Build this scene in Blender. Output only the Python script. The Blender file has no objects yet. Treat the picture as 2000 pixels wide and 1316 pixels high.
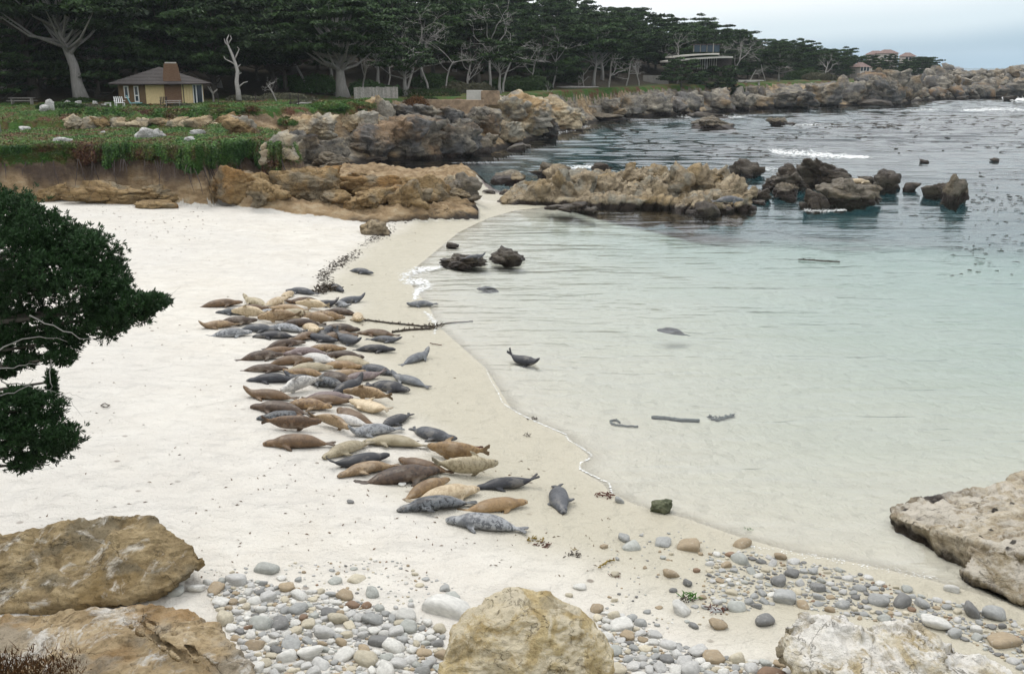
import bpy, bmesh, math, random
import numpy as np
from mathutils import Vector, Matrix

R = math.radians
rng = np.random.default_rng(7)
random.seed(7)
scene = bpy.context.scene
COL = scene.collection

# ------------------------------------------------------------------ camera
CAM_H = 9.5                      # eye height above the water
FPX = 2000 * 35.0 / 36.0         # focal length in photo pixels
HORIZON = 128.0
PITCH = math.atan((658.0 - HORIZON) / FPX)
cam_data = bpy.data.cameras.new('camera')
cam_data.lens = 35.0
cam_data.sensor_width = 36.0
cam_data.sensor_fit = 'HORIZONTAL'
cam_data.clip_start = 0.1
cam_data.clip_end = 9000.0
cam = bpy.data.objects.new('camera', cam_data)
cam.location = (0, 0, CAM_H)
cam.rotation_euler = (math.pi / 2 - PITCH, 0, 0)
COL.objects.link(cam)
scene.camera = cam
CT, ST = math.cos(PITCH), math.sin(PITCH)

# ------------------------------------------------------------------ light
SUN_EL, SUN_AZ = 58.0, -35.0     # bright patch of the overcast: high, ahead and to the left
world = bpy.data.worlds.new('World')
scene.world = world
world.use_nodes = True
wn = world.node_tree
wn.nodes.clear()
w_out = wn.nodes.new('ShaderNodeOutputWorld')
w_bg = wn.nodes.new('ShaderNodeBackground')
w_bg.inputs['Strength'].default_value = 0.1
w_sky = wn.nodes.new('ShaderNodeTexSky')
w_sky.sky_type = 'NISHITA'
w_sky.sun_disc = False
w_sky.sun_elevation = R(SUN_EL)
w_sky.sun_rotation = R(SUN_AZ)
w_sky.air_density = 1.0
w_sky.dust_density = 3.0
w_tc = wn.nodes.new('ShaderNodeTexCoord')
w_sep = wn.nodes.new('ShaderNodeSeparateXYZ')
w_ramp = wn.nodes.new('ShaderNodeValToRGB')
w_ramp.color_ramp.interpolation = 'EASE'
# overcast dome: blue grey fog bank on the horizon, whiter cloud above, brightest overhead
e = w_ramp.color_ramp.elements
e[0].position = 0.0
e[0].color = (3.4, 4.9, 6.0, 1)
e[1].position = 1.0
e[1].color = (14.0, 14.3, 14.6, 1)
for p, c in ((0.015, (3.9, 5.3, 6.3, 1)), (0.040, (6.6, 7.7, 8.3, 1)), (0.075, (9.0, 9.4, 9.6, 1)), (0.16, (10.2, 10.5, 10.7, 1)), (0.35, (11.0, 11.2, 11.4, 1))):
    el = e.new(p)
    el.color = c
w_noise = wn.nodes.new('ShaderNodeTexNoise')
w_noise.inputs['Scale'].default_value = 2.2
w_noise.inputs['Detail'].default_value = 4.0
w_nm = wn.nodes.new('ShaderNodeMath'); w_nm.operation = 'MULTIPLY_ADD'
w_nm.inputs[1].default_value = 0.03; w_nm.inputs[2].default_value = -0.013
w_add = wn.nodes.new('ShaderNodeMath'); w_add.operation = 'ADD'
w_mix = wn.nodes.new('ShaderNodeMix'); w_mix.data_type = 'RGBA'
w_mix.inputs[0].default_value = 0.88
L = wn.links.new
L(w_tc.outputs['Generated'], w_sep.inputs[0])
L(w_tc.outputs['Generated'], w_noise.inputs['Vector'])
L(w_noise.outputs['Fac'], w_nm.inputs[0])
L(w_sep.outputs['Z'], w_add.inputs[0])
L(w_nm.outputs[0], w_add.inputs[1])
w_az = wn.nodes.new('ShaderNodeMath'); w_az.operation = 'MULTIPLY_ADD'     # the fog bank lies to seaward, thinner over the land
w_az.inputs[1].default_value = -0.075; w_az.use_clamp = False
L(w_sep.outputs['X'], w_az.inputs[0])
L(w_add.outputs[0], w_az.inputs[2])
w_fo = wn.nodes.new('ShaderNodeMath'); w_fo.operation = 'ADD'; w_fo.inputs[1].default_value = 0.028
L(w_az.outputs[0], w_fo.inputs[0])
L(w_fo.outputs[0], w_ramp.inputs['Fac'])
L(w_sky.outputs[0], w_mix.inputs[6])
L(w_ramp.outputs[0], w_mix.inputs[7])
L(w_mix.outputs[2], w_bg.inputs['Color'])
L(w_bg.outputs[0], w_out.inputs['Surface'])

sun_d = bpy.data.lights.new('sun', 'SUN')
sun_d.energy = 1.1
sun_d.angle = R(22)
sun_d.color = (1.0, 0.96, 0.9)
sun = bpy.data.objects.new('sun', sun_d)
sdir = Vector((math.sin(R(SUN_AZ)) * math.cos(R(SUN_EL)), math.cos(R(SUN_AZ)) * math.cos(R(SUN_EL)), math.sin(R(SUN_EL))))
sun.rotation_euler = sdir.to_track_quat('Z', 'Y').to_euler()
sun.location = (0, 0, 60)
COL.objects.link(sun)

scene.view_settings.view_transform = 'Standard'
scene.view_settings.look = 'None'
scene.view_settings.gamma = 1.0
scene.view_settings.exposure = 0.29
scene.view_settings.use_curve_mapping = False
scene.cycles.max_bounces = 8
scene.cycles.diffuse_bounces = 3
scene.cycles.glossy_bounces = 3
scene.cycles.transparent_max_bounces = 10
scene.cycles.volume_bounces = 1
scene.cycles.use_denoising = True
scene.cycles.caustics_reflective = False
scene.cycles.caustics_refractive = False
scene.cycles.sample_clamp_indirect = 6.0


# ------------------------------------------------------------------ photo geometry
def at_depth(px, py, Z):
    """point seen at photo pixel px,py at optical depth Z"""
    u, v = (px - 1000.0) / FPX, (py - 658.0) / FPX
    return np.array([Z * u, Z * (CT - v * ST), CAM_H - Z * (ST + v * CT)])


def at_height(px, py, z=0.0):
    u, v = (px - 1000.0) / FPX, (py - 658.0) / FPX
    return at_depth(px, py, (CAM_H - z) / (ST + v * CT))


def col_of(x, y):
    return 1000.0 + FPX * x / np.maximum(y * CT + 1.3, 1.0)


# ------------------------------------------------------------------ noise
def _h(ix, iy, iz, s):
    n = (ix.astype(np.int64) * 374761393 + iy.astype(np.int64) * 668265263 + iz.astype(np.int64) * 2147483647 + s * 974711) & 0xFFFFFFFF
    n = ((n ^ (n >> 13)) * 1274126177) & 0xFFFFFFFF
    n = ((n ^ (n >> 16)) * 2246822519) & 0xFFFFFFFF
    return ((n ^ (n >> 15)) & 0xFFFF) / 32767.5 - 1.0


def vnoise(p, s=0):
    """smooth value noise in -1..1, p is (n,3)"""
    f = np.floor(p)
    t = p - f
    t = t * t * t * (t * (t * 6 - 15) + 10)
    i = f.astype(np.int64)
    x0, y0, z0 = i[:, 0], i[:, 1], i[:, 2]
    r = 0
    for dx in (0, 1):
        wx = t[:, 0] if dx else 1 - t[:, 0]
        for dy in (0, 1):
            wy = t[:, 1] if dy else 1 - t[:, 1]
            for dz in (0, 1):
                wz = t[:, 2] if dz else 1 - t[:, 2]
                r = r + wx * wy * wz * _h(x0 + dx, y0 + dy, z0 + dz, s)
    return r


def fbm(p, s=0, oct=4, gain=0.5):
    r, a = 0, 1.0
    for k in range(oct):
        r = r + a * vnoise(p * (2.03 ** k) + 17.3 * k, s + k)
        a *= gain
    return r


def ridged(p, s=0, oct=4, gain=0.55):
    r, a = 0, 1.0
    for k in range(oct):
        r = r + a * (1 - 2 * np.abs(vnoise(p * (2.03 ** k) + 11.7 * k, s + k)))
        a *= gain
    return r


def n2(x, y, scale, s=0, oct=4):
    return fbm(np.stack([x / scale, y / scale, np.zeros_like(x)], 1), s, oct)


def sstep(a, b, x):
    t = np.clip((x - a) / (b - a), 0, 1)
    return t * t * (3 - 2 * t)


# ------------------------------------------------------------------ objects
def tag(o, label=None, cat=None, group=None, kind=None):
    if label: o['label'] = label
    if cat: o['category'] = cat
    if group: o['group'] = group
    if kind: o['kind'] = kind
    return o


def empty(name, loc=(0, 0, 0), rz=0.0):
    o = bpy.data.objects.new(name, None)
    o.location = loc
    o.rotation_euler = (0, 0, rz)
    o.empty_display_size = 0.2
    COL.objects.link(o)
    return o


def make_mesh(name, v, f, mat=None, smooth=True, attrs=None):
    """v (n,3); f (m,3) or (m,4) array or list of such arrays or python list of tuples"""
    me = bpy.data.meshes.new(name)
    v = np.asarray(v, dtype=np.float32)
    if isinstance(f, list) and len(f) and isinstance(f[0], np.ndarray):
        fl = [np.asarray(a, dtype=np.int32) for a in f if len(a)]
    elif isinstance(f, np.ndarray):
        fl = [f.astype(np.int32)]
    else:
        fl = None
    if fl is None:
        me.from_pydata([tuple(q) for q in v], [], [tuple(int(i) for i in q) for q in f])
    else:
        me.vertices.add(len(v))
        me.vertices.foreach_set('co', v.ravel())
        nl = sum(a.size for a in fl)
        npoly = sum(len(a) for a in fl)
        me.loops.add(nl)
        me.polygons.add(npoly)
        me.loops.foreach_set('vertex_index', np.concatenate([a.ravel() for a in fl]))
        tot = np.concatenate([np.full(len(a), a.shape[1], np.int32) for a in fl])
        me.polygons.foreach_set('loop_start', np.concatenate([[0], np.cumsum(tot)[:-1]]).astype(np.int32))
        me.update(calc_edges=True)
    if smooth:
        me.polygons.foreach_set('use_smooth', np.ones(len(me.polygons), dtype=bool))
    else:
        me.polygons.foreach_set('use_smooth', np.zeros(len(me.polygons), dtype=bool))
    if attrs:
        for k, a in attrs.items():
            a = np.asarray(a, dtype=np.float32)
            if a.ndim == 2:
                if a.shape[1] == 3:
                    a = np.concatenate([a, np.ones((len(a), 1), np.float32)], 1)
                at = me.attributes.new(k, 'FLOAT_COLOR', 'POINT')
                at.data.foreach_set('color', a.ravel())
            else:
                at = me.attributes.new(k, 'FLOAT', 'POINT')
                at.data.foreach_set('value', a)
    if mat:
        me.materials.append(mat)
    me.update()
    return me


def link(name, me, parent=None, loc=None, rot=None, scale=None):
    o = bpy.data.objects.new(name, me)
    COL.objects.link(o)
    if parent: o.parent = parent
    if loc is not None: o.location = loc
    if rot is not None: o.rotation_euler = rot
    if scale is not None: o.scale = (scale,) * 3 if np.isscalar(scale) else scale
    return o


class MB:
    """collects boxes, tubes and the like into one mesh"""
    def __init__(s):
        s.v, s.q, s.t, s.n = [], [], [], 0

    def add(s, v, q=None, t=None):
        v = np.asarray(v, float)
        s.v.append(v)
        if q is not None and len(q): s.q.append(np.asarray(q, int) + s.n)
        if t is not None and len(t): s.t.append(np.asarray(t, int) + s.n)
        s.n += len(v)
        return s

    def box(s, c, d, rz=0.0, M=None):
        x, y, z = np.array(d) / 2.0
        v = np.array([(-x, -y, -z), (x, -y, -z), (x, y, -z), (-x, y, -z), (-x, -y, z), (x, -y, z), (x, y, z), (-x, y, z)])
        if M is not None:
            v = v @ np.array(M).T
        if rz:
            ca, sa = math.cos(rz), math.sin(rz)
            v = v @ np.array([[ca, sa, 0], [-sa, ca, 0], [0, 0, 1]])
        return s.add(v + np.array(c), [(0, 3, 2, 1), (4, 5, 6, 7), (0, 1, 5, 4), (1, 2, 6, 5), (2, 3, 7, 6), (3, 0, 4, 7)])

    def tube(s, pts, rad, sides=6, cap=True):
        pts = np.asarray(pts, float)
        n = len(pts)
        rad = np.broadcast_to(np.asarray(rad, float), (n,))
        d = np.gradient(pts, axis=0)
        d /= np.linalg.norm(d, axis=1, keepdims=True) + 1e-9
        up = np.array([0.0, 0, 1.0]) if abs(d[:, 2]).mean() < 0.8 else np.array([1.0, 0.2, 0])
        a = np.cross(d, up); a /= np.linalg.norm(a, axis=1, keepdims=True) + 1e-9
        b = np.cross(d, a)
        th = np.arange(sides) * 2 * math.pi / sides
        ring = a[:, None, :] * np.cos(th)[None, :, None] + b[:, None, :] * np.sin(th)[None, :, None]
        v = (pts[:, None, :] + ring * rad[:, None, None]).reshape(-1, 3)
        q = []
        i = np.arange(sides); j = (i + 1) % sides
        for k in range(n - 1):
            q.append(np.stack([k * sides + i, k * sides + j, (k + 1) * sides + j, (k + 1) * sides + i], 1))
        q = np.concatenate(q)[:, ::-1]
        t = None
        if cap:
            v = np.concatenate([v, pts[:1], pts[-1:]])
            c0, c1 = n * sides, n * sides + 1
            t = np.concatenate([np.stack([np.full(sides, c0), i, j], 1), np.stack([np.full(sides, c1), (n - 1) * sides + j, (n - 1) * sides + i], 1)])
        return s.add(v, q, t)

    def mesh(s, name, mat=None, smooth=False, attrs=None):
        f = []
        if s.q: f.append(np.concatenate(s.q))
        if s.t: f.append(np.concatenate(s.t))
        return make_mesh(name, np.concatenate(s.v), f, mat, smooth, attrs)

    def build(s, name, mat=None, parent=None, smooth=False, loc=None, rot=None):
        return link(name, s.mesh(name, mat, smooth), parent, loc, rot)


# ------------------------------------------------------------------ materials
class NT:
    def __init__(s, name, rough=0.8, spec=0.3):
        s.m = bpy.data.materials.new(name)
        s.m.use_nodes = True
        s.t = s.m.node_tree
        s.t.nodes.clear()
        s.out = s.n('OutputMaterial')
        s.b = s.n('BsdfPrincipled')
        s.b.inputs['Roughness'].default_value = rough
        s.b.inputs['Specular IOR Level'].default_value = spec
        s.l(s.b.outputs[0], s.out.inputs['Surface'])
        s.pos = s.n('NewGeometry').outputs['Position']

    def n(s, kind):
        return s.t.nodes.new('ShaderNode' + kind)

    def l(s, a, b):
        s.t.links.new(a, b)

    def put(s, sock, val):
        if isinstance(val, bpy.types.NodeSocket):
            s.l(val, sock)
        elif hasattr(sock, 'default_value'):
            if isinstance(val, (tuple, list)) and len(val) == 3 and sock.type == 'RGBA':
                val = (*val, 1)
            sock.default_value = val

    def math(s, op, a, b=0.0, c=0.0, clamp=False):
        k = s.n('Math'); k.operation = op; k.use_clamp = clamp
        s.put(k.inputs[0], a); s.put(k.inputs[1], b); s.put(k.inputs[2], c)
        return k.outputs[0]

    def noise(s, scale, detail=4, rough=0.55, vec=None, dist=0.0, col=False):
        k = s.n('TexNoise')
        s.put(k.inputs['Vector'], vec if vec is not None else s.pos)
        k.inputs['Scale'].default_value = scale
        k.inputs['Detail'].default_value = detail
        k.inputs['Roughness'].default_value = rough
        k.inputs['Distortion'].default_value = dist
        return k.outputs['Color' if col else 'Fac']

    def voro(s, scale, feature='F1', vec=None, out='Distance', rnd=1.0):
        k = s.n('TexVoronoi'); k.feature = feature
        s.put(k.inputs['Vector'], vec if vec is not None else s.pos)
        k.inputs['Scale'].default_value = scale
        k.inputs['Randomness'].default_value = rnd
        return k.outputs[out]

    def mapping(s, vec=None, scale=(1, 1, 1), rot=(0, 0, 0), loc=(0, 0, 0)):
        k = s.n('Mapping')
        s.put(k.inputs['Vector'], vec if vec is not None else s.pos)
        k.inputs['Scale'].default_value = scale
        k.inputs['Rotation'].default_value = rot
        k.inputs['Location'].default_value = loc
        return k.outputs[0]

    def ramp(s, fac, stops, interp='LINEAR'):
        k = s.n('ValToRGB'); k.color_ramp.interpolation = interp
        el = k.color_ramp.elements
        while len(el) < len(stops): el.new(0.5)
        for q, (p, c) in zip(el, stops):
            q.position = p
            q.color = (c, c, c, 1) if np.isscalar(c) else (*c, 1)
        s.put(k.inputs[0], fac)
        return k.outputs[0]

    def step(s, x, a, b):
        k = s.n('MapRange'); k.interpolation_type = 'SMOOTHSTEP'
        s.put(k.inputs[0], x)
        k.inputs[1].default_value = a; k.inputs[2].default_value = b
        return k.outputs[0]

    def mix(s, f, a, b, mode='MIX'):
        k = s.n('Mix'); k.data_type = 'RGBA'; k.blend_type = mode
        s.put(k.inputs[0], f); s.put(k.inputs[6], a); s.put(k.inputs[7], b)
        return k.outputs[2]

    def attr(s, name, kind='GEOMETRY', out='Fac'):
        k = s.n('Attribute'); k.attribute_type = kind; k.attribute_name = name
        return k.outputs[out]

    def sepz(s, vec=None, ax='Z'):
        k = s.n('SeparateXYZ'); s.put(k.inputs[0], vec if vec is not None else s.pos)
        return k.outputs[ax]

    def bump(s, h, strength=0.5, dist=0.1, normal=None):
        k = s.n('Bump')
        k.inputs['Strength'].default_value = strength
        k.inputs['Distance'].default_value = dist
        s.put(k.inputs['Height'], h)
        if normal is not None: s.l(normal, k.inputs['Normal'])
        return k.outputs[0]

    def done(s, color=None, rough=None, normal=None):
        if color is not None: s.put(s.b.inputs['Base Color'], color)
        if rough is not None: s.put(s.b.inputs['Roughness'], rough)
        if normal is not None: s.l(normal, s.b.inputs['Normal'])
        return s.m


def plain(name, color, rough=0.8, var=0.25, scale=3.0, bump=0.0, spec=0.3):
    m = NT(name, rough, spec)
    nz = m.noise(scale, 5, 0.6)
    c = m.mix(m.ramp(nz, [(0.3, 0.0), (0.7, 1.0)]), tuple(k * (1 - var) for k in color), tuple(min(1, k * (1 + var)) for k in color))
    return m.done(c, None, m.bump(m.noise(scale * 6, 4), bump, 0.02) if bump else None)
# ================================================================== THE LAND
def poly_px(pts, z=0.0):
    return np.array([at_height(a, b, z)[:2] for a, b in pts])


def poly_dist(x, y, P, closed=True):
    """signed distance, positive inside (closed polygon)"""
    n = len(P)
    d2 = np.full(x.shape, 1e18)
    ins = np.zeros(x.shape, bool)
    for i in range(n if closed else n - 1):
        ax, ay = P[i]; bx, by = P[(i + 1) % n]
        ex, ey = bx - ax, by - ay
        wx, wy = x - ax, y - ay
        t = np.clip((wx * ex + wy * ey) / (ex * ex + ey * ey + 1e-12), 0, 1)
        d2 = np.minimum(d2, (wx - t * ex) ** 2 + (wy - t * ey) ** 2)
        if closed:
            c = ((ay <= y) & (y < by)) | ((by <= y) & (y < ay))
            xi = ax + (y - ay) * ex / (ey if abs(ey) > 1e-12 else 1e-12)
            ins ^= c & (x < xi)
    d = np.sqrt(d2)
    return np.where(ins, d, -d) if closed else d


SHORE_NEAR = [(3400, 1330), (2500, 1230), (2000, 1185), (1930, 1165), (1800, 1127), (1680, 1100), (1560, 1080), (1450, 1050), (1340, 1012), (1240, 985),
              (1192, 962), (1178, 945), (1130, 916), (1150, 890), (1105, 850), (1040, 820), (1000, 800), (975, 760), (950, 720),
              (905, 680), (860, 640), (838, 600), (815, 570), (795, 545), (815, 520), (850, 492), (895, 455), (950, 428), (1005, 412), (1075, 404)]
SHORE_BACK = [(1010, 386), (965, 376), (930, 352), (860, 345), (780, 346), (705, 343), (655, 335), (640, 328)]
SHORE_PROM = [(690, 322), (760, 313), (850, 308), (950, 297), (1005, 280), (1060, 268), (1140, 244), (1165, 236), (1185, 231), (1260, 228), (1350, 223),
              (1420, 217), (1500, 212), (1600, 209), (1700, 205), (1765, 203), (1790, 197), (1900, 192), (2000, 190), (2300, 188)]
coast = [tuple(p) for p in poly_px(SHORE_NEAR)] + [tuple(p) for p in poly_px(SHORE_BACK)] + [tuple(p) for p in poly_px(SHORE_PROM)]
coast += [(330, 330), (330, 420), (150, 480), (40, 640), (-500, 900), (-900, 500), (-600, -60), (-20, -60), (40, -40), (40, 5)]
COAST = np.array(coast)
NEAR_LINE = poly_px(SHORE_NEAR)

# far edge of the sand: the foot of the cliff
FOOT = poly_px([(-600, 400), (-100, 396), (60, 392), (150, 396), (250, 400), (330, 396), (390, 384), (430, 384), (470, 398), (560, 400), (640, 402), (720, 408), (800, 402), (860, 398), (930, 392), (960, 388), (1080, 384)], 1.3)
T1 = poly_px([(-500, 300), (-200, 297), (0, 295), (90, 290), (180, 286), (300, 288), (380, 292), (420, 284), (500, 278), (552, 284), (566, 276)], 4.5)
T1 = np.array([tuple(p) for p in T1] + [tuple(p) for p in poly_px([(552, 262), (470, 255), (425, 250)], 4.4)] + [(-25, 97), (-40, 100), (-90, 104), (-160, 100), (-120, 60)])

LIP_COL = np.array([-2000, -300, 130, 400, 440, 480, 520, 600, 660, 700, 745, 790, 850, 950, 1050, 1130, 1250, 1350, 1450, 1560, 1640, 1700, 1760, 1830, 1870])
LIP_Z = np.array([95, 95, 95, 96, 96, 96, 97, 101, 104, 107, 119, 131, 133, 133, 150, 176, 202, 216, 234, 254, 266, 288, 310, 325, 330.0])
TREE_COL = np.array([-600, 0, 200, 400, 600, 800, 950, 1100, 1250, 1400, 1550, 1700, 1830, 2000])
TREE_Z = np.array([112, 112, 118, 130, 135, 150, 160, 182, 214, 250, 290, 330, 370, 380.0])
RIDGE_Z = np.array([230, 230, 230, 240, 250, 260, 270, 282, 300, 330, 368, 400, 430, 440.0])
SKY_ROW = np.array([-140, -120, -100, -80, -45, -20, 0, 12, 30, 60, 88, 104, 130, 140.0])
RIDGE_H = CAM_H + (HORIZON - SKY_ROW) * RIDGE_Z / (FPX / CT) - 9.0
RIDGE_H = np.maximum(RIDGE_H, 5.0)


def optical(x, y):
    return y * CT + 1.3


def land(x, y, detail=True):
    """height of ground and sea bed, plus masks"""
    x = np.asarray(x, float); y = np.asarray(y, float)
    d = poly_dist(x, y, COAST)
    col, Z = col_of(x, y), optical(x, y)
    front = y > 2
    wig = n2(x, y, 5.0, 3, 3) * 0.9
    foot_y = np.interp(x, FOOT[:, 0], FOOT[:, 1])
    back = y - foot_y                       # > 0 beyond the sand
    sand = np.interp(d, [0, 3, 8, 14, 25, 45], [0, 0.2, 0.55, 1.05, 1.55, 2.1])
    sand = sand + n2(x, y, 2.6, 11, 3) * 0.035 * sstep(0.3, 4, d) + n2(x, y, 9.0, 12, 2) * 0.07 * sstep(2, 9, d)
    sea = -5.5 * (1 - np.exp(np.minimum(d, 0) / 60.0)) + n2(x, y, 7.0, 13, 3) * 0.12 * sstep(0, 6, -d)
    crag = ridged(np.stack([x / 5.5 + y / 14, y / 6.0, np.zeros_like(x)], 1), 21, 5, 0.62) * 0.6
    rock_rise = np.interp(d, [-2, 0, 2.0, 6, 14, 30], [-1.6, 0.15, 1.1, 2.6, 4.0, 4.9]) + crag * np.interp(d, [0, 4, 20, 40], [0.5, 1.0, 1.0, 0.3])
    bar = 1 - sstep(905, 955, col + wig * 14) * (Z < 84)
    k_rock = sstep(-0.4, 1.4, back + wig * 0.3) * front * bar
    # the low spit ends the beach at its far side
    d_spit = np.minimum(rock_rise, np.interp(col, [540, 640], [1.0, 0.5]) + crag * 0.6) + ridged(np.stack([x / 2.0 + y / 5, y / 1.5, np.zeros_like(x)], 1), 25, 4, 0.6) * 0.26 * sstep(-0.5, 1.5, d)
    is_spit = (Z < 84) | ((col > 560) & (Z < 90))
    rock_rise = np.where(is_spit, d_spit, rock_rise)
    z = np.where(d > 0, sand, sea)
    w_far = sstep(46, 108, Z) * (d < 0)
    z = z + (np.maximum(-6.0, d * 0.6 - 0.05) - z) * w_far
    z = np.where(d > -2, z * (1 - k_rock) + rock_rise * k_rock, z)
    # lower terrace
    d1 = poly_dist(x, y, T1)
    e1 = n2(x, y, 2.4, 31, 3) * 0.7 + ridged(np.stack([x / 1.3, y / 1.3, np.zeros_like(x)], 1), 35, 3) * 0.22
    s1 = sstep(-1.7, 0.35, d1 + e1)
    t1h = 4.45 - 0.012 * np.maximum(0, d1) + n2(x, y, 3.0, 32, 3) * 0.12 + 0.12 * sstep(0, 1.0, d1) * (1 - sstep(1, 4, d1))
    z1 = np.maximum(z, t1h)
    z = z + (z1 - z) * s1 * front
    # upper terrace and the wooded hill
    lip = np.interp(col, LIP_COL, LIP_Z)
    dl = Z - lip + n2(x, y, 4.0, 41, 3) * 1.1
    lipw = np.interp(col, [-300, 60, 140, 420, 600, 1000, 1400], [9, 8, 1.7, 1.9, 2.0, 3.0, 3.0])
    s2 = sstep(-lipw, 0.5, dl) * front
    s2 = np.where(col > 1880, s2 * 0, s2)
    t2h = 5.35 + n2(x, y, 6.0, 42, 3) * 0.12
    tz, rz_, rh = np.interp(col, TREE_COL, TREE_Z), np.interp(col, TREE_COL, RIDGE_Z), np.interp(col, TREE_COL, RIDGE_H)
    t = np.clip((Z - tz) / (rz_ - tz), 0, 1.15)
    hill = np.where(t > 0, (rh - 5.3) * t, 0)
    z2 = np.maximum(z, t2h + hill)
    z = z + (z2 - z) * s2
    # the rocky point at the far right
    pt = sstep(1760, 1860, col) * (d > 0) * (Z > 150)
    pz = np.interp(d, [0, 4, 14, 30, 70], [0, 1.6, 3.0, 4.4, 3.0]) + crag * 1.6
    z = np.where(pt > 0, z * (1 - pt) + np.maximum(pz, z * 0.3) * pt, z)
    # bluff under the viewer and the one the near cypress grows on
    bl = 7.8 - np.maximum(0, y - 1.2) * 1.02 - 9 * sstep(9, 16, x)
    bl2 = 7.0 - np.maximum(0, x + 20.0 + n2(x, y, 3.0, 51, 2) * 0.5) * 1.0 - 9 * sstep(24, 34, y)
    bz = np.maximum(bl, bl2)
    k_bl = sstep(-0.3, 0.5, bz - z)
    z = np.maximum(z, bz)
    cover = np.maximum(sstep(0.55, 0.92, s1) * (d1 > -1.2), sstep(0.55, 0.95, s2)) * front
    cover = np.maximum(cover, k_bl * 0.8)
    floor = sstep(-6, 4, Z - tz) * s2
    rock = np.maximum(sstep(-0.2, 0.35, back + wig * 0.3) * front * (bar > 0.5), np.maximum(sstep(0.01, 0.08, s1), sstep(0.01, 0.1, s2)) * front)
    rock = np.maximum(rock, pt)
    rock = np.where((d < -1.5), 0, rock)
    cover = np.where(pt > 0.5, 0, cover)
    return dict(z=z, d=d, rock=rock, cover=cover, floor=floor, d1=d1, s1=s1, s2=s2, dl=dl)


def ground_z(x, y):
    return land(np.atleast_1d(np.asarray(x, float)), np.atleast_1d(np.asarray(y, float)))['z']


def hit(px, py, water=True, near=9, far=460, steps=420):
    """first point of the ground (or water) seen at photo pixels, arrays in, (n,3) out"""
    px = np.atleast_1d(np.asarray(px, float)); py = np.atleast_1d(np.asarray(py, float))
    Z = np.geomspace(near, far, steps)
    u, v = (px - 1000) / FPX, (py - 658) / FPX
    X = u[:, None] * Z; Y = (CT - v * ST)[:, None] * Z; H = CAM_H - (ST + v * CT)[:, None] * Z
    g = land(X.ravel(), Y.ravel())['z'].reshape(X.shape)
    if water: g = np.maximum(g, 0.0)
    below = H <= g
    k = np.where(below.any(1), below.argmax(1), len(Z) - 1)
    k = np.maximum(k, 1)
    i = np.arange(len(px))
    a = H[i, k - 1] - g[i, k - 1]; b = g[i, k] - H[i, k]
    t = np.clip(a / (a + b + 1e-9), 0, 1)
    Zh = Z[k - 1] + (Z[k] - Z[k - 1]) * t
    return np.stack([u * Zh, (CT - v * ST) * Zh, CAM_H - (ST + v * CT) * Zh], 1)


def px_scale(p):
    """photo pixels per metre at world point"""
    return FPX / (p[1] * CT + (CAM_H - p[2]) * ST)


# ---- grid
ang = np.concatenate([np.linspace(-180, -62, 36)[:-1], np.linspace(-62, -31, 50)[:-1], np.linspace(-31, 31, 420), np.linspace(31, 62, 50)[1:], np.linspace(62, 180, 36)[1:-1]])
rad = np.concatenate([[0.01, 2, 5, 8], np.geomspace(10, 130, 460)[1:], np.geomspace(130, 480, 170)[1:], np.geomspace(480, 4000, 26)[1:]])
AA, RR = np.meshgrid(np.radians(ang), rad)
gx, gy = (np.sin(AA) * RR).ravel(), (np.cos(AA) * RR).ravel()
G = land(gx, gy)
na, nr = len(ang), len(rad)
idx = np.arange(na * nr).reshape(nr, na)
a0 = idx[:-1, :]; a1 = np.roll(idx, -1, 1)[:-1, :]; b0 = idx[1:, :]; b1 = np.roll(idx, -1, 1)[1:, :]
quads = np.stack([a0.ravel(), b0.ravel(), b1.ravel(), a1.ravel()], 1)[:, ::-1]
GV = np.stack([gx, gy, G['z']], 1)

# ---- ground material
m = NT('ground', 0.9, 0.2)
wz = m.sepz()
big = m.noise(0.5, 5, 0.6)
fine = m.noise(9.0, 6, 0.65)
dry = m.mix(m.ramp(m.noise(0.9, 6, 0.6), [(0.35, 0.0), (0.65, 1.0)]), (0.57, 0.535, 0.475), (0.64, 0.61, 0.55))
dry = m.mix(m.math('MULTIPLY', m.step(m.noise(1.0, 6, 0.62, m.mapping(None, (0.7, 2.4, 1), (0, 0, 0.35)), 0.7), 0.50, 0.68), 0.40), dry, (0.44, 0.42, 0.385))
dry = m.mix(m.ramp(m.noise(0.13, 3), [(0.4, 0.0), (0.62, 0.5)]), dry, (0.54, 0.52, 0.49))
wetc = m.mix(big, (0.42, 0.388, 0.305), (0.485, 0.45, 0.36))
wet = m.attr('wet')
sandc = m.mix(wet, dry, wetc)
# specks of weed and shell grit on the sand
sp = m.voro(1.1, 'F1')
spk = m.math('MULTIPLY', m.step(sp, 0.10, 0.05), m.step(m.noise(0.35, 3), 0.45, 0.62))
sandc = m.mix(m.math('MULTIPLY', spk, 0.75), sandc, (0.09, 0.06, 0.04))
sp2 = m.voro(5.0, 'F1')
spk2 = m.math('MULTIPLY', m.step(sp2, 0.14, 0.06), m.step(m.noise(0.6, 3), 0.5, 0.66))
sandc = m.mix(m.math('MULTIPLY', spk2, 0.55), sandc, (0.16, 0.11, 0.07))
strata = m.noise(0.9, 6, 0.65, m.mapping(None, (1, 1, 2.6), (0.5, 0.3, 0.2)))
rockc = m.ramp(strata, [(0.25, (0.10, 0.075, 0.05)), (0.42, (0.24, 0.165, 0.09)), (0.55, (0.36, 0.26, 0.15)), (0.72, (0.46, 0.38, 0.26))])
greyr = m.ramp(strata, [(0.25, (0.05, 0.048, 0.045)), (0.45, (0.15, 0.14, 0.12)), (0.7, (0.33, 0.29, 0.23))])
farness = m.step(m.sepz(None, 'Y'), 84, 100)
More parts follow.
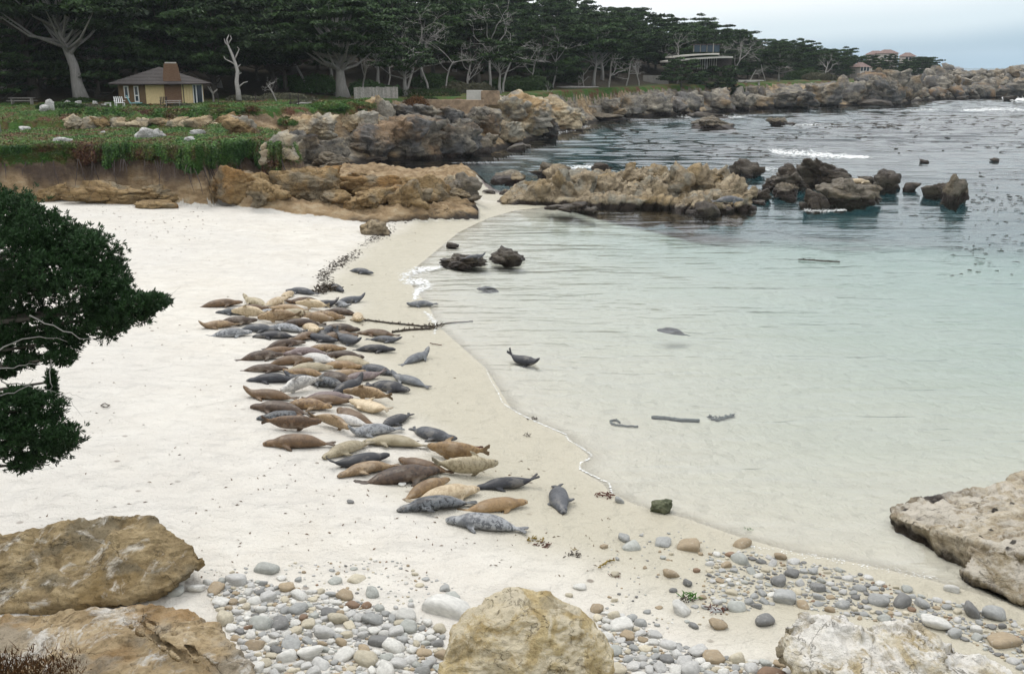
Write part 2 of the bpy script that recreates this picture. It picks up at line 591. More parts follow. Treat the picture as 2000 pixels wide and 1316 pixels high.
rockc = m.mix(m.math('MULTIPLY', farness, m.step(m.noise(0.16, 3), 0.38, 0.56)), rockc, greyr)
rockc = m.mix(m.step(m.sepz(None, 'Y'), 255, 285), rockc, greyr)
tide = m.math('ADD', wz, m.math('MULTIPLY', m.noise(0.8, 4), 1.1))
rockc = m.mix(m.step(tide, 1.25, 0.75), rockc, (0.025, 0.02, 0.016))
# bare soil and old roots right under the plants on the cliff
soil = m.math('MULTIPLY', m.attr('soil'), 0.92)
rockc = m.mix(soil, rockc, m.mix(fine, (0.05, 0.036, 0.03), (0.13, 0.095, 0.075)))
cv = m.noise(0.42, 5, 0.6)
coverc = m.ramp(cv, [(0.30, (0.03, 0.085, 0.014)), (0.44, (0.06, 0.14, 0.022)), (0.52, (0.10, 0.105, 0.025)), (0.60, (0.13, 0.05, 0.03)), (0.72, (0.16, 0.12, 0.06))])
coverc = m.mix(m.ramp(fine, [(0.3, 0.0), (0.7, 1.0)]), m.mix(0.55, coverc, (0.012, 0.018, 0.006)), coverc)
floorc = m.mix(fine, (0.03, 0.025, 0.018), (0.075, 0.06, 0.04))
deepbed = m.mix(m.step(wz, -2.4, -4.6), m.mix(big, (0.66, 0.63, 0.53), (0.72, 0.69, 0.58)), (0.44, 0.37, 0.345))     # bed painted paler than wet sand to brighten the water, browner in the deep
deepbed = m.mix(m.step(m.sepz(None, 'Y'), 68, 88), deepbed, (0.60, 0.47, 0.46))  # outer bed lightened too, pale water light put into its colour
sandc = m.mix(m.step(wz, 0.015, -0.05), sandc, deepbed)
edge = m.math('MULTIPLY', m.math('SUBTRACT', m.noise(1.6, 6, 0.7), 0.5), 1.1)
rk = m.step(m.math('ADD', m.attr('rock'), edge), 0.40, 0.56)
ck = m.step(m.math('ADD', m.attr('cover'), edge), 0.40, 0.60)
c = m.mix(rk, sandc, rockc)
c = m.mix(ck, c, coverc)
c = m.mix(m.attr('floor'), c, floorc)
rg = m.mix(wet, (0.92,) * 3, (0.45,) * 3)
rg = m.mix(m.attr('rock'), rg, (0.9,) * 3)
dent = m.voro(2.4, 'SMOOTH_F1', m.mix(0.2, m.pos, m.noise(3.0, 2, 0.5, None, 0, True)))
sb = m.math('ADD', m.math('ADD', m.math('MULTIPLY', m.noise(2.6, 5, 0.6), 0.7), m.math('MULTIPLY', dent, 0.75)), m.math('MULTIPLY', m.noise(22.0, 3), 0.14))
rb = m.math('ADD', m.math('MULTIPLY', strata, 2.2), m.math('MULTIPLY', m.noise(5.0, 6, 0.7), 1.0))
hb = m.mix(m.attr('rock'), sb, rb)
GROUND = m.done(c, rg, m.bump(hb, 0.8, 0.30))

wetv = sstep(5.2, 2.2, G['d'] + n2(gx, gy, 3.0, 61, 3) * 0.7) * (G['rock'] < 0.5)
steep = sstep(0.2, 0.6, G['s1']) * sstep(0.99, 0.8, G['s1'])
soilv = np.clip(sstep(2.3, 3.2, G['z'] + n2(gx, gy, 1.6, 62, 3) * 0.5) * (G['d1'] > -3) * (G['d1'] < 1.0) * (optical(gx, gy) < 84) + sstep(4.0, 4.9, G['z'] + n2(gx, gy, 2.0, 63, 3) * 0.4) * (G['s2'] > 0.2) * 0.7, 0, 1) * sstep(1.0, 0.75, G['cover'])
masks = dict(wet=wetv, rock=G['rock'], cover=G['cover'], floor=G['floor'], soil=soilv)


def ground_part(name, sel, label):
    q = quads[sel]
    used = np.unique(q)
    remap = np.zeros(len(GV), np.int64); remap[used] = np.arange(len(used))
    me = make_mesh(name, GV[used], remap[q], GROUND, True, {k: a[used] for k, a in masks.items()})
    o = link(name, me)
    return tag(o, label, 'ground', None, 'structure')


qz = G['z'][quads].mean(1); qr = G['rock'][quads].mean(1); qc = G['cover'][quads].mean(1)
is_bed = (qz < -0.02)
is_head = ~is_bed & ((qr > 0.5) | (qc > 0.5))
ground_part('sand_beach', ~is_bed & ~is_head, 'white sand beach curving round the cove below the cliff')
ground_part('seabed', is_bed, 'pale sandy sea bed seen through the clear shallow water')
ground_part('headland', is_head, 'headland of rock, ice plant lawns and wooded hillside round the cove')

# ================================================================== THE SEA
wa = np.concatenate([np.linspace(-180, -36, 30)[:-1], np.linspace(-36, 36, 440), np.linspace(36, 180, 30)[1:-1]])
wr = np.concatenate([[0.01, 6], np.geomspace(12, 66, 200), np.geomspace(66, 330, 640)[1:], np.geomspace(330, 3900, 40)[1:]])
A2, R2 = np.meshgrid(np.radians(wa), wr)
wx, wy = (np.sin(A2) * R2).ravel(), (np.cos(A2) * R2).ravel()
wd = -poly_dist(wx, wy, COAST)
P3 = np.stack([wx, wy, np.zeros_like(wx)], 1)
chop = np.interp(optical(wx, wy), [20, 55, 70, 95, 160, 300, 420], [0.0, 0.009, 0.050, 0.20, 0.27, 0.32, 0.0]) * np.clip(wd / 6, 0, 1)
wz_ = chop * (vnoise(P3 * np.array([0.14, 0.50, 1]) + 3, 71) * 0.75 + vnoise(P3 * np.array([0.36, 1.0, 1]), 72) * 0.45) * (0.55 + 0.45 * vnoise(P3 * np.array([0.02, 0.06, 1]), 74))
wz_ += 0.018 * np.clip(wd / 3, 0, 1) * np.sin(wx * 0.5 + wy * 1.1 + vnoise(P3 * 0.2, 73) * 2.0) * np.interp(optical(wx, wy), [20, 60, 90], [1, 1, 0])
na2, nr2 = len(wa), len(wr)
ix = np.arange(na2 * nr2).reshape(nr2, na2)
a0 = ix[:-1]; a1 = np.roll(ix, -1, 1)[:-1]; b0 = ix[1:]; b1 = np.roll(ix, -1, 1)[1:]
wq = np.stack([a0.ravel(), a1.ravel(), b1.ravel(), b0.ravel()], 1)
top = np.stack([wx, wy, wz_], 1)
# close the body of water: rim wall and floor
rim = ix[-1]
nv = len(top)
low = top[rim].copy(); low[:, 2] = -6.0
V = np.concatenate([top, low, [[0, 0, -6.0]]])
j = np.arange(na2); jn = (j + 1) % na2
wall = np.stack([rim[j], nv + j, nv + jn, rim[jn]], 1)
flo = np.stack([np.full(na2, nv + na2), nv + jn, nv + j], 1)
m = NT('sea_water', 0.05, 0.5)
m.t.nodes.remove(m.b)
yy = m.sepz(None, 'Y')
r1 = m.noise(1.0, 2, 0.45, m.mapping(None, (0.8, 2.6, 1)), 0.6)
r2 = m.noise(1.0, 1.5, 0.4, m.mapping(None, (0.22, 0.75, 1)), 0.8)
r3 = m.noise(1.0, 3, 0.6, m.mapping(None, (0.05, 0.22, 1)), 0.8)
rough_water = m.step(yy, 40, 120)
hgt = m.math('ADD', m.math('MULTIPLY', r1, m.math('MULTIPLY_ADD', rough_water, -0.047, 0.05)), m.math('MULTIPLY', r2, 0.11))
hgt = m.math('MULTIPLY', hgt, m.math('ADD', 0.72, m.math('MULTIPLY', rough_water, -0.58)))
hgt = m.math('MULTIPLY', hgt, m.math('ADD', 0.35, m.math('MULTIPLY', r3, 1.3)))
nrm = m.bump(hgt, 1.0, 1.0)
gl = m.n('BsdfGlossy'); gl.inputs['Roughness'].default_value = 0.06
tr = m.n('BsdfTransparent')
fr = m.n('Fresnel'); fr.inputs['IOR'].default_value = 1.33
mx = m.n('MixShader')
m.l(nrm, gl.inputs['Normal']); m.l(nrm, fr.inputs['Normal'])
m.l(fr.outputs[0], mx.inputs[0]); m.l(tr.outputs[0], mx.inputs[1]); m.l(gl.outputs[0], mx.inputs[2])
m.l(mx.outputs[0], m.out.inputs['Surface'])
ab = m.n('VolumeAbsorption')
ab.inputs['Color'].default_value = (0.62, 0.80, 0.82, 1)
ab.inputs['Density'].default_value = 0.155
m.l(ab.outputs[0], m.out.inputs['Volume'])
WATER = m.m
sea = link('sea', make_mesh('sea', V, [wq, wall[:, ::-1], flo[:, ::-1]], WATER, True))
tag(sea, 'clear green shallows turning to grey blue open sea', 'sea', None, 'structure')
# ================================================================== ROCKS
def rock_material(name, stops, scale=0.8, tide=None, warm=None, grey=None, pale=None, rough=0.85, bump=0.8, spec=0.25, fine=5.0, pit=0.0, crk=0.38):
    m = NT(name, rough, spec)
    tilt = m.mapping(None, (1, 1, 2.4), (0.5, 0.35, 0.2))
    st = m.noise(scale, 7, 0.66, tilt, 0.3)
    bigp = m.noise(scale * 0.35, 4, 0.5)
    c = m.ramp(st, [(0.24, stops[0]), (0.40, stops[1]), (0.55, stops[2]), (0.74, stops[3])])
    if warm: c = m.mix(m.math('MULTIPLY', m.step(bigp, 0.48, 0.64), 0.8), c, m.mix(st, tuple(k * 0.5 for k in warm), warm))
    if grey: c = m.mix(m.math('MULTIPLY', m.step(m.noise(scale * 0.5, 4, 0.55, m.mapping(None, (1, 1, 1), (0, 0, 0), (13, 5, 9))), 0.5, 0.62), 0.85), c, m.mix(st, tuple(k * 0.55 for k in grey), tuple(min(1, k * 1.5) for k in grey)))
    f = m.noise(scale * fine, 6, 0.7)
    c = m.mix(m.math('MULTIPLY', m.step(f, 0.52, 0.28), 0.55), c, tuple(k * 0.45 for k in stops[0]))
    if pale:
        up = m.n('NewGeometry').outputs['Normal']
        pl = 0.42 if pale[0] > 0.75 or pit else 0.52
        k = m.math('MULTIPLY', m.step(m.sepz(up), 0.2, 0.8), m.step(m.noise(scale * 0.7, 7, 0.7, m.mapping(None, (1, 0.55, 1.6), (0.2, 0.1, 0.5)), 0.8), pl, pl + 0.14))
        c = m.mix(m.math('MULTIPLY', k, 0.8), c, pale)
    cr = m.voro(scale * 1.6, 'DISTANCE_TO_EDGE', m.mix(0.12, m.mapping(None, (1, 1, 1.7), (0.6, 0.4, 0)), m.noise(scale * 3, 4, 0.6, None, 0, True)))
    crack = m.step(cr, 0.035, 0.0)
    c = m.mix(m.math('MULTIPLY', crack, crk), c, tuple(k * 0.35 for k in stops[0]))
    if pit:
        pv = m.voro(scale * 2.2, 'F1', m.mix(0.1, m.pos, m.noise(scale * 6, 3, 0.6, None, 0, True)))
        pm = m.math('MULTIPLY', m.step(pv, 0.24, 0.12), m.step(m.noise(scale * 0.9, 3), 0.50, 0.60))
        c = m.mix(m.math('MULTIPLY', pm, pit), c, (0.012, 0.01, 0.01))
    grain = None
    if crk == 0.0:
        # close rocks: mineral grain, hairline joints and lichen specks
        grain = m.noise(scale * 19, 4, 0.75)
        c = m.mix(m.math('MULTIPLY', m.step(grain, 0.42, 0.26), 0.6), c, tuple(k * 0.5 for k in stops[0]))
        c = m.mix(m.math('MULTIPLY', m.step(grain, 0.58, 0.74), 0.5), c, tuple(min(1, k * 1.25) for k in stops[3]))
        jn = m.noise(scale * 0.55, 5, 0.55, m.mapping(None, (1, 1, 1.5), (0.4, 0.2, 0.6), (4, 8, 2)), 0.5)
        joint = m.step(m.math('ABSOLUTE', m.math('SUBTRACT', jn, 0.5)), 0.010, 0.002)
        joint = m.math('MULTIPLY', joint, m.step(m.noise(scale * 0.7, 2), 0.42, 0.60))
        c = m.mix(m.math('MULTIPLY', joint, 0.5), c, tuple(k * 0.3 for k in stops[0]))
        li = m.voro(scale * 3.2, 'F1', m.mix(0.15, m.pos, m.noise(scale * 8, 3, 0.6, None, 0, True)))
        c = m.mix(m.math('MULTIPLY', m.math('MULTIPLY', m.step(li, 0.22, 0.12), m.step(m.noise(scale * 0.8, 3), 0.52, 0.62)), 0.5), c, (0.12, 0.10, 0.065))
    r = None
    if tide is not None:
        z = m.math('ADD', m.sepz(), m.math('MULTIPLY', m.noise(1.3, 5, 0.6), 0.9))
        t = m.step(z, tide + 0.68, tide + 0.42)
        c = m.mix(t, c, m.mix(m.noise(4.0, 4), (0.008, 0.006, 0.006), (0.05, 0.034, 0.024)))
        r = m.mix(t, (rough,) * 3, (0.42,) * 3)
    h = m.math('ADD', m.math('MULTIPLY', st, 1.6), m.math('MULTIPLY', f, 0.55))
    h = m.math('SUBTRACT', h, m.math('MULTIPLY', crack, crk * 0.4))
    if grain is not None: h = m.math('ADD', m.math('SUBTRACT', h, m.math('MULTIPLY', joint, 0.35)), m.math('MULTIPLY', grain, 0.22))
    return m.done(c, r, m.bump(h, bump, 0.28 / scale * 0.8))


ROCK_GOLD = rock_material('golden_rock', [(0.085, 0.058, 0.032), (0.20, 0.135, 0.065), (0.31, 0.215, 0.105), (0.42, 0.33, 0.20)], 0.75, None, (0.36, 0.20, 0.07), (0.20, 0.17, 0.12))
ROCK_ISLE = rock_material('island_rock', [(0.09, 0.072, 0.05), (0.22, 0.175, 0.115), (0.33, 0.265, 0.175), (0.46, 0.395, 0.28)], 0.85, 0.22, (0.36, 0.26, 0.13), (0.24, 0.23, 0.19))
ROCK_WEED = rock_material('weedy_rock', [(0.010, 0.008, 0.007), (0.028, 0.020, 0.014), (0.055, 0.04, 0.026), (0.11, 0.09, 0.06)], 1.1, 0.1, None, (0.09, 0.075, 0.055), None, 0.55, 0.8, 0.4)
ROCK_WEEDTAN = rock_material('weedy_tan_rock', [(0.02, 0.016, 0.012), (0.07, 0.055, 0.035), (0.15, 0.12, 0.08), (0.26, 0.22, 0.16)], 0.9, 0.55, None, (0.16, 0.14, 0.11), None, 0.65, 0.8, 0.35)
ROCK_MOSS = rock_material('mossy_stone', [(0.03, 0.034, 0.02), (0.075, 0.085, 0.05), (0.14, 0.15, 0.09), (0.25, 0.25, 0.18)], 3.0)
ROCK_PALE = rock_material('pale_cliff_rock', [(0.14, 0.105, 0.065), (0.33, 0.26, 0.165), (0.50, 0.415, 0.28), (0.63, 0.57, 0.44)], 0.6, 0.2, (0.42, 0.27, 0.12), (0.25, 0.24, 0.21))
ROCK_GREY = rock_material('grey_crag_rock', [(0.03, 0.029, 0.028), (0.10, 0.093, 0.083), (0.21, 0.188, 0.15), (0.39, 0.335, 0.24)], 0.5, 0.3, (0.30, 0.19, 0.10), (0.10, 0.10, 0.10))
ROCK_FAR = rock_material('far_crag_rock', [(0.045, 0.042, 0.038), (0.15, 0.138, 0.118), (0.29, 0.26, 0.21), (0.50, 0.45, 0.36)], 0.42, 0.6, (0.38, 0.27, 0.15), (0.15, 0.145, 0.14))
ROCK_LAWN = rock_material('lawn_boulder_rock', [(0.20, 0.19, 0.17), (0.36, 0.35, 0.33), (0.52, 0.51, 0.49), (0.68, 0.67, 0.65)], 1.2)

_ICO = {}
def ico(level):
    if level not in _ICO:
        b = bmesh.new()
        bmesh.ops.create_icosphere(b, subdivisions=level, radius=1.0)
        b.verts.ensure_lookup_table()
        v = np.array([q.co[:] for q in b.verts]); f = np.array([[q.index for q in t.verts] for t in b.faces])
        b.free()
        _ICO[level] = (v / np.linalg.norm(v, axis=1, keepdims=True), f)
    return _ICO[level]


def cells(v, k, seed, amp, tilt):
    """fracture: every block of the skin is shifted and tilted a little"""
    if amp == 0: return 0.0
    g = np.random.default_rng(seed)
    lo_, hi_ = v.min(0), v.max(0)
    s = g.uniform(lo_, hi_, (k, 3))
    q = v + 0.06 * (hi_ - lo_).mean() * np.stack([vnoise(v * 3.0 / (hi_ - lo_).mean() * 2 + 9 * i, seed % 71 + i) for i in range(3)], 1)
    best = np.full(len(v), 1e18); idx = np.zeros(len(v), int)
    for i in range(k):
        d = ((q - s[i]) ** 2).sum(1)
        m_ = d < best
        best[m_] = d[m_]; idx[m_] = i
    off = g.uniform(-1, 1, k) * amp
    tl = g.normal(0, 1, (k, 3)) * tilt * 0.6
    return off[idx] + ((v - s[idx]) * tl[idx]).sum(1)


def blob(level, seed, p=14, planes=16, rough=0.10, layer=0.06, tilt=None, lo=0.55, cell=0.0):
    """unit angular boulder: rounded polytope with layered breaks and broken skin"""
    g = np.random.default_rng(seed)
    d, f = ico(level)
    n = g.normal(size=(planes, 3)); n /= np.linalg.norm(n, axis=1, keepdims=True)
    n = np.concatenate([n, [[0, 0, -1], [0, 0, 1], [1, 0, 0], [-1, 0, 0], [0, 1, 0], [0, -1, 0]]])
    h = g.uniform(lo, 1.0, len(n))
    h[planes:] = g.uniform(0.85, 1.1, 6)
    a = np.maximum(d @ n.T, 0) / h
    r = (a ** p).sum(1) ** (-1.0 / p)
    v = d * r[:, None]
    ax = np.array(tilt if tilt is not None else g.normal(size=3)); ax = ax / np.linalg.norm(ax)
    s = v @ ax * 4.5 + vnoise(v * 1.6, seed % 97) * 0.9
    saw = (s - np.floor(s))
    disp = layer * (saw - 0.5) + rough * fbm(v * 2.2 + seed % 31, seed % 89, 4, 0.55) + rough * 0.5 * ridged(v * 3.1 + seed % 17, seed % 83, 3) 
    disp = disp + cells(v, 26, seed + 7, cell, cell * 1.6)
    v = v * (1 + disp)[:, None]
    return v, f


def boulder(name, px, py, w, h, mat, seed, z0=None, depth=0.8, level=4, subs=0, sink=0.35, tilt=None, lo=0.45, p=26, rough=0.16, layer=0.12, dz=0.0, back=0.0, cell=0.15):
    """one rock whose outline is w by h photo pixels, foot at px,py"""
    base = at_height(px, py, z0) if z0 is not None else hit([px], [py])[0]
    if back:
        base = base + np.array([base[0], base[1], 0]) / np.hypot(base[0], base[1]) * back
    sc = px_scale(base)
    W, H = w / sc, h / sc
    g = np.random.default_rng(seed + 5)
    V, F, n = [], [], 0
    for k in range(1 + subs):
        v, f = blob(level if k == 0 else max(3, level - 1), seed + 131 * k, p, 14, rough, layer, tilt, lo, cell)
        if k:
            s = g.uniform(0.35, 0.62)
            a = g.uniform(0, 6.28)
            v = v * np.array([s, s, s * g.uniform(0.7, 1.1)]) + np.array([math.cos(a) * 0.75, math.sin(a) * 0.6, g.uniform(-0.35, 0.25)])
        V.append(v); F.append(f + n); n += len(v)
    V = np.concatenate(V); F = np.concatenate(F)
    lo_, hi_ = V.min(0), V.max(0)
    V[:, 0] = ((V[:, 0] - lo_[0]) / (hi_[0] - lo_[0]) - 0.5) * W
    V[:, 1] = ((V[:, 1] - lo_[1]) / (hi_[1] - lo_[1]) - 0.5) * W * depth
    V[:, 2] = -sink * H + (V[:, 2] - lo_[2]) / (hi_[2] - lo_[2]) * H * (1 + sink)
    yaw = math.atan2(base[1], base[0]) - math.pi / 2
    off = W * depth * 0.30
    loc = base + np.array([-math.sin(yaw) * off, math.cos(yaw) * off, dz])
    return link(name, make_mesh(name, V, F, mat, True), None, loc, (0, 0, yaw))


def hull_rock(name, hulls, mat, voxel, seed, amp=0.12, fscale=1.2, layer=0.05, smooth=2, strata=(0.3, 0.2, 1.0), lf=3.0, cell=0.0, ncell=60):
    """big rock from the convex hulls of world points, fused to one skin and weathered"""
    b = bmesh.new()
    for pts in hulls:
        vs = [b.verts.new(p) for p in pts]
        bmesh.ops.convex_hull(b, input=vs)
    loose = [v for v in b.verts if not v.link_faces]
    bmesh.ops.delete(b, geom=loose, context='VERTS')
    bmesh.ops.recalc_face_normals(b, faces=b.faces)
    me = bpy.data.meshes.new(name + '_hull'); b.to_mesh(me); b.free()
    o = bpy.data.objects.new(name, me); COL.objects.link(o)
    r = o.modifiers.new('r', 'REMESH'); r.mode = 'VOXEL'; r.voxel_size = voxel; r.use_smooth_shade = True
    s = o.modifiers.new('s', 'SMOOTH'); s.factor = 0.5; s.iterations = smooth
    dg = bpy.context.evaluated_depsgraph_get()
    ev = bpy.data.meshes.new_from_object(o.evaluated_get(dg))
    n = len(ev.vertices)
    v = np.zeros(n * 3); ev.vertices.foreach_get('co', v); v = v.reshape(-1, 3)
    nm = np.zeros(n * 3); ev.vertex_normals.foreach_get('vector', nm); nm = nm.reshape(-1, 3)
    ax = np.array(strata); ax = ax / np.linalg.norm(ax)
    sl = v @ ax * lf + vnoise(v * fscale * 0.8, seed) * 1.2
    saw = sl - np.floor(sl)
    d = amp * fbm(v * fscale, seed, 5, 0.52) + amp * 0.45 * ridged(v * fscale * 1.7, seed + 3, 4) + layer * (saw - 0.5)
    d = d + cells(v, ncell, seed + 5, cell, cell * 0.7)
    v = v + nm * d[:, None]
    ev.vertices.foreach_set('co', v.ravel())
    ev.polygons.foreach_set('use_smooth', np.ones(len(ev.polygons), bool))
    ev.materials.clear(); ev.materials.append(mat)
    ev.update()
    ev.name = name
    o.modifiers.clear()
    o.data = ev
    bpy.data.meshes.remove(me)
    return o


def P(*pts):
    return [tuple(at_depth(*p)) for p in pts]


# ---------------- foreground rocks
FG1 = rock_material('ochre_boulder', [(0.09, 0.065, 0.036), (0.21, 0.155, 0.082), (0.32, 0.245, 0.135), (0.44, 0.355, 0.22)], 2.2, None, (0.25, 0.17, 0.07), (0.17, 0.14, 0.09), (0.58, 0.55, 0.49), 0.9, 0.7, 0.2, 6.5, 0.0, 0.0)
FG2 = rock_material('veined_boulder', [(0.12, 0.085, 0.048), (0.28, 0.205, 0.115), (0.40, 0.305, 0.18), (0.53, 0.44, 0.31)], 2.0, None, (0.33, 0.20, 0.085), (0.29, 0.25, 0.19), (0.66, 0.64, 0.60), 0.9, 0.7, 0.2, 6.5, 0.0, 0.0)
FG3 = rock_material('yellow_boulder', [(0.17, 0.125, 0.06), (0.37, 0.285, 0.145), (0.50, 0.40, 0.22), (0.62, 0.54, 0.36)], 2.6, None, (0.42, 0.31, 0.14), (0.28, 0.24, 0.16), (0.56, 0.50, 0.38), 0.9, 0.8, 0.2, 6.0, 0.25, 0.0)
FG4 = rock_material('quartz_boulder', [(0.24, 0.18, 0.10), (0.46, 0.39, 0.26), (0.62, 0.57, 0.46), (0.75, 0.72, 0.66)], 2.2, None, (0.52, 0.40, 0.20), (0.33, 0.28, 0.20), (0.76, 0.74, 0.70), 0.9, 0.9, 0.2, 4.0, 0.0, 0.0)
FG5 = rock_material('barnacled_ledge', [(0.12, 0.09, 0.055), (0.31, 0.25, 0.165), (0.47, 0.405, 0.30), (0.62, 0.57, 0.48)], 1.5, -0.02, None, (0.24, 0.19, 0.11), (0.56, 0.52, 0.45), 0.85, 0.9, 0.25, 4.5, 0.9, 0.0)

o = hull_rock('boulder', [
    P((270, 1000, 18.3), (305, 1006, 18.2), (395, 1083, 17.5), (398, 1100, 17.4), (335, 1142, 16.7), (240, 1172, 16.3), (60, 1190, 16.2), (-260, 1215, 15.9), (-300, 1090, 17.2), (60, 1066, 18.2), (140, 1040, 18.8),
      (300, 1180, 16.8), (-200, 1260, 16.4), (300, 1090, 19.6), (100, 1110, 19.8), (-280, 1140, 18.8)),
    P((150, 1060, 18.4), (330, 1060, 18.0), (350, 1100, 17.2), (120, 1120, 16.9), (250, 1030, 18.2), (200, 1180, 16.6))], FG1, 0.032, 3, 0.06, 2.0, 0.05, 4, (0.45, 0.2, 0.9), 3.2, 0.03, 40)
tag(o, 'wedge shaped ochre boulder half buried in sand, ending in a sharp point', 'boulder')
o = hull_rock('boulder', [
    P((-250, 1232, 15.2), (0, 1216, 15.1), (130, 1196, 15.2), (300, 1182, 15.2), (375, 1192, 15.0), (440, 1234, 14.4), (484, 1300, 13.7), (515, 1345, 13.2), (430, 1420, 12.7), (-250, 1420, 12.6),
      (470, 1340, 14.9), (330, 1300, 15.9), (-250, 1330, 16.0)),
    P((300, 1186, 15.1), (400, 1212, 14.7), (470, 1300, 13.6), (330, 1290, 13.5), (250, 1220, 14.4))], FG2, 0.032, 8, 0.06, 2.1, 0.045, 3, (0.6, -0.3, 0.7), 3.0, 0.0, 50)
tag(o, 'broad brown boulder with white veins in the bottom left corner', 'boulder')
o = hull_rock('boulder', [
    P((965, 1166, 14.9), (1010, 1153, 15.0), (1060, 1155, 15.0), (1118, 1178, 14.9), (1165, 1214, 14.7), (1190, 1250, 14.5), (1200, 1300, 14.2), (920, 1190, 14.7), (885, 1225, 14.5), (1000, 1190, 14.3), (1100, 1215, 14.2), (930, 1240, 14.1), (1130, 1400, 13.6), (900, 1420, 13.3), (858, 1310, 13.9), (885, 1245, 14.3), (925, 1198, 14.6),
      (1000, 1300, 15.9), (1190, 1360, 14.8), (870, 1380, 14.6), (1100, 1280, 15.8), (1000, 1560, 13.4), (1150, 1540, 13.7))], FG3, 0.03, 14, 0.055, 2.4, 0.02, 10, (0.2, 0.5, 0.8), 3.0, 0.02, 24)
tag(o, 'rounded yellow ochre boulder at the bottom edge between two cobble banks', 'boulder')
o = hull_rock('boulder', [
    P((1525, 1222, 15.3), (1570, 1207, 15.4), (1640, 1213, 15.3), (1700, 1236, 14.9), (1690, 1330, 14.0), (1540, 1290, 14.7), (1520, 1262, 15.1), (1600, 1300, 16.2), (1600, 1440, 14.2), (1690, 1460, 14.0)),
    P((1650, 1222, 15.2), (1740, 1214, 15.3), (1830, 1240, 15.1), (1850, 1300, 14.3), (1700, 1370, 13.7), (1640, 1330, 14.0), (1740, 1310, 16.0), (1720, 1500, 13.8)),
    P((1800, 1236, 15.2), (1890, 1268, 14.9), (1985, 1312, 14.5), (2000, 1380, 13.6), (1780, 1400, 13.5), (1760, 1300, 14.4), (1850, 1330, 15.8), (1880, 1520, 13.8))], FG4, 0.03, 21, 0.08, 2.6, 0.03, 1, (0.7, 0.2, 0.5), 3.0, 0.05, 60)
tag(o, 'lumpy whitish quartz boulder with ochre stains in the bottom right corner', 'boulder')
o = hull_rock('rock_ledge', [
    P((1737, 992, 22.0), (1785, 966, 22.6), (1860, 968, 22.6), (1935, 950, 22.9), (2120, 925, 23.0), (2400, 960, 22.0), (2450, 1150, 18.0), (2200, 1130, 17.9), (2000, 1085, 18.5), (1900, 1062, 19.6), (1810, 1032, 20.4), (1745, 1010, 21.4),
      (1750, 1045, 21.6), (1790, 1060, 21.0), (1850, 1100, 20.2), (2000, 1150, 18.9), (2200, 1230, 17.6), (2450, 1300, 17.0), (1900, 1040, 24.0), (2400, 1060, 24.0)),
    P((1900, 1075, 19.4), (2000, 1060, 18.8), (2120, 1100, 17.9), (2150, 1230, 17.2), (2000, 1180, 18.0), (1935, 1148, 18.5), (1880, 1120, 19.2)),
    P((1930, 955, 22.6), (1985, 930, 22.9), (2200, 905, 23.2), (2300, 980, 21.5), (2000, 1000, 21.5))], FG5, 0.042, 27, 0.09, 1.7, 0.05, 1, (0.2, -0.4, 0.9), 2.4, 0.05, 70)
tag(o, 'cream and brown pitted rock ledge jutting into the shallows at the right', 'rock')

